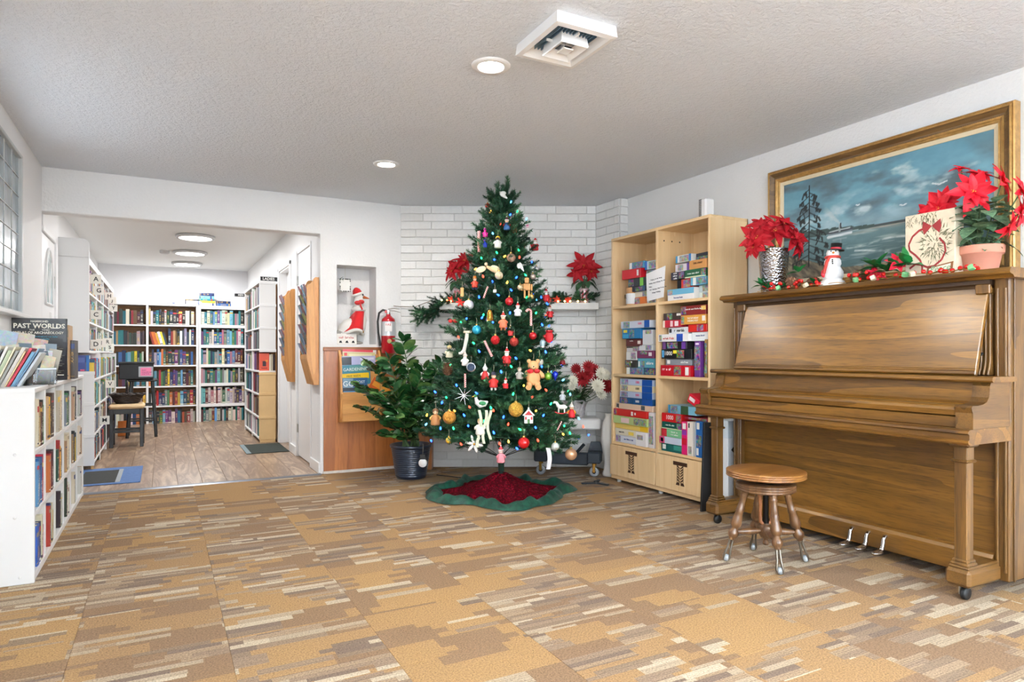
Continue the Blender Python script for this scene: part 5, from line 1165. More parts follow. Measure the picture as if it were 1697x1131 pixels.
for a in [
    dict(px=840,py=372,h=24,label='small elf ornament in blue and red near the tree top',body=(60,110,170),hat=(120,40,60),arms=(180,36,50),brim=(232,232,232)),
    dict(px=804,py=386,h=18,label='magenta knitted bonnet ornament on the upper left edge',body=(220,40,150),head=(230,60,160),hat=(214,30,140),hatkind='round',brim=(120,40,160)),
    dict(px=804,py=404,h=17,label='royal blue knitted mitten doll under the magenta bonnet',body=(36,60,190),head=(40,70,200),hat=(36,60,190),hatkind='round',brim=(220,50,150)),
    dict(px=825,py=401,h=26,label='yellow-haired angel ornament in a white dress',body=(240,240,236),head=(60,44,40),hat=None,hair=(236,190,40)),
    dict(px=874,py=380,h=18,label='pink knit hat ornament on the upper right edge',body=(240,238,236),head=(240,200,210),hat=(206,40,120),hatkind='round',brim=(240,200,220)),
    dict(px=875,py=407,h=30,label='white snowman ornament with a striped scarf on the upper right edge',body=(242,242,242),head=(244,244,244),hat=(40,44,50),hatkind='top',brim=None,arms=(200,40,50)),
    dict(px=887,py=406,h=24,label='small red santa ornament beside the snowman ornament',beard=(240,240,240)),
    dict(px=787,py=468,h=22,label='thin red and gold nutcracker ornament on the left edge',body=(190,60,40),hat=(200,120,40),hatkind='top',brim=None,legs=(40,50,90)),
    dict(px=858,py=514,h=24,label='white mouse figure in a santa hat below the red bauble',body=(236,236,236),head=(238,234,232),hat=(200,40,40)),
    dict(px=834,py=532,h=28,label='gingerbread-coloured doll ornament in the centre of the tree',body=(214,120,84),head=(240,210,180),hat=(200,60,50),legs=(180,110,70)),
    dict(px=846,py=549,h=18,label='tiny red and gold elf ornament under the gingerbread doll',body=(196,50,50),hat=(214,170,60)),
    dict(px=905,py=490,h=24,label='santa ornament on the right edge above the mantel',beard=(244,244,244)),
    dict(px=911,py=517,h=24,label='red santa ornament on the right edge below the mantel',beard=(240,240,240),legs=(30,30,30)),
    dict(px=840,py=591,h=27,label='santa ornament with crossed belts in the middle of the tree',beard=(244,240,232),legs=(120,60,40)),
    dict(px=745,py=582,h=26,label='cream angel ornament on the left edge',body=(232,226,200),head=(236,206,170),hat=None,hair=(200,180,120)),
    dict(px=771,py=596,h=24,label='white bearded santa face ornament above the round medallion',body=(240,236,230),head=(232,190,160),hat=(226,200,190),beard=(246,244,240)),
    dict(px=804,py=618,h=26,label='white and red winter scene ornament left of centre',body=(190,40,40),head=(240,240,240),hat=(236,236,236),arms=(240,240,240)),
    dict(px=818,py=630,h=28,label='slim red and white nutcracker ornament with dark boots',body=(196,44,40),hat=(40,40,60),hatkind='top',brim=None,legs=(236,236,236)),
    dict(px=838,py=636,h=18,label='tiny red santa ornament beside the slim nutcracker',beard=(240,240,240)),
    dict(px=861,py=618,h=24,label='silver-grey angel ornament beside the teddy bear',body=(170,164,156),head=(214,200,186),hat=None,hair=(150,140,120),arms=(190,186,180)),
    dict(px=932,py=655,h=20,label='glassy silver angel ornament on the right edge',body=(190,198,206),head=(214,214,214),hat=None,hair=(180,180,180)),
    dict(px=947,py=681,h=26,label='red elf ornament with a gold bundle on the lower right',body=(196,30,40),hat=(230,226,220),arms=(230,160,50)),
    dict(px=722,py=690,h=34,label='brown and gold nativity figure ornament on the lower left edge',body=(176,120,70),head=(226,190,150),hat=None,hair=(120,80,50),arms=(206,160,90)),
    dict(px=830,py=754,h=28,label='pink ball-bodied figure hanging lowest above the skirt',body=(226,140,150),head=(238,206,196),hat=(200,60,70)),
    dict(px=796,py=706,h=32,label='white fairy figure with long ribbons on the lower left',body=(232,232,222),head=(236,206,180),hat=None,hair=(196,170,110))]:
    figure(**a)
# special ornaments
def bear(px, py, h):
    s = h*PXM; t = orn('teddy_bear_ornament', px, py, 'tan wooden teddy bear ornament with a red bow', rz=0)
    mt = plain('bear_tan', (222,170,116), .7)
    mb = MB().sphere((0,0,-.12), .24, 16, 10, 0, (1,.6,1.1)).sphere((0,0,.27), .19, 16, 10, 0, (1,.7,.95)); part('body', _scaled(mb, s), mt, t)
    for sg in (-1,1):
        part('ear', _scaled(MB().sphere((sg*.15,0,.43), .075, 10, 7, 0, (1,.6,1)), s), mt, t); part('arm', _scaled(MB().tube([(sg*.18,0,.08),(sg*.30,-.04,-.04),(sg*.31,-.08,-.12)], [.08,.075,.07], 9), s), mt, t)
        part('leg', _scaled(MB().tube([(sg*.12,0,-.28),(sg*.15,0,-.42),(sg*.17,-.08,-.46)], [.11,.10,.10], 9), s), mt, t)
        part('bow_loop', _scaled(MB().sphere((sg*.11,-.15,.10), .10, 10, 6, 0, (1.1,.4,.75)), s), fm((204,30,34)), t)
    part('muzzle', _scaled(MB().sphere((0,-.13,.23), .075, 10, 7), s), plain('bear_muzzle', (234,194,146), .7), t); part('nose', _scaled(MB().sphere((0,-.20,.25), .022, 8, 5), s), M_BLACK, t)
    hang(t, .48*s)
bear(884, 620, 47)
def cane(px, py, h, label, hook=True, tilt=0.0):
    s = h*PXM; t = orn('candy_cane' if hook else 'candy_stick', px, py, label); t.rotation_euler = (0, tilt, t.rotation_euler.z)
    pts = [(0,0,-.5),(0,0,-.2),(0,0,.1),(0,0,.28)]
    pts += [(-.14+.14*math.cos(a), 0, .30+.14*math.sin(a)) for a in (.3,.8,1.4,2.0,2.6,3.1)] if hook else [(0,0,.5)]
    part('stick', _scaled(MB().tube(pts, .075, 8), s), M_CANDY, t)
g = G('candy_stripes'); S3 = g.sep(g.coord()); f = g.math('FRACT', g.math('ADD', g.math('MULTIPLY', S3[2], 75.0), g.math('MULTIPLY', S3[0], 60.0))); g.base(g.mix(g.math('GREATER_THAN', f, .5), lin((240,236,232)), lin((196,30,36)))); g.pr(rough=.3); M_CANDY = g.mat
cane(880,526,28,'red and white candy cane right of centre'); cane(805,485,20,'striped candy stick near the mantel', False, .35); cane(809,578,28,'slanted candy stick beside the red glitter bauble', False, -.45); cane(771,631,22,'upright candy stick on the left side', False); cane(927,706,16,'short striped candy ornament low on the right', False, .5); cane(794,401,36,'twisted red icicle ornament on the upper left edge', False, 0)
t = orn('bell_ornament', 812, 522, 'gold bell ornament left of centre'); s = 26*PXM
part('bell', _scaled(MB().lathe([(.30,-.40),(.26,-.36),(.20,-.1),(.17,.15),(.10,.28),(.0001,.32)], 20), s), shiny('gold_metal', (206,156,60), .2, .9), t); part('clapper', _scaled(MB().sphere((0,0,-.42), .07, 8, 6), s), M_BRASS, t); hang(t, .32*s)
t = orn('bird_ornament', 832, 324, 'white dove ornament at the very top of the tree'); s = 20*PXM
part('body', _scaled(MB().tube([(.45,0,-.3),(.2,0,-.1),(0,0,.05),(-.22,0,.22),(-.36,0,.30)], [.06,.15,.19,.12,.03], 10), s), fm((240,240,240)), t); part('wing', _scaled(MB().sphere((.1,-.12,.12), .24, 10, 6, 0, (1.2,.25,.8)), s), fm((236,236,236)), t)
t = orn('bird_ornament', 863, 442, 'white paper bird ornament right of the wooden angel'); s = 17*PXM
part('body', _scaled(MB().tube([(.3,0,-.5),(.1,0,-.15),(0,0,.1),(-.1,0,.4)], [.04,.16,.20,.03], 10), s), fm((238,238,236)), t); part('wing', _scaled(MB().sphere((-.18,-.06,.05), .26, 10, 6, 0, (.8,.25,1.1)), s), fm((240,240,240)), t)
t = orn('angel_ornament', 811, 446, 'flying cream angel ornament with spread wings', rz=0); s = 38*PXM
part('body', _scaled(MB().tube([(.35,0,-.10),(.12,0,-.02),(-.05,0,.06),(-.12,0,.12)], [.13,.10,.07,.04], 10), s), fm((236,206,160)), t); part('head', _scaled(MB().sphere((-.14,-.02,.20), .075, 10, 7), s), fm(SKIN), t)
for sg in (-1,1): part('wing', _scaled(MB().sphere((sg*.30-.05,.04,.10), .24, 12, 7, 0, (1.0,.15,.55), Matrix.Rotation(sg*.35, 4, 'Y')), s), fm((244,226,190)), t)
t = orn('nutcracker_ornament', 873, 477, 'square wooden nutcracker ornament of plain tan blocks', rz=0); s = 40*PXM; mt = plain('raw_wood', (206,150,92), .6)
part('body', _scaled(MB().cbox(-.15,.15,-.08,.08,-.12,.16,.02), s), mt, t); part('head', _scaled(MB().cbox(-.09,.09,-.08,.08,.18,.40,.02), s), mt, t)
for sg in (-1,1): part('leg', _scaled(MB().cbox(sg*.09-.04,sg*.09+.04,-.06,.06,-.44,-.13,.015), s), mt, t); part('arm', _scaled(MB().cbox(sg*.20-.035,sg*.20+.035,-.05,.05,-.14,.14,.015), s), mt, t)
hang(t, .4*s)
t = orn('wooden_tag', 766, 485, 'hanging wooden price tag ornament at the mantel', rz=0); s = 16*PXM
part('board', _scaled(MB().cbox(-.18,.18,-.03,.03,-.5,.5,.02), s), plain('tag_wood', (226,170,104), .6), t); hang(t, .5*s, .05)
t = orn('cube_ornament', 820, 483, 'tiny white block ornament left of centre'); part('block', MB().cbox(-.012,.012,-.012,.012,-.012,.012,.003), fm((238,238,236)), t); hang(t, .012)
t = orn('poinsettia_ornament', 763, 501, 'glowing red star flower ornament at the mantel edge'); s = 15*PXM
for k in range(6): part('petal', _scaled(MB().sphere((.28,0,0), .26, 8, 5, 0, (1.1,.25,.45), Matrix.Rotation(k*PI/3, 4, 'Y')), s), fm((226,44,30)), t)
t = orn('stocking_ornament', 771, 568, 'long white stocking ornament on the left side', rz=0); s = 40*PXM
part('stocking', _scaled(MB().tube([(.10,0,.45),(.06,0,.15),(0,0,-.15),(-.05,0,-.34),(-.16,-.02,-.44),(-.26,-.03,-.44)], [.15,.13,.12,.13,.11,.07], 12, flat=.6), s), fm((238,234,224)), t); part('cuff', _scaled(MB().lathe([(.165,.38),(.175,.41),(.165,.47)], 12, (.10,0,0)), s), fm((226,214,190)), t)
t = orn('medallion_ornament', 781, 609, 'oval silver-framed picture medallion on the left side', rz=0); s = 20*PXM
part('frame', _scaled(MB().lathe([(.0001,-.05),(.34,-.05),(.40,0),(.34,.05),(.0001,.05)], 22, M=Matrix.Rotation(PI/2, 4, 'X')), s), shiny('silver', (190,194,200), .25, .9), t); part('picture', _scaled(MB().lathe([(.0001,0),(.30,0)], 20, M=Matrix.Translation((0,-.056,0)) @ Matrix.Rotation(PI/2, 4, 'X')), s), plain('medal_picture', (70,90,120), .5, var=.4, vs_=90), t); hang(t, .4*s)
t = orn('medallion_ornament', 701, 765, 'white snowman medallion hanging in front of the plant pot', rz=0, inset=-.02); s = 20*PXM
part('disc', _scaled(MB().lathe([(.0001,-.06),(.36,-.06),(.36,.06),(.0001,.06)], 20, (0,0,0), M=Matrix.Translation((0,0,-.12)) @ Matrix.Rotation(PI/2, 4, 'X')), s), fm((240,240,240)), t); part('hat', _scaled(MB().cbox(-.32,.32,-.07,.07,.18,.30,.02).cbox(-.22,.22,-.07,.07,.30,.62,.02), s), M_BLACK, t); hang(t, .6*s, .08)
t = orn('house_ornament', 876, 690, 'white and red gingerbread house ornament low on the tree', rz=0); s = 26*PXM
part('wall', _scaled(MB().cbox(-.26,.26,-.12,.12,-.42,.10,.02), s), fm((240,236,232)), t); part('roof', _scaled(MB().prism([(-.36,.06),(0,.46),(.36,.06),(.28,.04),(0,.34),(-.28,.04)], -.16, .16, 'y'), s), fm((240,240,240)), t); part('gable', _scaled(MB().prism([(-.27,.05),(0,.35),(.27,.05)], -.12, .12, 'y'), s), fm((176,40,44)), t)
part('door', _scaled(MB().cbox(-.07,.07,-.14,-.11,-.42,-.16,.01), s), fm((70,110,60)), t)
for sg in (-1,1): part('window', _scaled(MB().cbox(sg*.17-.05,sg*.17+.05,-.14,-.11,-.2,-.02,.01), s), fm((176,40,44)), t)
part('chimney', _scaled(MB().cbox(-.05,.05,-.05,.05,.36,.52,.01), s), fm((240,240,240)), t); hang(t, .5*s)
t = orn('red_mitten', 910, 559, 'red felt mitten ornament on the right edge'); s = 24*PXM
part('mitten', _scaled(MB().sphere((0,0,0), .34, 12, 8, 0, (.9,.4,1.2)).sphere((-.32,0,.05), .15, 10, 6, 0, (1.2,.6,.8)), s), fm((200,26,34)), t); part('cuff', _scaled(MB().lathe([(.22,.34),(.26,.40),(.22,.48)], 12), s), fm((180,20,30)), t)
t = orn('lantern_ornament', 899, 569, 'small glass lantern ornament beside the red mitten'); s = 18*PXM
part('glass', _scaled(MB().lathe([(.2,-.3),(.26,-.1),(.26,.15),(.16,.3)], 10), s), plain('lantern_glass', (170,200,210), .1, .2), t); part('cap', _scaled(MB().lathe([(.2,.3),(.1,.42),(.0001,.46)], 10), s), M_METAL, t); part('base', _scaled(MB().lathe([(.24,-.4),(.24,-.3)], 10), s), M_METAL, t)
t = orn('bell_ornament', 932, 599, 'dark red bell ornament hanging free on the right edge'); s = 14*PXM
part('bell', _scaled(MB().lathe([(.42,-.4),(.34,-.3),(.30,.05),(.18,.25),(.0001,.3)], 16), s), fm((130,20,30), .4), t); part('loop', _scaled(MB().sphere((0,0,.38), .12, 8, 5), s), fm((130,20,30), .4), t); hang(t, .4*s)
t = orn('cone_ornament', 920, 623, 'deep blue cone ornament beside the lime bauble'); s = 18*PXM; part('cone', _scaled(MB().lathe([(.0001,-.5),(.2,-.1),(.3,.2),(.1,.4),(.0001,.42)], 14), s), shiny('deep_blue', (20,50,190), .25, .3), t); hang(t, .4*s)
def pinecone_mb(s, rows=7, per=8):
    mb = MB().lathe([(.0001,-.48),(.22,-.35),(.28,0),(.18,.32),(.0001,.45)], 10)
    for r in range(rows):
        zz_ = -.42 + .84*r/(rows-1); rad = .40*math.sqrt(max(.05, 1-(zz_/.56)**2))*(1.05-.25*r/rows)
        for k in range(per):
            a = 2*PI*(k+.5*(r % 2))/per; M = Matrix.Rotation(a, 4, 'Z') @ Matrix.Translation((rad*.75, 0, zz_)) @ Matrix.Rotation(-.5, 4, 'Y')
            mb.add([(-.12,-.04,0),(-.12,.04,0),(.16,.11,.02),(.22,0,.05),(.16,-.11,.02),(.05,0,.05)], [(0,1,5),(1,2,5),(2,3,5),(3,4,5),(4,0,5),(0,4,3,2,1)], 0, False, M)
    return _scaled(mb, s)
M_CONE = plain('pinecone_brown', (112,74,48), .7, var=.3, vs_=60)
for px, py, h, lab in ((852,382,12,'small brown pine cone near the tree top'), (742,613,20,'brown pine cone ornament on the left edge')):
    t = orn('pinecone_ornament', px, py, lab); part('scales', pinecone_mb(h*PXM), M_CONE, t)
t = orn('star_spray', 769, 656, 'silver tinsel star spray ornament on the left side', rz=0); s = 34*PXM
for k in range(9):
    a = k*2*PI/9; part('ray', _scaled(MB().tube([(0,0,0),(.45*math.cos(a)*(1 if k%2 else .7), -.05, .45*math.sin(a)*(1 if k%2 else .7))], [.03,.008], 6), s), shiny('tinsel_silver', (220,224,230), .25, .8), t)
t = orn('duck_ornament', 796, 667, 'white and green duck ornament on the lower left'); s = 24*PXM
part('body', _scaled(MB().tube([(.5,0,.05),(.3,0,-.08),(0,0,-.12),(-.2,0,.0),(-.28,0,.22),(-.30,0,.38)], [.05,.2,.25,.18,.10,.09], 10), s), fm((236,238,234)), t); part('head', _scaled(MB().sphere((-.31,-.01,.42), .12, 10, 7), s), fm((40,120,70)), t); part('bill', _scaled(MB().tube([(-.40,-.01,.40),(-.54,-.01,.37)], [.05,.03], 8, flat=.5), s), fm((230,160,40)), t); part('wing', _scaled(MB().sphere((.1,-.2,-.05), .2, 10, 6, 0, (1.2,.4,.7)), s), fm((50,130,80)), t)
t = orn('star_flower', 786, 736, 'white star flower ornament at the bottom left', rz=0); s = 28*PXM
for k in range(6): part('petal', _scaled(MB().sphere((.26,0,0), .26, 8, 5, 0, (1.0,.15,.32), Matrix.Rotation(k*PI/3+.2, 4, 'Y')), s), fm((240,240,238)), t)
part('centre', _scaled(MB().sphere((0,-.05,0), .07, 8, 5), s), M_BRASS, t)
t = orn('ribbon_ornament', 800, 712, 'pale green satin ribbon tails on the lower left', rz=0); s = 60*PXM
for k, dx in enumerate((-.12, .02, .14)): part('ribbon', _scaled(MB().grid(lambda u, v, dx=dx, k=k: (dx+.07*u+.05*math.sin(5*v+k), -.04-.03*math.sin(7*v+k), .5-v*(.95-.1*k)), 1, 10), s), fm((206,214,186)), t)
t = orn('horse_ornament', 930, 676, 'white rocking horse ornament on the lower right'); s = 26*PXM
part('body', _scaled(MB().tube([(.36,0,.02),(.2,0,.06),(-.05,0,.05),(-.2,0,.12),(-.30,0,.32),(-.42,0,.34),(-.5,0,.28)], [.05,.15,.14,.12,.09,.08,.05], 10), s), fm((236,236,234)), t)
for x_, y_ in ((-.16,-.06),(-.16,.06),(.2,-.06),(.2,.06)): part('leg', _scaled(MB().tube([(x_,y_,0),(x_,y_,-.3)], [.05,.035], 7), s), fm((236,236,234)), t)
part('rocker', _scaled(MB().tube([(-.4,0,-.26),(-.2,0,-.34),(.1,0,-.36),(.35,0,-.28)], .035, 7), s), fm((196,40,44)), t)
t = orn('paper_tag', 908, 760, 'white paper tag hanging from the lowest branch', rz=0); s = 34*PXM
part('sheet', _scaled(MB().grid(lambda u, v: (-.10+.2*u+.08*math.sin(3*v), .03*math.sin(6*u+2*v), .5-v), 3, 8), s), fm((224,224,228)), t)
t = orn('red_ribbon', 751, 534, 'small red ribbon ornament on the left edge'); s = 16*PXM
for sg in (-1,1): part('loop', _scaled(MB().sphere((sg*.25,0,.1), .25, 8, 5, 0, (1,.4,.8)), s), fm((200,36,34)), t)
# ================================================================== shared plant pieces
random.seed(5)
def petal_mesh(name, mat, wd=.46, fold=.10, droop=.18, nu=6, nv=2, shape=0):
    def fn(u, v):
        w_ = {0: math.sin(PI*min(1, u**.8))**.85*(1-.25*u), 1: math.sin(PI*u)**.7}[shape]; y = (v-.5)*wd*w_
        return (u, y, fold*abs(v-.5)*2*w_ - droop*u*u + .02*math.sin(9*u+4*v))
    return MB().grid(fn, nu, nv*2).mesh(name, mat)
g = G('poinsettia_red'); S3 = g.sep(g.coord()); vein = g.math('SINE', g.math('MULTIPLY', g.math('ADD', S3[0], g.math('MULTIPLY', g.math('ABSOLUTE', S3[1]), -1.0)), 60.0))
g.base(g.mix(g.math('MULTIPLY', g.math('ADD', vein, 1.0), .12), lin((166,8,24)), lin((116,2,14)))); g.pr(rough=.65, spec=.3); M_BRACT = g.mat
g = G('poinsettia_bright'); g.base(g.mix(g.noise(g.coord(), 6, 3), lin((226,24,44)), lin((190,8,30)))); g.pr(rough=.5, spec=.3); M_BRACT2 = g.mat
g = G('leaf_green'); g.base(g.ramp(g.math('ADD', g.math('MULTIPLY', g.noise(g.coord(), 5, 3), .7), g.math('MULTIPLY', g.info('Random'), .3)), [(.25, lin((22,56,32))), (.75, lin((62,104,66)))])); g.pr(rough=.45); M_LEAF = g.mat
g = G('leaf_variegated'); g.base(g.ramp(g.noise(g.coord(), 4, 4, .7, .5), [(.35, lin((46,92,64))), (.7, lin((150,180,140)))])); g.pr(rough=.5); M_LEAFV = g.mat
M_STAMEN = plain('stamen_gold', (226,190,60), .4)
M_TWIG = plain('stem_green', (74,100,58), .6)
PET = petal_mesh('petal', M_BRACT); PET2 = petal_mesh('petal', M_BRACT2, .5); LEAF = petal_mesh('leaf', M_LEAF, .6, .08, .25); LEAFV = petal_mesh('leaf', M_LEAFV, .66, .06, .3)
STAM = MB()
for k in range(9):
    a = k*2.4; r = .045*math.sqrt(k); STAM.sphere((r*math.cos(a), r*math.sin(a), .03+.01*(k % 2)), .022, 6, 4)
STAM = STAM.mesh('bloom', M_STAMEN)
def face_rot(d, spin=0.0): return (Vector(d).to_track_quat('Z', 'Y').to_matrix().to_4x4() @ Matrix.Rotation(spin, 4, 'Z'))
def bloom(t, pos, nrm, r, pet=None, n=(6, 6)):
    b = bpy.data.objects.new('bloom', STAM); COL.objects.link(b); b.parent = t; b.matrix_local = Matrix.Translation(pos) @ face_rot(nrm, random.random()*6) @ Matrix.Scale(r, 4)
    for lay, cnt in enumerate(n):
        for k in range(cnt):
            o = bpy.data.objects.new('petal', pet or PET); COL.objects.link(o); o.parent = b
            a = 2*PI*(k+.5*lay)/cnt + random.uniform(-.15,.15); L_ = (1.0 if lay == 0 else .66)*random.uniform(.85, 1.12)
            o.matrix_local = Matrix.Rotation(a, 4, 'Z') @ Matrix.Rotation(-(.10+.34*lay) + random.uniform(-.15,.15), 4, 'Y') @ Matrix.Rotation(random.uniform(-.3,.3), 4, 'X') @ Matrix.Scale(L_, 4)
def leafput(t, pos, d, ln, me=None, wd=1.0, roll=0.0, name='leaf'):
    o = bpy.data.objects.new(name, me or LEAF); COL.objects.link(o); o.parent = t; q = Vector(d).to_track_quat('X', 'Z').to_matrix().to_4x4()
    o.matrix_local = Matrix.Translation(pos) @ q @ Matrix.Rotation(roll, 4, 'X') @ Matrix.Diagonal((ln, ln*wd, ln, 1)); return o

# ================================================================== mantel decorations
MZ = 1.577
M_REDGL = plain('red_vase_glass', (196,40,60), .08, 0, .8)
def mantel_poinsettia(s, px, label, blooms, lean):
    p = brk(s, .10, MZ); t = thing('poinsettia', label, 'flowers', tuple(p), 0)
    part('vase', MB().lathe([(.0001,0),(.040,0),(.042,.004),(.042,.135),(.044,.14),(.038,.14),(.037,.02)], 24), g_vase, t)
    part('ribbon', MB().lathe([(.0428,.02),(.0428,.12)], 24, cap=False), g_stripe, t)
    for i in range(4): part('stem', MB().tube([(0,0,.05), (.01*i-.015+lean*.3, .01, .16), (lean+(i-1.5)*.04, .01*i, .28)], .004, 6), M_TWIG, t)
    for dx, dz, nrm, r in blooms: bloom(t, RGT*dx + Vector((0,0,dz)) - FWD*.05, Vector((nrm[0]*RGT.x-FWD.x*.9, nrm[0]*RGT.y-FWD.y*.9, nrm[1])), r)
    for k in range(9):
        a = k*2*PI/9; leafput(t, RGT*(lean*.8+.04*math.cos(a)) + Vector((0,0,.20+.02*(k % 3))) + FWD*.05*math.sin(a), RGT*math.cos(a) - FWD*.7*abs(math.sin(a)) + Vector((0,0,-.5)), .12, wd=1.1)
g = G('striped_red_glass'); a_ = g.math('SINE', g.math('MULTIPLY', g.sep(g.coord())[0], 420.0)); g.base(g.mix(g.math('GREATER_THAN', a_, .1), lin((196,30,52)), lin((232,196,204)))); g.pr(rough=.15, spec=.7); g_stripe = g.mat
g_vase = plain('clear_pink_glass', (222,190,196), .08, 0, .8)
mantel_poinsettia(.557, 758, 'drooping red poinsettia in a striped red vase on the mantel by the tree', [(.02,.33,(-.35,.25),.135),(.07,.40,(.1,.75),.13),(-.05,.30,(-.8,.1),.11)], .02)
mantel_poinsettia(1.765, 968, 'red poinsettia in a striped red vase at the corner end of the mantel', [(-.01,.355,(-.1,.22),.165),(.06,.30,(.5,.1),.12),(-.07,.28,(-.5,.0),.11)], .0)
gt = thing('mantel_garland', 'green pine garland with warm lights and red blooms along the mantel', 'garland', tuple(brk(.30, .12, MZ)), 0)
GBR = [branch_mesh(.18, 71), branch_mesh(.15, 72)]
for i in range(48):
    s_ = i*1.50/47; p = BD*s_ + BN*random.uniform(-.03,.05) + Vector((0,0,.025 - (.14*(1-i/7) if i < 7 else 0)))
    o = put('sprig', GBR[i % 2], gt, p, (random.uniform(-1,1), random.uniform(-.6,.2), random.uniform(0, 6.28))); o.scale = (.72,)*3
for i in range(9):
    o = put('sprig', GBR[i % 2], gt, BD*(-.02+.02*i) + BN*random.uniform(.0,.06) + Vector((0,0,.02-.012*(9-i))), (random.uniform(-1,1), random.uniform(.3,1.1), BANG+PI+random.uniform(-.7,.7))); o.scale = (.8,)*3
gw = plain('wire_brown', (110,84,60), .7)
pts = [brk(-.12, .03, 1.565), brk(.0, .03, 1.55), brk(.15, .06, 1.545), brk(.30, .12, MZ+.02)]
part('wire', MB().tube([p - WLOC[gt.name] for p in pts], .003, 5), gw, gt)
g = G('warm_bulb'); g.base((1,.7,.3)); g.emit((1,.62,.22), 9); M_WARM = g.mat
wb = MB().sphere((0,0,0), .0085, 10, 6).mesh('bulb', M_WARM)
for px, py in ((732,495),(747,499),(925,498),(936,499),(945,499),(958,497),(970,497),(741,490)):
    sdist = (atd(px, py, 6.2) - BA).dot(BD); put('bulb', wb, gt, brk(sdist, .19, 1.6 if py < 497 else 1.590) - WLOC[gt.name])
M_RBL = plain('lit_red_bloom', (224,60,30), .5)
rb = petal_mesh('petal', M_RBL, .5)
for sd in (.50, 1.42, 1.50, 1.60): bloom(gt, brk(sd, .18, MZ+.03) - WLOC[gt.name], BN + Vector((0,0,.3)), .045, rb, (6,))

# ================================================================== niche: plush goose, hanging card, small sign
M_PLW = plain('plush_white', (236,234,228), .95, bump=.5, bs=160, sheen=.2); M_PLG = plain('plush_grey', (160,156,150), .95, bump=.5, bs=160); M_PLR = plain('plush_red', (204,22,26), .85, bump=.25, bs=120, sheen=.15)
gs = thing('plush_goose', 'stuffed goose in a red santa hat and cape standing in the wall niche', 'plush toy', (1.615, 6.285, 1.186), 0)
part('body', MB().tube([(-.145,0,.10),(-.12,0,.13),(-.07,0,.155),(-.01,0,.165),(.035,0,.195),(.048,0,.25),(.045,0,.31),(.040,0,.36),(.040,0,.40),(.045,0,.435),(.060,0,.455),(.074,0,.46),(.083,0,.455)], [.02,.05,.082,.092,.085,.072,.058,.045,.040,.042,.044,.036,.012], 18), M_PLW, gs)
part('tail', MB().tube([(-.10,0,.12),(-.15,0,.09),(-.18,0,.075)], [.045,.04,.015], 10), M_PLG, gs)
cape = lambda u, v: (.045 - .10*v*(.55+.6*(1-math.cos(u*PI-PI/2))/2) + (.075+.085*v)*math.sin((u-.5)*PI*1.25)*.62, -.010 - (.072+.055*v)*math.cos((u-.5)*PI*1.25), .315 - .20*v - .02*math.sin(3*PI*u)*v)
part('cape', MB().grid(cape, 18, 8), M_PLR, gs)
part('cape_trim', MB().tube([cape(i/18, 1.0) for i in range(19)], .016, 8), M_PLW, gs)
part('collar', MB().tube([(.043+.052*math.cos(a), .052*math.sin(a), .335) for a in [2*PI*i/14 for i in range(14)]], .020, 7, closed=True), M_PLW, gs)
part('bill', MB().tube([(.085,0,.455),(.115,0,.449),(.148,0,.442)], [.024,.016,.004], 10, flat=.7), plain('goose_bill', (190,92,40), .6), gs)
part('eye', MB().sphere((.075,-.036,.474), .008, 8, 6), M_BLACK, gs)
ht = part('hat', MB().lathe([(.046,0),(.044,.02),(.034,.048),(.015,.066),(.0001,.070)], 16, M=Matrix.Translation((.035,0,.478)) @ Matrix.Rotation(-.35, 4, 'Y')), M_PLR, gs)
part('hat_brim', MB().tube([tuple(Matrix.Translation((.037,0,.480)) @ Matrix.Rotation(-.35, 4, 'Y') @ Vector((.046*math.cos(a), .046*math.sin(a), 0))) for a in [2*PI*i/14 for i in range(14)]], .013, 7, closed=True), M_PLW, ht)
part('bow', MB().sphere((.055,-.05,.405), .026, 10, 6, 0, (1.2,.6,.8)).sphere((.02,-.052,.395), .026, 10, 6, 0, (1.2,.6,.8)).tube([(.04,-.06,.40),(.045,-.075,.36),(.06,-.07,.33)], .008, 6), plain('bow_red', (196,40,40), .6), gs)
for sg in (-1, 1):
    part('leg', MB().tube([(.0,sg*.03,.11),(.005,sg*.03,.05),(.01,sg*.03,.02)], [.02,.017,.016], 9), M_PLG, gs)
    part('foot', MB().sphere((.03,sg*.034,.014), .034, 12, 6, 0, (1.4,.75,.4)), M_PLG, gs)
part('bell', MB().sphere((.05,-.115,.118), .014, 10, 7), M_BRASS, gs)
sg_ = thing('small_sign', 'small white box sign with red script in the niche beside the goose', 'sign', (1.52, 6.20, 1.186), .06)
part('block', MB().cbox(-.095,.095,-.015,.015,0,.098,.003), plain('sign_white', (240,236,230), .6), sg_)
mb = MB(); glyphs(mb, .075, .062, .030, 3); glyphs(mb, .015, .062, .030, 5); part('lettering', mb, M_TXTR, sg_, loc=(0,-.0152,0), rot=(0,0,PI/2), fix=False)
mb = MB()
for x, m_ in ((-.06,0),(.0,0),(.06,0)): mb.prism([(x-.014,.012),(x+.016,.012),(x+.006,.034),(x-.008,.030)], -.0165, -.0148, 'y')
part('print', mb, M_TXTK, sg_)
hc = thing('hanging_card', 'small white card with holly corner hanging by a thread in the niche', 'card', (1.512, 6.215, 1.74))
part('card', MB().cbox(-.052,.052,-.004,.004,-.062,.062,.002), plain('card_white', (240,240,236), .7), hc)
mb = MB()
for k in range(40):
    a = random.random(); side = k % 4; x = (-.047, .047, -.047+.094*a, -.047+.094*a)[side]; z_ = (-.057+.114*a, -.057+.114*a, -.057, .057)[side]; mb.box(x-.004, x+.004, -.0052, -.0038, z_-.005, z_+.005)
part('border_print', mb, plain('card_border', (70,76,74), .6), hc)
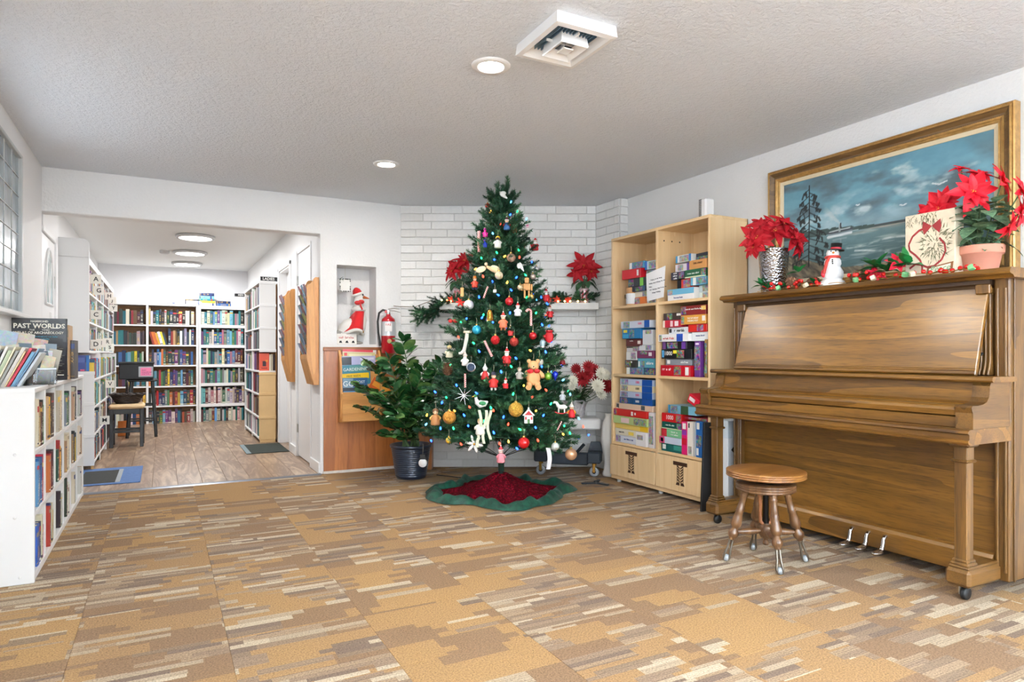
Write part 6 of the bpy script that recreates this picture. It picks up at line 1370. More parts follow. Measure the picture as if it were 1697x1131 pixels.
for k in range(3): leafput(hc, (-.045,-.008,.055), (math.cos(.3+k), -.2, math.sin(.3+k)-.6), .034)
part('thread', MB().tube([(0,0,.062),(.0,0,.179)], .001, 4), M_STR, hc)
# ================================================================== fire extinguisher
fe = thing('fire_extinguisher', 'red fire extinguisher with silver label hung beside the niche', 'fire extinguisher', (1.885, 6.073, 1.10), -.3)
M_FER = plain('extinguisher_red', (176,16,30), .22, 0, .6, coat=.5)
part('cylinder', MB().lathe([(.0001,0),(.060,0),(.066,.008),(.066,.30),(.060,.325),(.035,.35),(.022,.356),(.022,.37)], 28), M_FER, fe)
part('label_wrap', MB().lathe([(.0666,.165),(.0666,.300)], 28, cap=False), plain('label_silver', (206,210,212), .3, .3), fe)
part('label_print', MB().box(-.032,.034,-.0695,-.066,.205,.285), plain('label_print_white', (236,232,230), .5), fe)
text('FIRE', .030, (0,0,0), FACE_NY, M_TXTR, fe).matrix_local = Matrix.Translation((0,-.0705,.268)) @ FACE_NY
part('badge', MB().lathe([(.0001,0),(.022,0)], 8, M=Matrix.Translation((.01,-.0672,.115)) @ Matrix.Rotation(PI/2, 4, 'X')), plain('badge_cream', (228,214,150), .5), fe)
part('valve', MB().lathe([(.018,.365),(.020,.385),(.016,.40)], 14).cbox(-.012,.012,-.03,.012,.385,.41,.003), M_METAL, fe)
part('handle', MB().tube([(.0,-.01,.405),(.06,-.03,.402),(.115,-.045,.385)], [.008,.008,.006], 8, flat=.5).tube([(.0,-.01,.418),(.06,-.03,.424),(.105,-.045,.418)], [.008,.008,.006], 8, flat=.5), M_METAL, fe)
part('gauge', MB().lathe([(.0001,-.012),(.015,-.012),(.015,.0)], 14, M=Matrix.Translation((-.02,-.02,.392)) @ Matrix.Rotation(PI/2, 4, 'X')), plain('gauge_red', (190,60,60), .4), fe)
part('hose', MB().tube([(-.01,0,.40),(-.05,-.01,.41),(-.085,-.01,.38),(-.098,-.01,.30),(-.092,-.01,.20),(-.080,-.01,.12),(-.074,-.01,.07)], [.010]*5+[.011,.013], 10), M_BLACK, fe)
part('bracket', MB().cbox(-.03,.03,.05,.066,.05,.36,.003), M_BLACK, fe)
# ================================================================== magazine racks
mr = thing('magazine_rack', 'honey oak magazine rack on the brown panelling below the niche', 'magazine rack', (1.62, YB-.024, .47))
sp = [(0,0),(-.06,0),(-.075,.04),(-.10,.26),(-.085,.30),(-.075,.50),(-.05,.60),(-.012,.66),(0,.66)]
for x in (-.195, .175): part('side_panel', MB().prism([(a, b) for a, b in sp], x, x+.02, 'x'), M_OAK, mr)
part('front_panel', MB().cbox(-.175,.175,-.088,-.072,.005,.275,.003), M_OAKX, mr); part('bottom_rail', MB().box(-.175,.175,-.075,0,0,.014), M_OAKX, mr)
part('back_board', MB().box(-.175,.175,-.012,-.002,0,.62), M_OAKX, mr)
for k, (zt_, yo) in enumerate(((.47,-.042),(.345,-.064))): part('divider_panel', MB().cbox(-.175,.175,yo,yo+.010,.05,zt_,.002), M_OAKX, mr)
def magazine(label, x0, x1, z0, z1, y, cols, tilt=-.012, roll=0.0, txt=None):
    t = thing('magazine', label, 'magazine', (1.62+(x0+x1)/2, YB-.024+y, .47+z0), 0, 'magazines in the oak rack'); t.rotation_euler = (tilt, roll, 0)
    w_, h = x1-x0, z1-z0; part('pages', MB().box(-w_/2,w_/2,0,.005,0,h), M_PAGES, t); cv = part('cover', MB().box(-w_/2,w_/2,-.0008,.0,0,h), M_BOX, t); cv.color = lin(cols[0])+(1,)
    for a, b, c_, d, cc in cols[1]: o = part('cover_print', MB().box(-w_/2+w_*a,-w_/2+w_*b,-.0016,-.0008,h*c_,h*d), M_BOX, t); o.color = lin(cc)+(1,)
    if txt:
        for body, fx, fz, sz, m_ in txt: text(body, sz, (0,0,0), FACE_NY, m_, t).matrix_local = Matrix.Translation((-w_/2+w_*fx, -.0022, h*fz)) @ FACE_NY
magazine('magazine with red and white top edge at the back of the oak rack', -.165,.15,.30,.665,-.014,((224,220,214),((.0,.9,.94,1,(200,60,70)),)), roll=.03)
magazine('tan and olive magazine with a red dot behind the lavender one', -.165,.14,.30,.640,-.024,((206,196,140),((.05,.14,.9,.98,(196,40,50)),(.2,.9,.86,.95,(226,220,180)))), roll=.02)
magazine('lavender magazine with a black corner square in the oak rack', -.170,.155,.24,.605,-.034,((176,176,210),((.0,.30,.78,.98,(26,24,28)),(.55,.95,.90,.96,(214,214,230)))), roll=-.02)
magazine('gardening magazine with a yellow banner in the oak rack', -.168,.105,.20,.525,-.053,((60,130,150),((.0,.95,.60,.76,(240,200,40)),(.3,.95,.80,.98,(90,150,150)))), roll=-.05, txt=(('GARDENING', .5, .87, .040, M_TXTW), ('FREE SEEDS', .42, .68, .026, M_TXTK)))
magazine('blue magazine with large white initials in the oak rack', -.170,.06,.12,.405,-.072,((44,92,140),((.02,.42,.55,.98,(120,150,170)),)), txt=(('GC', .22, .80, .07, M_TXTW), ('POST', .72, .86, .035, M_TXTW)))
magazine('curled magazine with an orange cover leaning in the oak rack', -.05,.165,.10,.40,-.078,((206,96,36),((.1,.9,.75,.9,(236,160,60)),)), roll=.55)
magazine('dark magazine with blue lettering low in the oak rack', -.172,-.02,.05,.315,-.0838,((26,30,44),((.05,.9,.72,.88,(60,140,190)),)))
# brochure racks in the hall
def brochure_rack(y0, y1, z0, z1, label, n):
    t = thing('brochure_rack', label, 'brochure rack', (LX1-.002, y0, z0), 0, 'oak brochure racks in the hall'); H_ = z1-z0
    prof = [(0,0),(-.045,0),(-.108,.24),(-.108,H_-.10),(-.10,H_-.07),(-.075,H_-.062),(-.06,H_-.045),(-.045,H_-.012),(-.03,H_),(0,H_)]
    for y in (0, y1-y0-.018): part('side_panel', MB().prism(prof, y, y+.018, 'y'), M_OAK, t)
    part('back_board', MB().box(-.012,-.002,.018,y1-y0-.018,0,H_-.05), M_OAK, t); part('front_panel', MB().prism([(-.047,0),(-.106,.235),(-.106,.27),(-.096,.27),(-.035,0)], .018, y1-y0-.018, 'y'), M_OAK, t)
    hh = (H_-.36)/n; cols = [(120,150,170),(150,160,60),(150,110,130),(60,64,74),(130,170,200),(110,150,180),(140,60,70),(90,120,150)]
    for k in range(n):
        zz_ = .24+hh*k
        part('tier', MB().box(-.100,-.092,.018,y1-y0-.018,zz_,zz_+hh*.45), M_OAK, t)
        for m_ in range(3):
            yy = .03 + (y1-y0-.08)*m_/2.4; b = tag(part('brochure', MB().cbox(-.04,.04,-.002,.002,0,hh*.62+.07,.001), M_LEAFLET), f'{["first","second","third"][m_]} folded brochure in pocket {["one","two","three","four","five","six","seven","eight"][k]} of the {label.split(" brochure")[0].replace("honey ", "")} rack', 'brochure', 'brochures in the hall racks')
            b.color = lin(cols[(k*3+m_*2) % 8])+(1,); b.location = (LX1-.002-.086, y0+yy+.04, z0+zz_+.03); b.rotation_euler = (.30 + .12*random.random(), random.uniform(-.08,.08), -PI/2+random.uniform(-.06,.06))
brochure_rack(6.20, 6.54, .81, 1.80, 'near honey oak brochure rack on the hall wall corner', 7)
brochure_rack(7.44, 7.68, .79, 1.80, 'far honey oak brochure rack beside the restroom door', 7)
# ================================================================== ZZ plant in a ribbed pot
PPX, PPY = 1.945, 5.60
zp = thing('potted_plant', 'tall ZZ plant in a ribbed dark blue pot beside the oak panelling', 'plant', (PPX, PPY, 0))
prof = [(.0001,0),(.125,0),(.130,.01)]
for i in range(14): a = .02+i*.0175; r0 = .130+.042*(a/.27); prof += [(r0, a), (r0+.004, a+.004), (r0+.004, a+.010), (r0, a+.014)]
prof += [(.175,.268),(.184,.274),(.186,.292),(.180,.298),(.168,.296),(.165,.26),(.0001,.26)]
part('pot', MB().lathe(prof, 40), plain('pot_navy', (38,48,64), .3, coat=.3), zp)
part('soil', MB().lathe([(.0001,.268),(.165,.262)], 24), plain('soil', (56,42,32), .95, var=.4, vs_=60), zp)
g = G('zz_leaf'); g.base(g.ramp(g.math('ADD', g.math('MULTIPLY', g.noise(g.coord(), 2, 2), .5), g.math('MULTIPLY', g.info('Random'), .5)), [(.2, lin((20,58,30))), (.6, lin((44,96,48))), (.95, lin((128,156,84)))])); g.pr(rough=.25, spec=.6); M_ZZ = g.mat
ZL = petal_mesh('leaf', M_ZZ, .66, .05, .10, shape=1)
stems = [((667,566),5.72,0),((703,612),5.75,0),((727,612),5.8,0),((742,640),5.75,0),((645,598),5.75,0),((612,604),5.6,0),((596,640),5.55,0),((602,676),5.45,0),((626,650),5.4,0),((690,655),5.45,0),((655,690),5.35,0),((715,668),5.55,0),((672,620),5.9,0),((640,720),5.35,0),((735,600),5.95,0)]
for i, ((sx, sy), dep, _) in enumerate(stems):
    tip = atd(sx, sy, dep) - Vector((PPX, PPY, 0)); b0 = Vector((.07*math.cos(i*2.4), .07*math.sin(i*2.4), .262)); mid = (b0+tip)*.5 + Vector((0,0,.12*tip.length*.6)) - Vector((tip.x, tip.y, 0))*.22
    def bz(t): return b0*(1-t)**2 + mid*2*t*(1-t) + tip*t*t
    n = 12; pts = [bz(k/n) for k in range(n+1)]
    st_ = part('stem', MB().tube(pts, [.011-.008*k/n for k in range(n+1)], 7), M_TWIG, zp)
    nl = int(8 + (tip-b0).length*8)
    for k in range(nl):
        t_ = .34 + .66*k/(nl-1); p = bz(t_); tg = (bz(min(1, t_+.02)) - bz(t_-.02)).normalized(); side = tg.cross(Vector((0,0,1)) if abs(tg.z) < .8 else FWD).normalized()
        for sgn in (-1, 1):
            d = (side*sgn*.95 + tg*.55 + Vector((0,0,random.uniform(-.2,.3)))).normalized(); leafput(st_, p, d, random.uniform(.105,.15)*(1-.25*abs(t_-.65)), ZL, roll=random.uniform(-1.0,1.0))
    leafput(st_, tip, (tip-bz(.95)).normalized(), .10, ZL)
# ================================================================== flowers on the hearth
hp = brk(1.665, .24, .50); fl_ = thing('chrysanthemum_bouquet', 'red and white chrysanthemums in a foil wrapped pot on the hearth bench', 'flowers', tuple(hp))
def foil(a, z): return 1 + .10*math.sin(7*a+z*30) + .06*math.sin(13*a)
g = G('crinkled_foil'); nz = g.noise(g.coord(), 40, 4, .7); g.base(g.ramp(nz, [(.3, lin((196,190,196))), (.7, lin((236,232,234)))])); g.pr(rough=.3, metal=.2); g.bump(nz, .8, .01); M_FOIL = g.mat
part('foil_pot', MB().lathe([(.0001,0),(.07,0),(.085,.03),(.088,.08),(.095,.13),(.13,.17)], 36, mod=foil), M_FOIL, fl_)
def mum(pos, nrm, r, m_):
    mb = MB()
    for lay, (cnt, el, L_) in enumerate(((16,.10,1.0),(14,.40,.88),(11,.75,.7),(8,1.1,.5))):
        for k in range(cnt):
            M = Matrix.Rotation(2*PI*(k+.5*lay)/cnt, 4, 'Z') @ Matrix.Rotation(-el, 4, 'Y') @ Matrix.Scale(L_, 4)
            mb.add([(.05,-.05,0),(.6,-.13,.03),(1,0,.12),(.6,.13,.03),(.05,.05,0)], [(0,1,3,4),(1,2,3)], 0, True, M)
    o = part('bloom', mb, m_, fl_, fix=False); o.matrix_local = Matrix.Translation(pos) @ face_rot(nrm) @ Matrix.Scale(r, 4)
mr_, mw_ = plain('mum_red', (150,14,24), .7), plain('mum_white', (240,236,220), .7)
for px, py, r, m_ in ((955,612,.05,mr_),(965,628,.075,mr_),(975,608,.055,mr_),(985,613,.05,mr_),(990,632,.06,mr_),(1005,640,.07,mr_),(996,620,.06,mw_),(990,640,.065,mw_),(996,653,.055,mw_),(950,632,.05,mw_),(948,640,.05,mw_),(975,622,.05,mr_),(1003,622,.05,mw_)):
    p = atd(px, py, 5.88 + random.uniform(-.04,.08)) - hp; mum(p, -FWD + RGT*(px-975)*.02 + Vector((0,0,.35)), r*1.2, m_)
    part('stem', MB().tube([(0,0,.12), tuple(p*.6+Vector((0,0,.03))), tuple(p)], .003, 5), M_TWIG, fl_)
for k in range(60):
    a = k*2.4; leafput(fl_, (.06*math.cos(a), .06*math.sin(a), .15+.19*(k % 7)/7), (math.cos(a), math.sin(a), .4+.3*math.sin(k)), random.uniform(.09,.14), wd=1.2)
# ================================================================== equipment dolly and stand foot under the hearth
da, db = atz(897, 786), atz(985, 790); dd = (db-da); dl = dd.length; dang = math.atan2(dd.y, dd.x)
dy = thing('equipment_dolly', 'dark blue-black dolly on chrome casters pushed under the hearth', 'dolly', tuple(da), dang)
M_DOL = plain('dolly_dark', (30,40,50), .45, var=.2)
part('cross_beam', MB().cbox(.06,dl-.06,.02,.09,.09,.20,.01), M_DOL, dy)
for x in (0, dl):
    part('end_block', MB().cbox(x-.06,x+.06,-.05,.10,.12,.22,.01), M_DOL, dy); part('brace', MB().prism([(x-.07,.20),(x+.07,.20),(x+.09,.14),(x+.04,.30),(x-.04,.30)], .07, .10, 'y'), M_DOL, dy)
    w_ = part('caster', MB().lathe([(.034,-.012),(.044,-.010),(.044,.010),(.034,.012)], 22, M=Matrix.Translation((x,-.02,.044)) @ Matrix.Rotation(PI/2, 4, 'X')), plain('caster_grey', (150,154,158), .35, .5), dy)
    part('caster_hub', MB().lathe([(.0001,-.014),(.034,-.010),(.034,.010),(.0001,.014)], 18, M=Matrix.Translation((x,-.02,.044)) @ Matrix.Rotation(PI/2, 4, 'X')), M_BLACK, w_); part('caster_fork', MB().cbox(x-.012,x+.012,-.045,-.034,.04,.12,.003).lathe([(.02,.10),(.02,.13)], 12, (x,-.01,0)), M_BRASS, w_)
part('strut', MB().tube([(dl*.62,.04,.18),(dl*.80,.04,.28)], .016, 6), M_DOL, dy)
tf = thing('stand_foot', 'flat black three-legged stand foot on the carpet by the bookcase', 'stand', tuple(atz(988, 802)), .3)
for k in range(3): a = k*2*PI/3+.5; part('leg', MB().cbox(0,.13,-.016,.016,.0,.014,.005, 0, Matrix.Rotation(a, 4, 'Z')), plain('stand_black', (40,44,48), .5), tf)
part('socket', MB().lathe([(.024,0),(.022,.022),(.016,.026)], 14), M_BLACK, tf)
# things standing in the gap between bookcase and piano
t = thing('white_carton', 'tall white carton with a black arrow standing behind the piano leg', 'box', (3.40, 3.345, 0)); part('carton', MB().cbox(0,.30,-.055,.055,.012,.60,.003), plain('carton_white', (226,232,240), .5), t)
part('carton_lid', MB().cbox(-.002,.302,-.057,.057,.52,.64,.003), plain('carton_lid', (206,220,232), .5), t)
part('arrow_mark', MB().prism([(.03,.44),(.07,.475),(.07,.455),(.05,.44),(.07,.425),(.07,.405)], -.0565, -.0548, 'y'), M_TXTK, t)
t = thing('black_board', 'thin black board leaning against the end of the game bookcase', 'board', (3.30, 3.445, 0), 0); part('board', MB().cbox(0,.16,-.008,.008,0,.62,.003, 0, Matrix.Rotation(.05, 4, 'Y')), M_BLACK, t)
# ================================================================== painting above the piano
import numpy as np
FY0, FY1, FZ0, FZ1 = 1.735, 3.253, 1.490, 2.362
pc = thing('framed_painting', 'large framed seascape painting with steamer and lone tree above the piano', 'painting', (3.79, 2.494, FZ0))
def ringstrip(mb, d0, x0, d1, x1, mi=0):
    def rc(d, x): return [(x, FY1-d, FZ0+d), (x, FY0+d, FZ0+d), (x, FY0+d, FZ1-d), (x, FY1-d, FZ1-d)]
    mb.add(rc(d0, x0)+rc(d1, x1), [(i, (i+1) % 4, 4+(i+1) % 4, 4+i) for i in range(4)], mi)
def moulding(name, prof, m):
    mb = MB()
    for (d0, x0), (d1, x1) in zip(prof, prof[1:]): ringstrip(mb, d0, x0, d1, x1)
    part(name, mb, m, pc, world=True, fix=False)
M_FDK = wood('frame_dark', (74,52,28), (104,76,42), (124,94,56), 'y', rough=.4, scale=2, pores=.2)
M_FGD = plain('frame_gold', (176,136,78), .35, .45, var=.25, vs_=40)
M_LIN = plain('frame_linen', (216,200,168), .85, bump=.2, bs=200)
moulding('outer_moulding', [(0,3.795),(0,3.745),(.006,3.738),(.012,3.742),(.016,3.735),(.022,3.735)], M_FGD)
moulding('dark_cove', [(.022,3.735),(.030,3.742),(.045,3.755),(.055,3.757)], M_FDK)
moulding('inner_gold', [(.055,3.757),(.060,3.749),(.068,3.752),(.074,3.759),(.082,3.757),(.086,3.766)], M_FGD)
moulding('linen_liner', [(.086,3.766),(.108,3.772),(.109,3.778)], M_LIN)
NU, NV = 280, 132
uu, vv = np.meshgrid(np.linspace(0, 1, NU+1), np.linspace(0, 1, NV+1))
def vnoise(x, y, seed):
    rs = np.random.RandomState(seed); tb = rs.rand(64, 64); xi = np.floor(x).astype(int); yi = np.floor(y).astype(int); fx = x-xi; fy = y-yi; fx = fx*fx*(3-2*fx); fy = fy*fy*(3-2*fy)
    q = lambda a, b: tb[(yi+b) % 64, (xi+a) % 64]
    return (q(0,0)*(1-fx)+q(1,0)*fx)*(1-fy) + (q(0,1)*(1-fx)+q(1,1)*fx)*fy
def fbm(x, y, seed, o=5): return sum(vnoise(x*2**i, y*2**i, seed+i)*.5**(i+1) for i in range(o))
def C3(*c): return np.array(c, float)[None, None, :]
def lerp(a, b, t): return a*(1-t[..., None]) + b*t[..., None]
hz = .42 - .02*uu
n1 = fbm(uu*4+vv*2.2, vv*5-uu*1.5, 3); n2 = fbm(uu*9+vv*5, vv*10-uu*4, 13); n3 = fbm(uu*30, vv*30, 23, 3)
img = lerp(C3(122,166,180)+0*uu[..., None], C3(88,134,152)+0*uu[..., None], np.clip((vv-.5)*1.6, 0, 1))
img = lerp(img, C3(84,98,104), np.clip((n1-.46)*4.2, 0, 1)*np.clip(1.25-np.abs(vv-.72+.30*(uu-.55))*2.4, 0, 1))
img = lerp(img, C3(190,206,208), np.clip((n2-.50)*5, 0, 1)*np.clip(1-np.abs(vv-.60-.25*(uu-.45))*4.2, 0, 1)*1.0)
img = lerp(img, C3(204,212,206), np.clip((n2-.50)*6, 0, 1)*np.clip(1-((uu-.58)/.16)**2-((vv-.86)/.12)**2, 0, 1))
img = lerp(img, C3(150,176,186), np.clip(1-np.abs(vv-.47)*10, 0, 1)*.5)
sea = lerp(C3(108,138,142)+0*uu[..., None], C3(74,102,106)+0*uu[..., None], np.clip((.42-vv)*2.6, 0, 1)); str1 = fbm(uu*7, vv*46, 31, 4)
sea = lerp(sea, C3(172,186,184), np.clip((str1-.53)*6, 0, 1)*.65); sea = lerp(sea, C3(186,152,128), np.clip((fbm(uu*5, vv*40, 41, 3)-.50)*5, 0, 1)*np.clip(1-((uu-.62)/.28)**2, 0, 1)*np.clip((vv-.2)*5, 0, 1)*.6)
for wv, wu0, wu1 in ((.26,.35,.75),(.19,.40,.9),(.14,.55,1.0)):
    crest = wv + .02*np.sin(uu*17+wv*40); sea = lerp(sea, C3(216,224,222), np.clip(1-np.abs(vv-crest)/.014, 0, 1)*((uu > wu0) & (uu < wu1))*np.clip((n3-.25)*3, 0, 1))
img = np.where((vv < hz)[..., None], sea, img)
forest = (vv > hz-.01) & (vv < hz + .085*np.clip(1.1-uu*1.9, 0, 1)*(.75+.5*vnoise(uu*70, uu*0, 51))); img = np.where(forest[..., None], C3(66,84,80)+18*(n3[..., None]-.5), img)
far = (vv > hz-.006) & (vv < hz+.012) & (uu > .5); img = np.where(far[..., None], C3(70,76,78), img)
brush = (vv < .25*np.clip(1.0-uu*2.6, 0, 1)+.05*n2*np.clip(1.2-uu, 0, 1)) | (vv < .05+.035*n1); tex = fbm(uu*60+vv*30, vv*18, 61, 3)
img = np.where(brush[..., None], lerp(C3(84,78,68)+0*uu[..., None], C3(166,150,122)+0*uu[..., None], np.clip((tex-.3)*2.2, 0, 1)), img)
AR = (FY1-FY0-.218)/(FZ1-FZ0-.218)
def stroke(u0, v0, u1, v1, w_, col, a=1.0):
    global img
    dx, dy_ = (u1-u0)*AR, v1-v0; L2 = dx*dx+dy_*dy_+1e-9; t = np.clip((((uu-u0)*AR)*dx+(vv-v0)*dy_)/L2, 0, 1); d = np.hypot((uu-u0)*AR-t*dx, vv-v0-t*dy_)
    img = lerp(img, C3(*col), np.clip((w_-d)/.004+.5, 0, 1)*a)
DK = (30,34,34)
stroke(.152, .12, .156, .93, .007, DK)
rs = random.Random(4)
for k in range(22):
    v0 = .20 + k*.033; sgn = -1 if k % 2 else 1; ln = (.035 + .075*(1-k/24))*rs.uniform(.7, 1.25); u1 = .154+sgn*ln; v1 = v0 - ln*rs.uniform(.7, 1.3)
    stroke(.154, v0, u1, v1, .0045, DK)
    for m in range(7): q = rs.uniform(.45, 1); uu0 = .154+(u1-.154)*q; v0_ = v0+(v1-v0)*q; stroke(uu0, v0_, uu0+rs.uniform(-.012,.012), v0_-rs.uniform(.01,.05), rs.uniform(.005,.011), DK, .85)
for i in range(18): t = i/17; stroke(.335-.085*t, .475+.17*t, .333-.085*t, .477+.17*t, .008+.022*t, (196,202,198), .35*(1-t*.7))
stroke(.262,.375,.385,.388,.013,(206,214,216)); stroke(.262,.412,.39,.424,.009,(70,74,80)); stroke(.27,.395,.39,.405,.007,(120,134,140)); stroke(.27,.425,.38,.436,.005,(190,198,198)); stroke(.325,.42,.325,.47,.010,(150,160,160)); stroke(.330,.45,.331,.49,.007,(40,40,44)); stroke(.29,.34,.36,.345,.008,(150,166,170), .6); stroke(.33,.27,.33,.34,.006,(150,164,168), .5)
for u0, v0, s_ in ((.635,.545,.014),(.79,.66,.028),(.42,.63,.008)): stroke(u0-s_, v0+s_*.7, u0, v0, .005, (226,230,230)); stroke(u0, v0, u0+s_*1.1, v0+s_*.6, .005, (226,230,230))
img = np.clip(img + (n3[..., None]-.45)*16, 0, 255)/255.0
linimg = np.where(img <= .04045, img/12.92, ((img+.055)/1.055)**2.4)
py1, py0, pz0, pz1 = FY1-.108, FY0+.108, FZ0+.108, FZ1-.108
mb = MB().grid(lambda u, v: (3.777, py1+(py0-py1)*u, pz0+(pz1-pz0)*v), NU, NV, 0, False)
g = G('painted_canvas'); a_ = g.n('ShaderNodeAttribute', attribute_name='Col'); g.base(a_.outputs[0]); g.pr(rough=.45, spec=.35); g.bump(g.noise(g.coord(), 120, 2), .12, .002)
me = mb.mesh('canvas', g.mat, fix=False); ca = me.color_attributes.new('Col', 'FLOAT_COLOR', 'POINT')
ca.data.foreach_set('color', np.concatenate([linimg, np.ones(linimg.shape[:2]+(1,))], -1).reshape(-1).astype(np.float32))
put('canvas', me, pc, world=True)
part('back_board', MB().box(3.779, 3.796, FY0+.01, FY1-.01, FZ0+.01, FZ1-.01), M_BLACK, pc, world=True)
# ================================================================== on top of the piano
PZ = 1.4845
def on_lid(px, X): p = atx(px, 470, X); return Vector((X, p.y, PZ))
# hammered vase with poinsettias
p = on_lid(1282, 3.47); vt_ = thing('hammered_vase', 'hammered silver vase holding three red poinsettias on the piano', 'vase', tuple(p))
g = G('hammered_steel'); v_ = g.vor(g.coord(), 95, 'SMOOTH_F1'); g.base(lin((176,176,180))); g.pr(rough=.22, metal=1.0); g.bump(v_, .5, .010); M_HAM = g.mat
part('vase_body', MB().lathe([(.0001,0),(.074,0),(.076,.006),(.094,.278),(.096,.282),(.090,.282),(.07,.02)], 40), M_HAM, vt_)
for dx, dz, nr_, r in ((-.13,.35,(-.35,.1),.135),(-.01,.395,(.0,.25),.14),(.115,.35,(.35,.35),.125),(-.10,.43,(-.4,.9),.10),(.05,.44,(.3,.9),.11),(.13,.30,(.9,-.1),.10),(-.15,.29,(-.9,-.2),.09)):
    bloom(vt_, RGT*dx+Vector((0,0,dz))-FWD*.05, RGT*nr_[0]-FWD*.8+Vector((0,0,nr_[1])), r)
for k in range(6): a = k; part('stem', MB().tube([(0,0,.15), (.03*math.cos(a), .03*math.sin(a), .25), (.07*math.cos(a), .07*math.sin(a), .30)], .004, 5), M_TWIG, vt_)
# snowman
p = on_lid(1380, 3.42); sn = thing('snowman_figurine', 'glittery white snowman figurine with black top hat on the piano', 'figurine', tuple(p), RZ0-.35)
g = G('glitter_snow'); v_ = g.noise(g.coord(), 300, 2); g.base(lin((236,238,240))); g.pr(rough=.5, sheen=.1); g.bump(v_, .7, .003); M_GSNOW = g.mat
part('body', MB().lathe([(.0001,.03),(.045,.035),(.058,.06),(.057,.085),(.044,.108),(.040,.116),(.046,.13),(.044,.15),(.034,.166),(.029,.170),(.034,.18),(.035,.195),(.028,.213),(.0001,.22)], 26), M_GSNOW, sn)
part('snow_base', MB().lathe([(.0001,0),(.070,0),(.072,.012),(.062,.032),(.045,.045),(.0001,.05)], 26, mod=lambda a, z: 1+.07*math.sin(5*a)), plain('snow_base', (242,242,240), .6), sn)
hat = part('hat', MB().lathe([(.0001,.208),(.044,.208),(.045,.213),(.028,.215),(.030,.250),(.0001,.251)], 22, M=Matrix.Rotation(.08, 4, 'Y')), M_BLACK, sn)
part('hat_band', MB().lathe([(.0288,.216),(.0292,.226)], 22, cap=False, M=Matrix.Rotation(.08, 4, 'Y')), fm((180,36,50)), hat)
part('scarf', MB().tube([(.035*math.cos(a), .035*math.sin(a), .170) for a in [2*PI*i/18 for i in range(18)]], .009, 7, closed=True).tube([(-.02,-.03,.168),(-.035,-.045,.14),(-.045,-.05,.10),(-.05,-.05,.075)], .009, 6), fm((190,60,50)), sn)
part('carrot_nose', MB().tube([(0,-.033,.193),(-.008,-.058,.190)], [.007,.001], 8), fm((236,150,60)), sn)
for z_, x_ in ((.150,-.006),(.140,-.006),(.130,-.005)): part('button', MB().sphere((x_,-.045,z_), .0045, 8, 5), M_BLACK, sn)
for x_ in (-.012,.012): part('eye', MB().sphere((x_,-.032,.202), .0038, 8, 5), M_BLACK, sn)
part('red_bird', MB().sphere((-.052,-.03,.075), .018, 10, 7, 0, (.7,.7,1.3)), fm((206,40,54)), sn)
# box sign with wreath print
p0 = atx(1583, 452, 3.40); bs = thing('box_sign', 'cream box sign with a printed pine wreath and red ribbon on the piano', 'sign', (3.40, p0.y, PZ), .0)
BW, BH, BDp = .245, .325, .075
b0 = part('block', MB().cbox(0,BDp,0,BW,0,BH,.003), plain('box_cream', (222,208,184), .7, var=.08, vs_=30), bs)
def on_face(u, v): return (u*BW, v*BH)            # u from the right edge (near) to the left (far)
mb = MB(); rs = random.Random(9)
def facepoly(mb, pts, lay=1): mb.prism([(BW*(1-a), BH*b) for a, b in pts], -.0006*lay-.0006, -.0004, 'x')
for k in range(170):
    a = rs.uniform(0, 2*PI); r = .27*math.sqrt(rs.random()); cx = .62+r*math.cos(a)*1.15; cz = .52+r*math.sin(a)*1.15; an = a + rs.uniform(-.6,.6); l = rs.uniform(.05,.11)
    if cz > .3 or rs.random() < .5: facepoly(mb, [(cx-.006*math.sin(an), cz+.006*math.cos(an)), (cx+l*math.cos(an), cz+l*math.sin(an)), (cx+.006*math.sin(an), cz-.006*math.cos(an))], 1)
for k in range(70):
    cx = rs.uniform(.05,.5) if k % 2 else rs.uniform(.35,.65); cz = rs.uniform(.84,.99); an = rs.uniform(-2.6,-.4); l = .06; facepoly(mb, [(cx-.006,cz),(cx+l*math.cos(an),cz+l*math.sin(an)),(cx+.006,cz)], 1)
part('pine_print', mb, plain('print_pine', (92,96,66), .7, var=.35, vs_=60), bs, fix=False)
mb = MB()
def band(pts, w_):
    for (a, b), (c_, d) in zip(pts, pts[1:]):
        n_ = Vector((-(d-b), c_-a)).normalized()*w_; facepoly(mb, [(a+n_.x,b+n_.y),(c_+n_.x,d+n_.y),(c_-n_.x,d-n_.y),(a-n_.x,b-n_.y)], 2)
band([(.44,.76),(.30,.74),(.16,.66),(.08,.54),(.10,.44),(.22,.36),(.32,.27),(.36,.16),(.35,.08)], .016); band([(.10,.16),(.22,.22),(.34,.20),(.46,.15),(.60,.16),(.74,.24),(.82,.36),(.80,.48),(.70,.58)], .016)
for sg in (-1, 1): facepoly(mb, [(.55,.78),(.55+sg*.17,.87),(.55+sg*.19,.76),(.55+sg*.15,.66)], 3)
part('ribbon_print', mb, plain('print_ribbon', (150,44,46), .7), bs, fix=False)
mb = MB(); facepoly(mb, [(.44,.03),(.95,.08),(.97,.20),(.46,.14)], 2); pl_ = part('name_plate', mb, plain('plate_brown', (130,84,44), .5), bs)
mb = MB(); facepoly(mb, [(.49,.055),(.91,.098),(.92,.175),(.50,.122)], 3); part('plate_paper', mb, plain('plate_paper', (232,230,210), .6), pl_)
text('Peace', .042, (0,0,0), FACE_NX, plain('print_sage', (120,160,120), .6), bs, shear=.3).matrix_local = Matrix.Translation((-.0032, BW*.29, BH*.112)) @ FACE_NX @ Matrix.Rotation(.06, 4, 'Z')
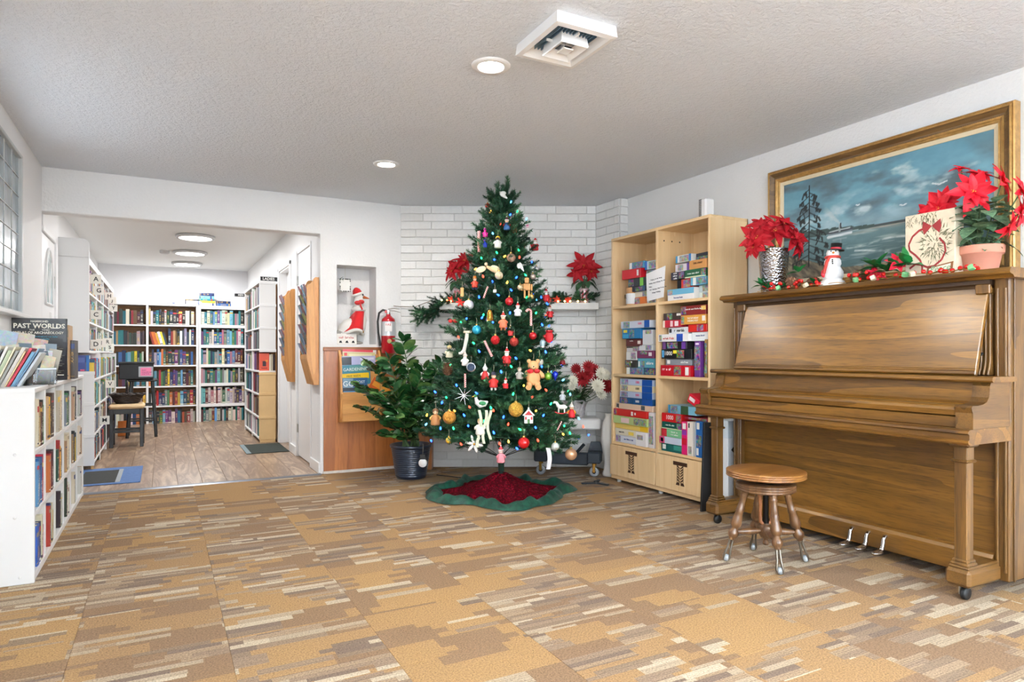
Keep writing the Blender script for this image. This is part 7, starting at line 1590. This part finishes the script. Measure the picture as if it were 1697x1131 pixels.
# terracotta pot with poinsettias
p = on_lid(1625, 3.52); tp = thing('poinsettia_pot', 'bright red poinsettias in a terracotta pot at the end of the piano', 'flowers', tuple(p))
part('pot', MB().lathe([(.0001,0),(.066,0),(.068,.004),(.086,.092),(.094,.094),(.097,.100),(.099,.132),(.096,.136),(.088,.136),(.084,.11),(.0001,.11)], 40), plain('terracotta', (206,140,118), .8, var=.06), tp)
part('soil', MB().lathe([(.0001,.115),(.085,.112)], 20), plain('soil_dark', (60,46,36), .95), tp)
def fpos(px, py, X): q = atx(px, py, X); return q - p
for px, py, X_, nr_, r in ((1612,318,3.44,(-.1,.1),.105),(1565,335,3.50,(-.7,.1),.085),(1555,345,3.48,(-.9,-.1),.08),(1660,300,3.52,(.8,.3),.085),(1622,290,3.56,(.1,1.2),.075),(1592,280,3.56,(-.1,1.4),.045),(1672,375,3.46,(.5,-.5),.075),(1690,352,3.50,(.8,-.1),.08),(1692,318,3.56,(.6,.3),.07),(1540,352,3.55,(-1,.2),.06)):
    q = fpos(px, py, X_); bloom(tp, q, RGT*nr_[0]-FWD*.75+Vector((0,0,nr_[1])), r*1.18, PET2); part('stem', MB().tube([(q.x*.15, q.y*.15, .12), tuple(q*.55+Vector((0,0,.04))), tuple(q)], .0035, 5), M_TWIG, tp)
for k in range(74):
    a = k*2.399; rr_ = .04+.09*((k*7) % 10)/10; z_ = .15 + .20*((k*3) % 11)/11; d = Vector((math.cos(a), math.sin(a), random.uniform(-.5,.5))); leafput(tp, (rr_*math.cos(a)*.7, rr_*math.sin(a)*.7, z_), d, random.uniform(.075,.125), LEAFV, wd=1.1)
# garland of cones, holly, berries along the lid front
def lidpt(px, X=3.36): return on_lid(px, X)
for px, X_, s_, lab in ((1316,3.39,.100,'large brown pine cone beside the hammered vase'), (1346,3.46,.095,'brown pine cone tucked behind the snowman'), (1421,3.42,.100,'brown pine cone on the other side of the snowman')):
    q = lidpt(px, X_); t = thing('pine_cone', lab, 'pine cone', (q.x, q.y, PZ+s_*.40), 0, 'pine cones on the piano'); t.rotation_euler = (1.1, .5, px); part('scales', pinecone_mb(s_*.85, 8, 9), M_CONE, t)
hg = thing('holly_garland', 'garland of red berries, holly leaves and tiny gifts along the piano lid', 'garland', (3.38, 2.6, PZ))
M_BERRY = plain('berry_red', (206,24,20), .2, coat=.4); M_HOLLY = plain('holly_green', (24,110,52), .45); M_GIFT = plain('gift_green', (130,200,140), .3, .2); M_GIFTW = plain('gift_cream', (236,226,196), .3)
HL = petal_mesh('leaf', M_HOLLY, .62, .08, .2); bm_ = MB().sphere((0,0,0), .0115, 10, 7).mesh('berry', M_BERRY); gm_ = MB().cbox(-.012,.012,-.012,.012,-.012,.012,.002).mesh('gift', M_GIFT); gw_ = MB().cbox(-.012,.012,-.012,.012,-.012,.012,.002).mesh('gift', M_GIFTW)
wp = []
for i in range(40): q = lidpt(1255+(1625-1255)*i/39, 3.345+.012*math.sin(i*1.7)); wp.append(q + Vector((0,0,.008+.006*abs(math.sin(i*2.3)))) - WLOC[hg.name])
part('wire', MB().tube(wp, .002, 5), M_BRASS, hg)
for i in range(52):
    px = random.choice((random.uniform(1255,1310), random.uniform(1315,1360), random.uniform(1405,1500), random.uniform(1405,1500), random.uniform(1500,1625))); q = lidpt(px, 3.34+random.uniform(0,.05)) - WLOC[hg.name]
    put('berry', bm_, hg, q + Vector((0,0,.012+random.random()*.040*(1 if px < 1500 else .3))))
for px, n_, z_, big in ((1262,5,.035,.045),(1272,4,.02,.04),(1300,3,.02,.035),(1323,3,.075,.05),(1350,3,.02,.04),(1452,6,.055,.065),(1470,6,.035,.06),(1485,6,.045,.06),(1505,4,.05,.075),(1440,4,.03,.045)):
    for k in range(n_): a = k*2*PI/n_+px; q = lidpt(px, 3.38) - WLOC[hg.name]; leafput(hg, q + Vector((0,0,z_*1.4)), (-.5+.6*math.cos(a), math.sin(a), .5+.5*math.cos(a*2)), big*1.45, HL)
for i, px in enumerate((1290,1335,1418,1447,1500,1512,1610)): q = lidpt(px, 3.335) - WLOC[hg.name]; o = put('gift', gm_ if i % 2 == 0 else gw_, hg, q + Vector((0,0,.016)), (.3,.4,px))
rbp = petal_mesh('petal', plain('fabric_bloom_red', (206,20,52), .5), .55)
for px, z_, r in ((1487,.065,.055),(1452,.03,.05)): bloom(hg, lidpt(px, 3.37) - WLOC[hg.name] + Vector((0,0,z_*1.3)), -FWD+Vector((0,0,.6)), r*1.25, rbp, (6,5))
# ================================================================== on top of the low white bookcase
random.seed(17)
TZ = BZ+.0045
at_ = thing('atlas_book', 'big black atlas with white PAST WORLDS title standing on the white bookcase', 'book', (-.672, 4.955, TZ), .0, 'books standing on the low white bookcase')
part('cover', MB().cbox(-.140,.140,0,.004,0,.382,.001).cbox(-.140,.140,.024,.028,0,.382,.001).cbox(.136,.142,0,.028,0,.382,.001), plain('atlas_black', (18,20,24), .25, coat=.4), at_)
part('pages', MB().box(-.136,.136,.004,.024,.004,.378), M_PAGES, at_)
M_CY = plain('print_cyan', (60,160,190), .5); M_CRM = plain('print_cream', (226,220,204), .5)
for body, sz, z, m_, bd, sx in (('HAMMOND', .017, .362, M_CRM, .0003, 1.0), ('PAST WORLDS', .040, .333, M_CRM, .0011, .98), ('THE        TIMES', .013, .309, M_CRM, 0, 1.2), ('ATLAS OF ARCHAEOLOGY', .021, .292, M_CRM, .0004, .98)):
    text(body, sz, (0,0,0), FACE_NY, m_, at_, bold=bd).matrix_local = Matrix.Translation((0,-.0012,z)) @ FACE_NY @ Matrix.Diagonal((sx,1,1,1))
mb = MB()
for ws, z in (((11,13,3,4),.268), ((3,12,10),.254), ((9,2,11),.240), ((5,6,3,5),.226)):
    y = .115
    for wd in ws: y = glyphs(mb, y, z, .0115, wd) - .004
part('subtitle_lines', mb, M_CY, at_, loc=(0,-.0002,0), rot=(0,0,PI/2), fix=False)
mb = MB()
for k in range(17): glyphs(mb, -.05-.015*random.random(), .205-.0105*k, .0085, random.randint(8, 14))
part('contents_lines', mb, plain('print_dim', (150,146,130), .5), at_, loc=(0,-.0002,0), rot=(0,0,PI/2), fix=False)
part('foot_bar', MB().box(.03,.125,-.0010,.0,.028,.034), M_CRM, at_)
for x, y, w_, h, d, cn, lab in ((-.528,5.00,.020,.345,.22,'tan','tan book standing right behind the black atlas'), (-.505,5.10,.026,.25,.20,'charcoal','dark book with small picture standing beyond the black atlas'), (-.80,5.03,.03,.30,.2,'grey','grey book standing between the wall and the black atlas')):
    o = bpy.data.objects.new('book', HARD); COL.objects.link(o); o.location = (x-w_, y, TZ); o.scale = (w_, d, h); o.color = lin(CN[cn])+(1,); tag(o, lab, 'book', 'books standing on the low white bookcase')
def papers(name, label, loc, rot, w_, d, h, col, grp=None, cat='booklet', art=False):
    o = part(name, MB().cbox(0,w_,0,d,0,h,.0008), M_LEAFLET if art else M_BOX); o.location = loc; o.rotation_euler = rot; o.color = lin(col)+(1,); WLOC[o.name] = Vector(loc); return tag(o, label, cat, grp)
cols = [('orange',(226,150,80)),('lime green',(150,180,80)),('cream',(232,222,196)),('charcoal',(70,70,72)),('white',(240,240,236)),('pale green',(196,210,176)),('ivory',(226,218,190)),('grey',(150,150,146)),('off-white',(236,232,224)),('tan',(206,180,140)),('crimson',(176,40,60)),('sky blue',(120,170,200)),('slate blue',(90,120,150)),('silver',(196,204,210))]
x = -.812
for i, (nm, c_) in enumerate(cols):
    t_ = .007+.004*(i % 3); ang = .30 + .20*i/13
    papers('booklet', f'{nm} thin booklet leaning in the row at the near end of the white bookcase', (x, 4.06+.01*(i % 3), TZ+.001), (0, ang, 0), t_, .16, .215-.02*(i % 2), c_, 'booklets leaning on the low white bookcase'); x += t_/math.cos(ang)+.0012
for i, (dx, h, nm, c_) in enumerate(((-.06,.30,'pale blue',(170,190,206)),(.01,.29,'beige',(206,190,160)),(.07,.26,'pink',(206,160,146)))):
    papers('leaflet', f'{nm} leaflet standing behind the leaning booklets', (-.77+dx, 4.32+.03*i, TZ), (-.08, .18, .1), .10, .004, h, c_, 'leaflets behind the booklets', 'leaflet', True)
# clear acrylic brochure holder with leaflets
g = G('clear_acrylic'); g.base((.94,.97,1.0)); g.pr(rough=.04, trans=1.0, ior=1.3, spec=.4); M_ACR = g.mat
for hx, hy__, ry, lab in ((-.660, 4.19, -.10, 'clear acrylic leaflet holder close to the leaning booklets'), (-.558, 4.31, .06, 'clear acrylic leaflet holder in front of the black atlas')):
    t = thing('acrylic_holder', lab, 'leaflet holder', (hx, hy__, TZ), ry, 'acrylic leaflet holders')
    part('tray', MB().box(-.050,.050,-.045,.045,0,.003).box(-.050,.050,-.045,-.0425,.003,.085).box(-.050,-.0475,-.0425,.045,.003,.105).box(.0475,.050,-.0425,.045,.003,.105).box(-.0475,.0475,.0425,.045,.003,.115), M_ACR, t)
    part('rim_bar', MB().cbox(-.0515,.0515,-.048,-.042,.078,.088,.002), plain('acrylic_edge', (190,202,212), .15, 0, .8), t)
    for k in range(6):
        c_ = [(222,206,168),(70,84,90),(206,210,214),(150,140,120),(232,226,210),(96,110,120)][k]
        nm = ['beige','slate','silver','taupe','ivory','blue-grey'][k]
        M = Matrix.Translation((hx, hy__, TZ)) @ Matrix.Rotation(ry, 4, 'Z') @ Matrix.Translation((-.040+.02*(k % 2), -.034+.012*k, .006))
        q = M.to_translation(); o = papers('leaflet', f'{nm} leaflet standing in the {"first" if hx < -.6 else "second"} acrylic holder', tuple(q), (-.05-.02*(k % 3), [.22,-.16,.08,.20,-.10,.05][k], ry), .058, .003, .155+.012*k, c_, 'leaflets in the acrylic holders', 'leaflet', k % 2 == 0)
# ================================================================== letter cards, signs
M_CARD = plain('card_board', (236,232,222), .7)
for i, (ch, px, py, rot) in enumerate((('A',151,463,0),('G',165,482,.0),('H',182,491,.0),('J',187,498,.0),('Y',189,511,0),('C',156,522,0),('D',159,571,0),('I',169,569,0),('R',179,567,.0),('S',183,576,0),('M',168.6,697,0),('V',178,637,0))):
    p = atx(px, py, -.545); y = max(p.y, 7.235) if py < 600 else max(p.y, 7.36)
    t = thing('letter_card', f'white card with black letter {ch} sticking out of the library shelf', 'letter card', (UX+.004 if py < 600 else VX+.004, y, p.z if p.y >= y-.01 else p.z + 0), 0, 'alphabet cards on the lettered bookcase')
    if p.y < y: q = project((UX+.05, y, p.z)); t.location.z = p.z + (q[1]-py)*depth_of((UX+.05, y, p.z))/F_PX
    w_ = .088; part('card', MB().cbox(0,w_,-.001,.001,-.042,.042,.0006), M_CARD, t)
    text(ch, .058, (0,0,0), FACE_NY, M_TXTK, t, bold=.0008).matrix_local = Matrix.Translation((w_*.52,-.0018,0)) @ FACE_NY
t = thing('restroom_sign', 'black LADIES sign plate standing above the hall bookcase', 'sign', (1.063, 8.66, RTOP+.0105), .0); part('plate', MB().cbox(0,.20,-.004,.004,0,.055,.001), M_BLACK, t); text('LADIES', .046, (0,0,0), FACE_NY, M_TXTW, t, bold=.0008).matrix_local = Matrix.Translation((.096,-.0052,.028)) @ FACE_NY @ Matrix.Diagonal((.98,1,1,1))
t = thing('restroom_sign', 'small black MEN sign plate high on the library end wall', 'sign', (1.066, LYB-.006, 2.06), 0); part('plate', MB().cbox(0,.17,-.005,.005,0,.046,.001), M_BLACK, t); text('MEN', .042, (0,0,0), FACE_NY, M_TXTW, t, bold=.0008).matrix_local = Matrix.Translation((.095,-.0065,.023)) @ FACE_NY
# ================================================================== face-out books
def face_book(x0, x1, y, z0, h, col, label, th=.03, prints=(), grp='books shown face out in the library'):
    t = thing('book', label, 'book', ((x0+x1)/2, y, z0), 0, grp); w_ = x1-x0
    o = part('cover', MB().box(-w_/2,w_/2,0,.003,0,h).box(-w_/2,w_/2,th-.003,th,0,h).box(-w_/2,-w_/2+.003,.003,th-.003,0,h), M_BOX, t); o.color = lin(col)+(1,); part('pages', MB().box(-w_/2+.003,w_/2-.003,.003,th-.003,.003,h-.003), M_PAGES, t)
    for a, b, c_, d, cc in prints: q = part('cover_print', MB().box(-w_/2+w_*a,-w_/2+w_*b,-.0008,0,h*c_,h*d), M_BOX, t); q.color = lin(cc)+(1,)
    return t
face_book(1.052, 1.165, 8.655, RZ[3]+.001, .215, (226,92,66), 'orange-red book with a round dark emblem facing out in the hall bookcase', prints=((.32,.68,.25,.55,(60,40,50)),(.62,.85,.5,.62,(236,150,60)),(.2,.8,.12,.17,(150,50,50))))
face_book(1.168, 1.186, 8.66, RZ[3]+.001, .20, (232,226,206), 'cream book upright between the orange book and the hall wall', th=.15)
face_book(1.190, 1.208, 8.66, RZ[3]+.001, .205, (206,196,170), 'beige book upright next to the cream book in the hall bookcase', th=.15)
face_book(1.212, 1.234, 8.66, RZ[3]+.001, .20, (52,30,36), 'dark burgundy book upright at the wall end of the hall bookcase', th=.15)
face_book(-.735, -.640, 7.345, .9315, .150, (60,76,140), 'indigo book facing out on the low end of the lettered bookcase', prints=((.1,.9,.55,.85,(90,104,170)),(.55,.9,.02,.12,(226,90,120))))
face_book(-.637, -.612, 7.345, .9315, .150, (40,110,180), 'bright blue book beside the indigo book on the lettered bookcase', th=.12)
face_book(-.79, -.742, 7.36, .9315, .165, (60,110,100), 'sea green book behind the indigo book on the lettered bookcase', th=.06)
# ================================================================== library chairs
def chair_leg(t, x, y, h, sx=0, sy=0, r=.020): part('leg', MB().tube([(x,y,0),(x-sx,y-sy,h)], [r*.85,r], 8), M_BLK2, t)
M_BLK2 = plain('chair_black', (26,28,28), .45, coat=.2); M_RUSH = plain('rush_seat', (214,184,142), .8, bump=.5, bs=90)
ch = thing('low_stool', 'black wooden stool with tan rush seat carrying a wicker basket', 'stool', (-.375, 9.10, 0), 0)
for sx in (-1,1):
    for sy in (-1,1): part('leg', MB().cbox(sx*.155-.02,sx*.155+.02,sy*.155-.02,sy*.155+.02,0,.45,.005), M_BLK2, ch)
for z in (.17,.27):
    for sg in (-1,1): part('stretcher', MB().cbox(-.14,.14,sg*.155-.011,sg*.155+.011,z,z+.028,.004) if z < .2 else MB().cbox(sg*.155-.011,sg*.155+.011,-.14,.14,z,z+.028,.004), M_BLK2, ch)
for sg in (-1,1): part('apron', MB().cbox(-.14,.14,sg*.155-.013,sg*.155+.013,.39,.45,.004), M_BLK2, ch); part('apron', MB().cbox(sg*.155-.013,sg*.155+.013,-.14,.14,.39,.45,.004), M_BLK2, ch)
part('seat', MB().cbox(-.185,.185,-.185,.185,.448,.505,.022), M_RUSH, ch)
bk = thing('wicker_basket', 'dark wicker basket with tall handle on the rush seat', 'basket', (-.375, 9.10, .506), .1)
g = G('dark_wicker'); S3 = g.sep(g.coord()); f = g.math('SINE', g.math('ADD', g.math('MULTIPLY', S3[2], 320.0), g.math('MULTIPLY', S3[0], 90.0))); g.base(g.mix(g.math('MULTIPLY', g.math('ADD', f, 1.0), .5), lin((22,16,14)), lin((64,46,36)))); g.pr(rough=.6); g.bump(f, .8, .008); M_WICK = g.mat
part('bowl', MB().lathe([(.0001,0),(.115,0),(.125,.01),(.165,.10),(.170,.112),(.158,.11),(.118,.02)], 28, mod=lambda a, z: 1+.10*(z/.11)*math.cos(2*a)), M_WICK, bk)
part('handle', MB().tube([(-.03*0+.0, -.15*math.cos(a), .10+.16*math.sin(a)) for a in [PI*i/14 for i in range(15)]], .010, 7), M_WICK, bk)
mb = MB()
for k in range(3): mb.tube([((.166+.003*k)*(1+.10*math.cos(2*a))*math.cos(a), (.166+.003*k)*(1+.10*math.cos(2*a))*math.sin(a), .108+.007*math.sin(9*a+k*2)) for a in [2*PI*i/40 for i in range(40)]], .006, 6, closed=True)
part('braided_rim', mb, M_WICK, bk)
ts = thing('tall_stool', 'tall black wooden stool beside the rush seat', 'stool', (-.245, 10.05, 0), 0)
for sx in (-1,1):
    for sy in (-1,1): part('leg', MB().tube([(sx*.165,sy*.165,0),(sx*.12,sy*.12,.735)], [.019,.021], 8), M_BLK2, ts)
for z, k in ((.22,.150),(.42,.138)):
    for sg in (-1,1): part('rung', MB().tube([(-k,sg*k,z),(k,sg*k,z)], .011, 7), M_BLK2, ts); part('rung', MB().tube([(sg*k,-k,z+.05),(sg*k,k,z+.05)], .011, 7), M_BLK2, ts)
part('seat', MB().cbox(-.18,.18,-.16,.16,.73,.762,.012), M_BLK2, ts)
bx_ = thing('black_crate', 'black book drop box with a pink notice on the tall stool', 'box', (-.30, 10.0, .763), 0)
part('box_body', MB().cbox(-.20,.19,-.14,.16,0,.20,.008), plain('crate_black', (22,22,24), .6), bx_); part('lid', MB().cbox(-.21,.20,-.15,.17,.195,.225,.008), plain('crate_black', (22,22,24), .6), bx_)
sgn = part('notice_holder', MB().cbox(.02,.185,-.1475,-.1445,.03,.165,.002), plain('holder_grey', (170,172,178), .4), bx_); part('pink_notice', MB().box(.042,.165,-.149,-.1475,.045,.150), plain('pink_paper', (240,130,170), .6), sgn)
mb = MB(); 
for ws, z in (((6,),.118), ((5,4,3),.092), ((4,5),.070)):
    y = -.058
    for wd in ws: y = glyphs(mb, y, z, .016, wd) - .006
part('lettering', mb, M_TXTK, sgn, loc=(0,-.1492,0), rot=(0,0,PI/2), fix=False)
t = thing('orange_folder', 'orange folder standing on the floor behind the rush seat stool', 'folder', (-.47, 10.2, 0), .25); part('board', MB().cbox(-.06,.06,-.01,.01,0,.20,.003), plain('folder_orange', (206,116,40), .6), t)
# mats
mt = thing('door_mat', 'blue and black striped door mat on the laminate by the entrance', 'mat', (-.36, 6.90, 0)); part('mat_body', MB().cbox(-.30,.19,-.44,.46,.0005,.008,.003), plain('mat_blue', (82,112,160), .9, var=.15, vs_=60, bump=.4, bs=200), mt)
part('inset', MB().box(-.27,.0,-.38,.30,.008,.0095), plain('mat_charcoal', (48,50,48), .95, var=.2, vs_=80), mt); part('inset_border', MB().box(.0,.035,-.38,.33,.008,.0095), plain('mat_grey', (150,156,160), .9), mt)
mt = thing('door_mat', 'dark green-black door mat before the restroom door', 'mat', (1.02, 8.07, 0)); part('mat_body', MB().cbox(-.215,.235,-.37,.41,.0005,.007,.003), plain('mat_dark', (44,52,46), .95, var=.2, vs_=80, bump=.4, bs=200), mt); part('edge_strip', MB().box(-.215,-.165,-.37,.41,.007,.008), plain('mat_edge', (120,136,140), .8), mt)
# cable along the carpet from the tree to the wall
t = thing('extension_cable', 'thin black cable lying on the carpet beside the plant pot', 'cable', (2.2, 5.3, 0)); part('cord', MB().tube([(-.02,.28,.004),(.05,.18,.004),(.12,.05,.004),(.22,-.05,.004),(.30,-.20,.004)], .004, 6), M_BLACK, t)

p = atz(1009, 789); t = thing('white_floor_vase', 'tall white floor vase mostly hidden behind the game bookcase end', 'vase', (p.x, p.y, 0)); part('vase_body', MB().lathe([(.0001,0),(.055,0),(.060,.02),(.045,.06),(.040,.12),(.062,.24),(.075,.34),(.060,.46),(.035,.53),(.040,.56),(.030,.56)], 28), plain('vase_white', (228,226,222), .35), t)
# ================================================================== turn the lettering into plain meshes
bpy.context.view_layer.update()
_dg = bpy.context.evaluated_depsgraph_get()
for o in [o for o in SC.objects if o.type == 'FONT']:
    me = bpy.data.meshes.new_from_object(o.evaluated_get(_dg)); n = bpy.data.objects.new('lettering', me); COL.objects.link(n)
    n.parent = o.parent; n.matrix_local = o.matrix_local.copy()
    for k in ('label', 'category', 'kind', 'group'):
        if k in o: n[k] = o[k]
    bpy.data.objects.remove(o)
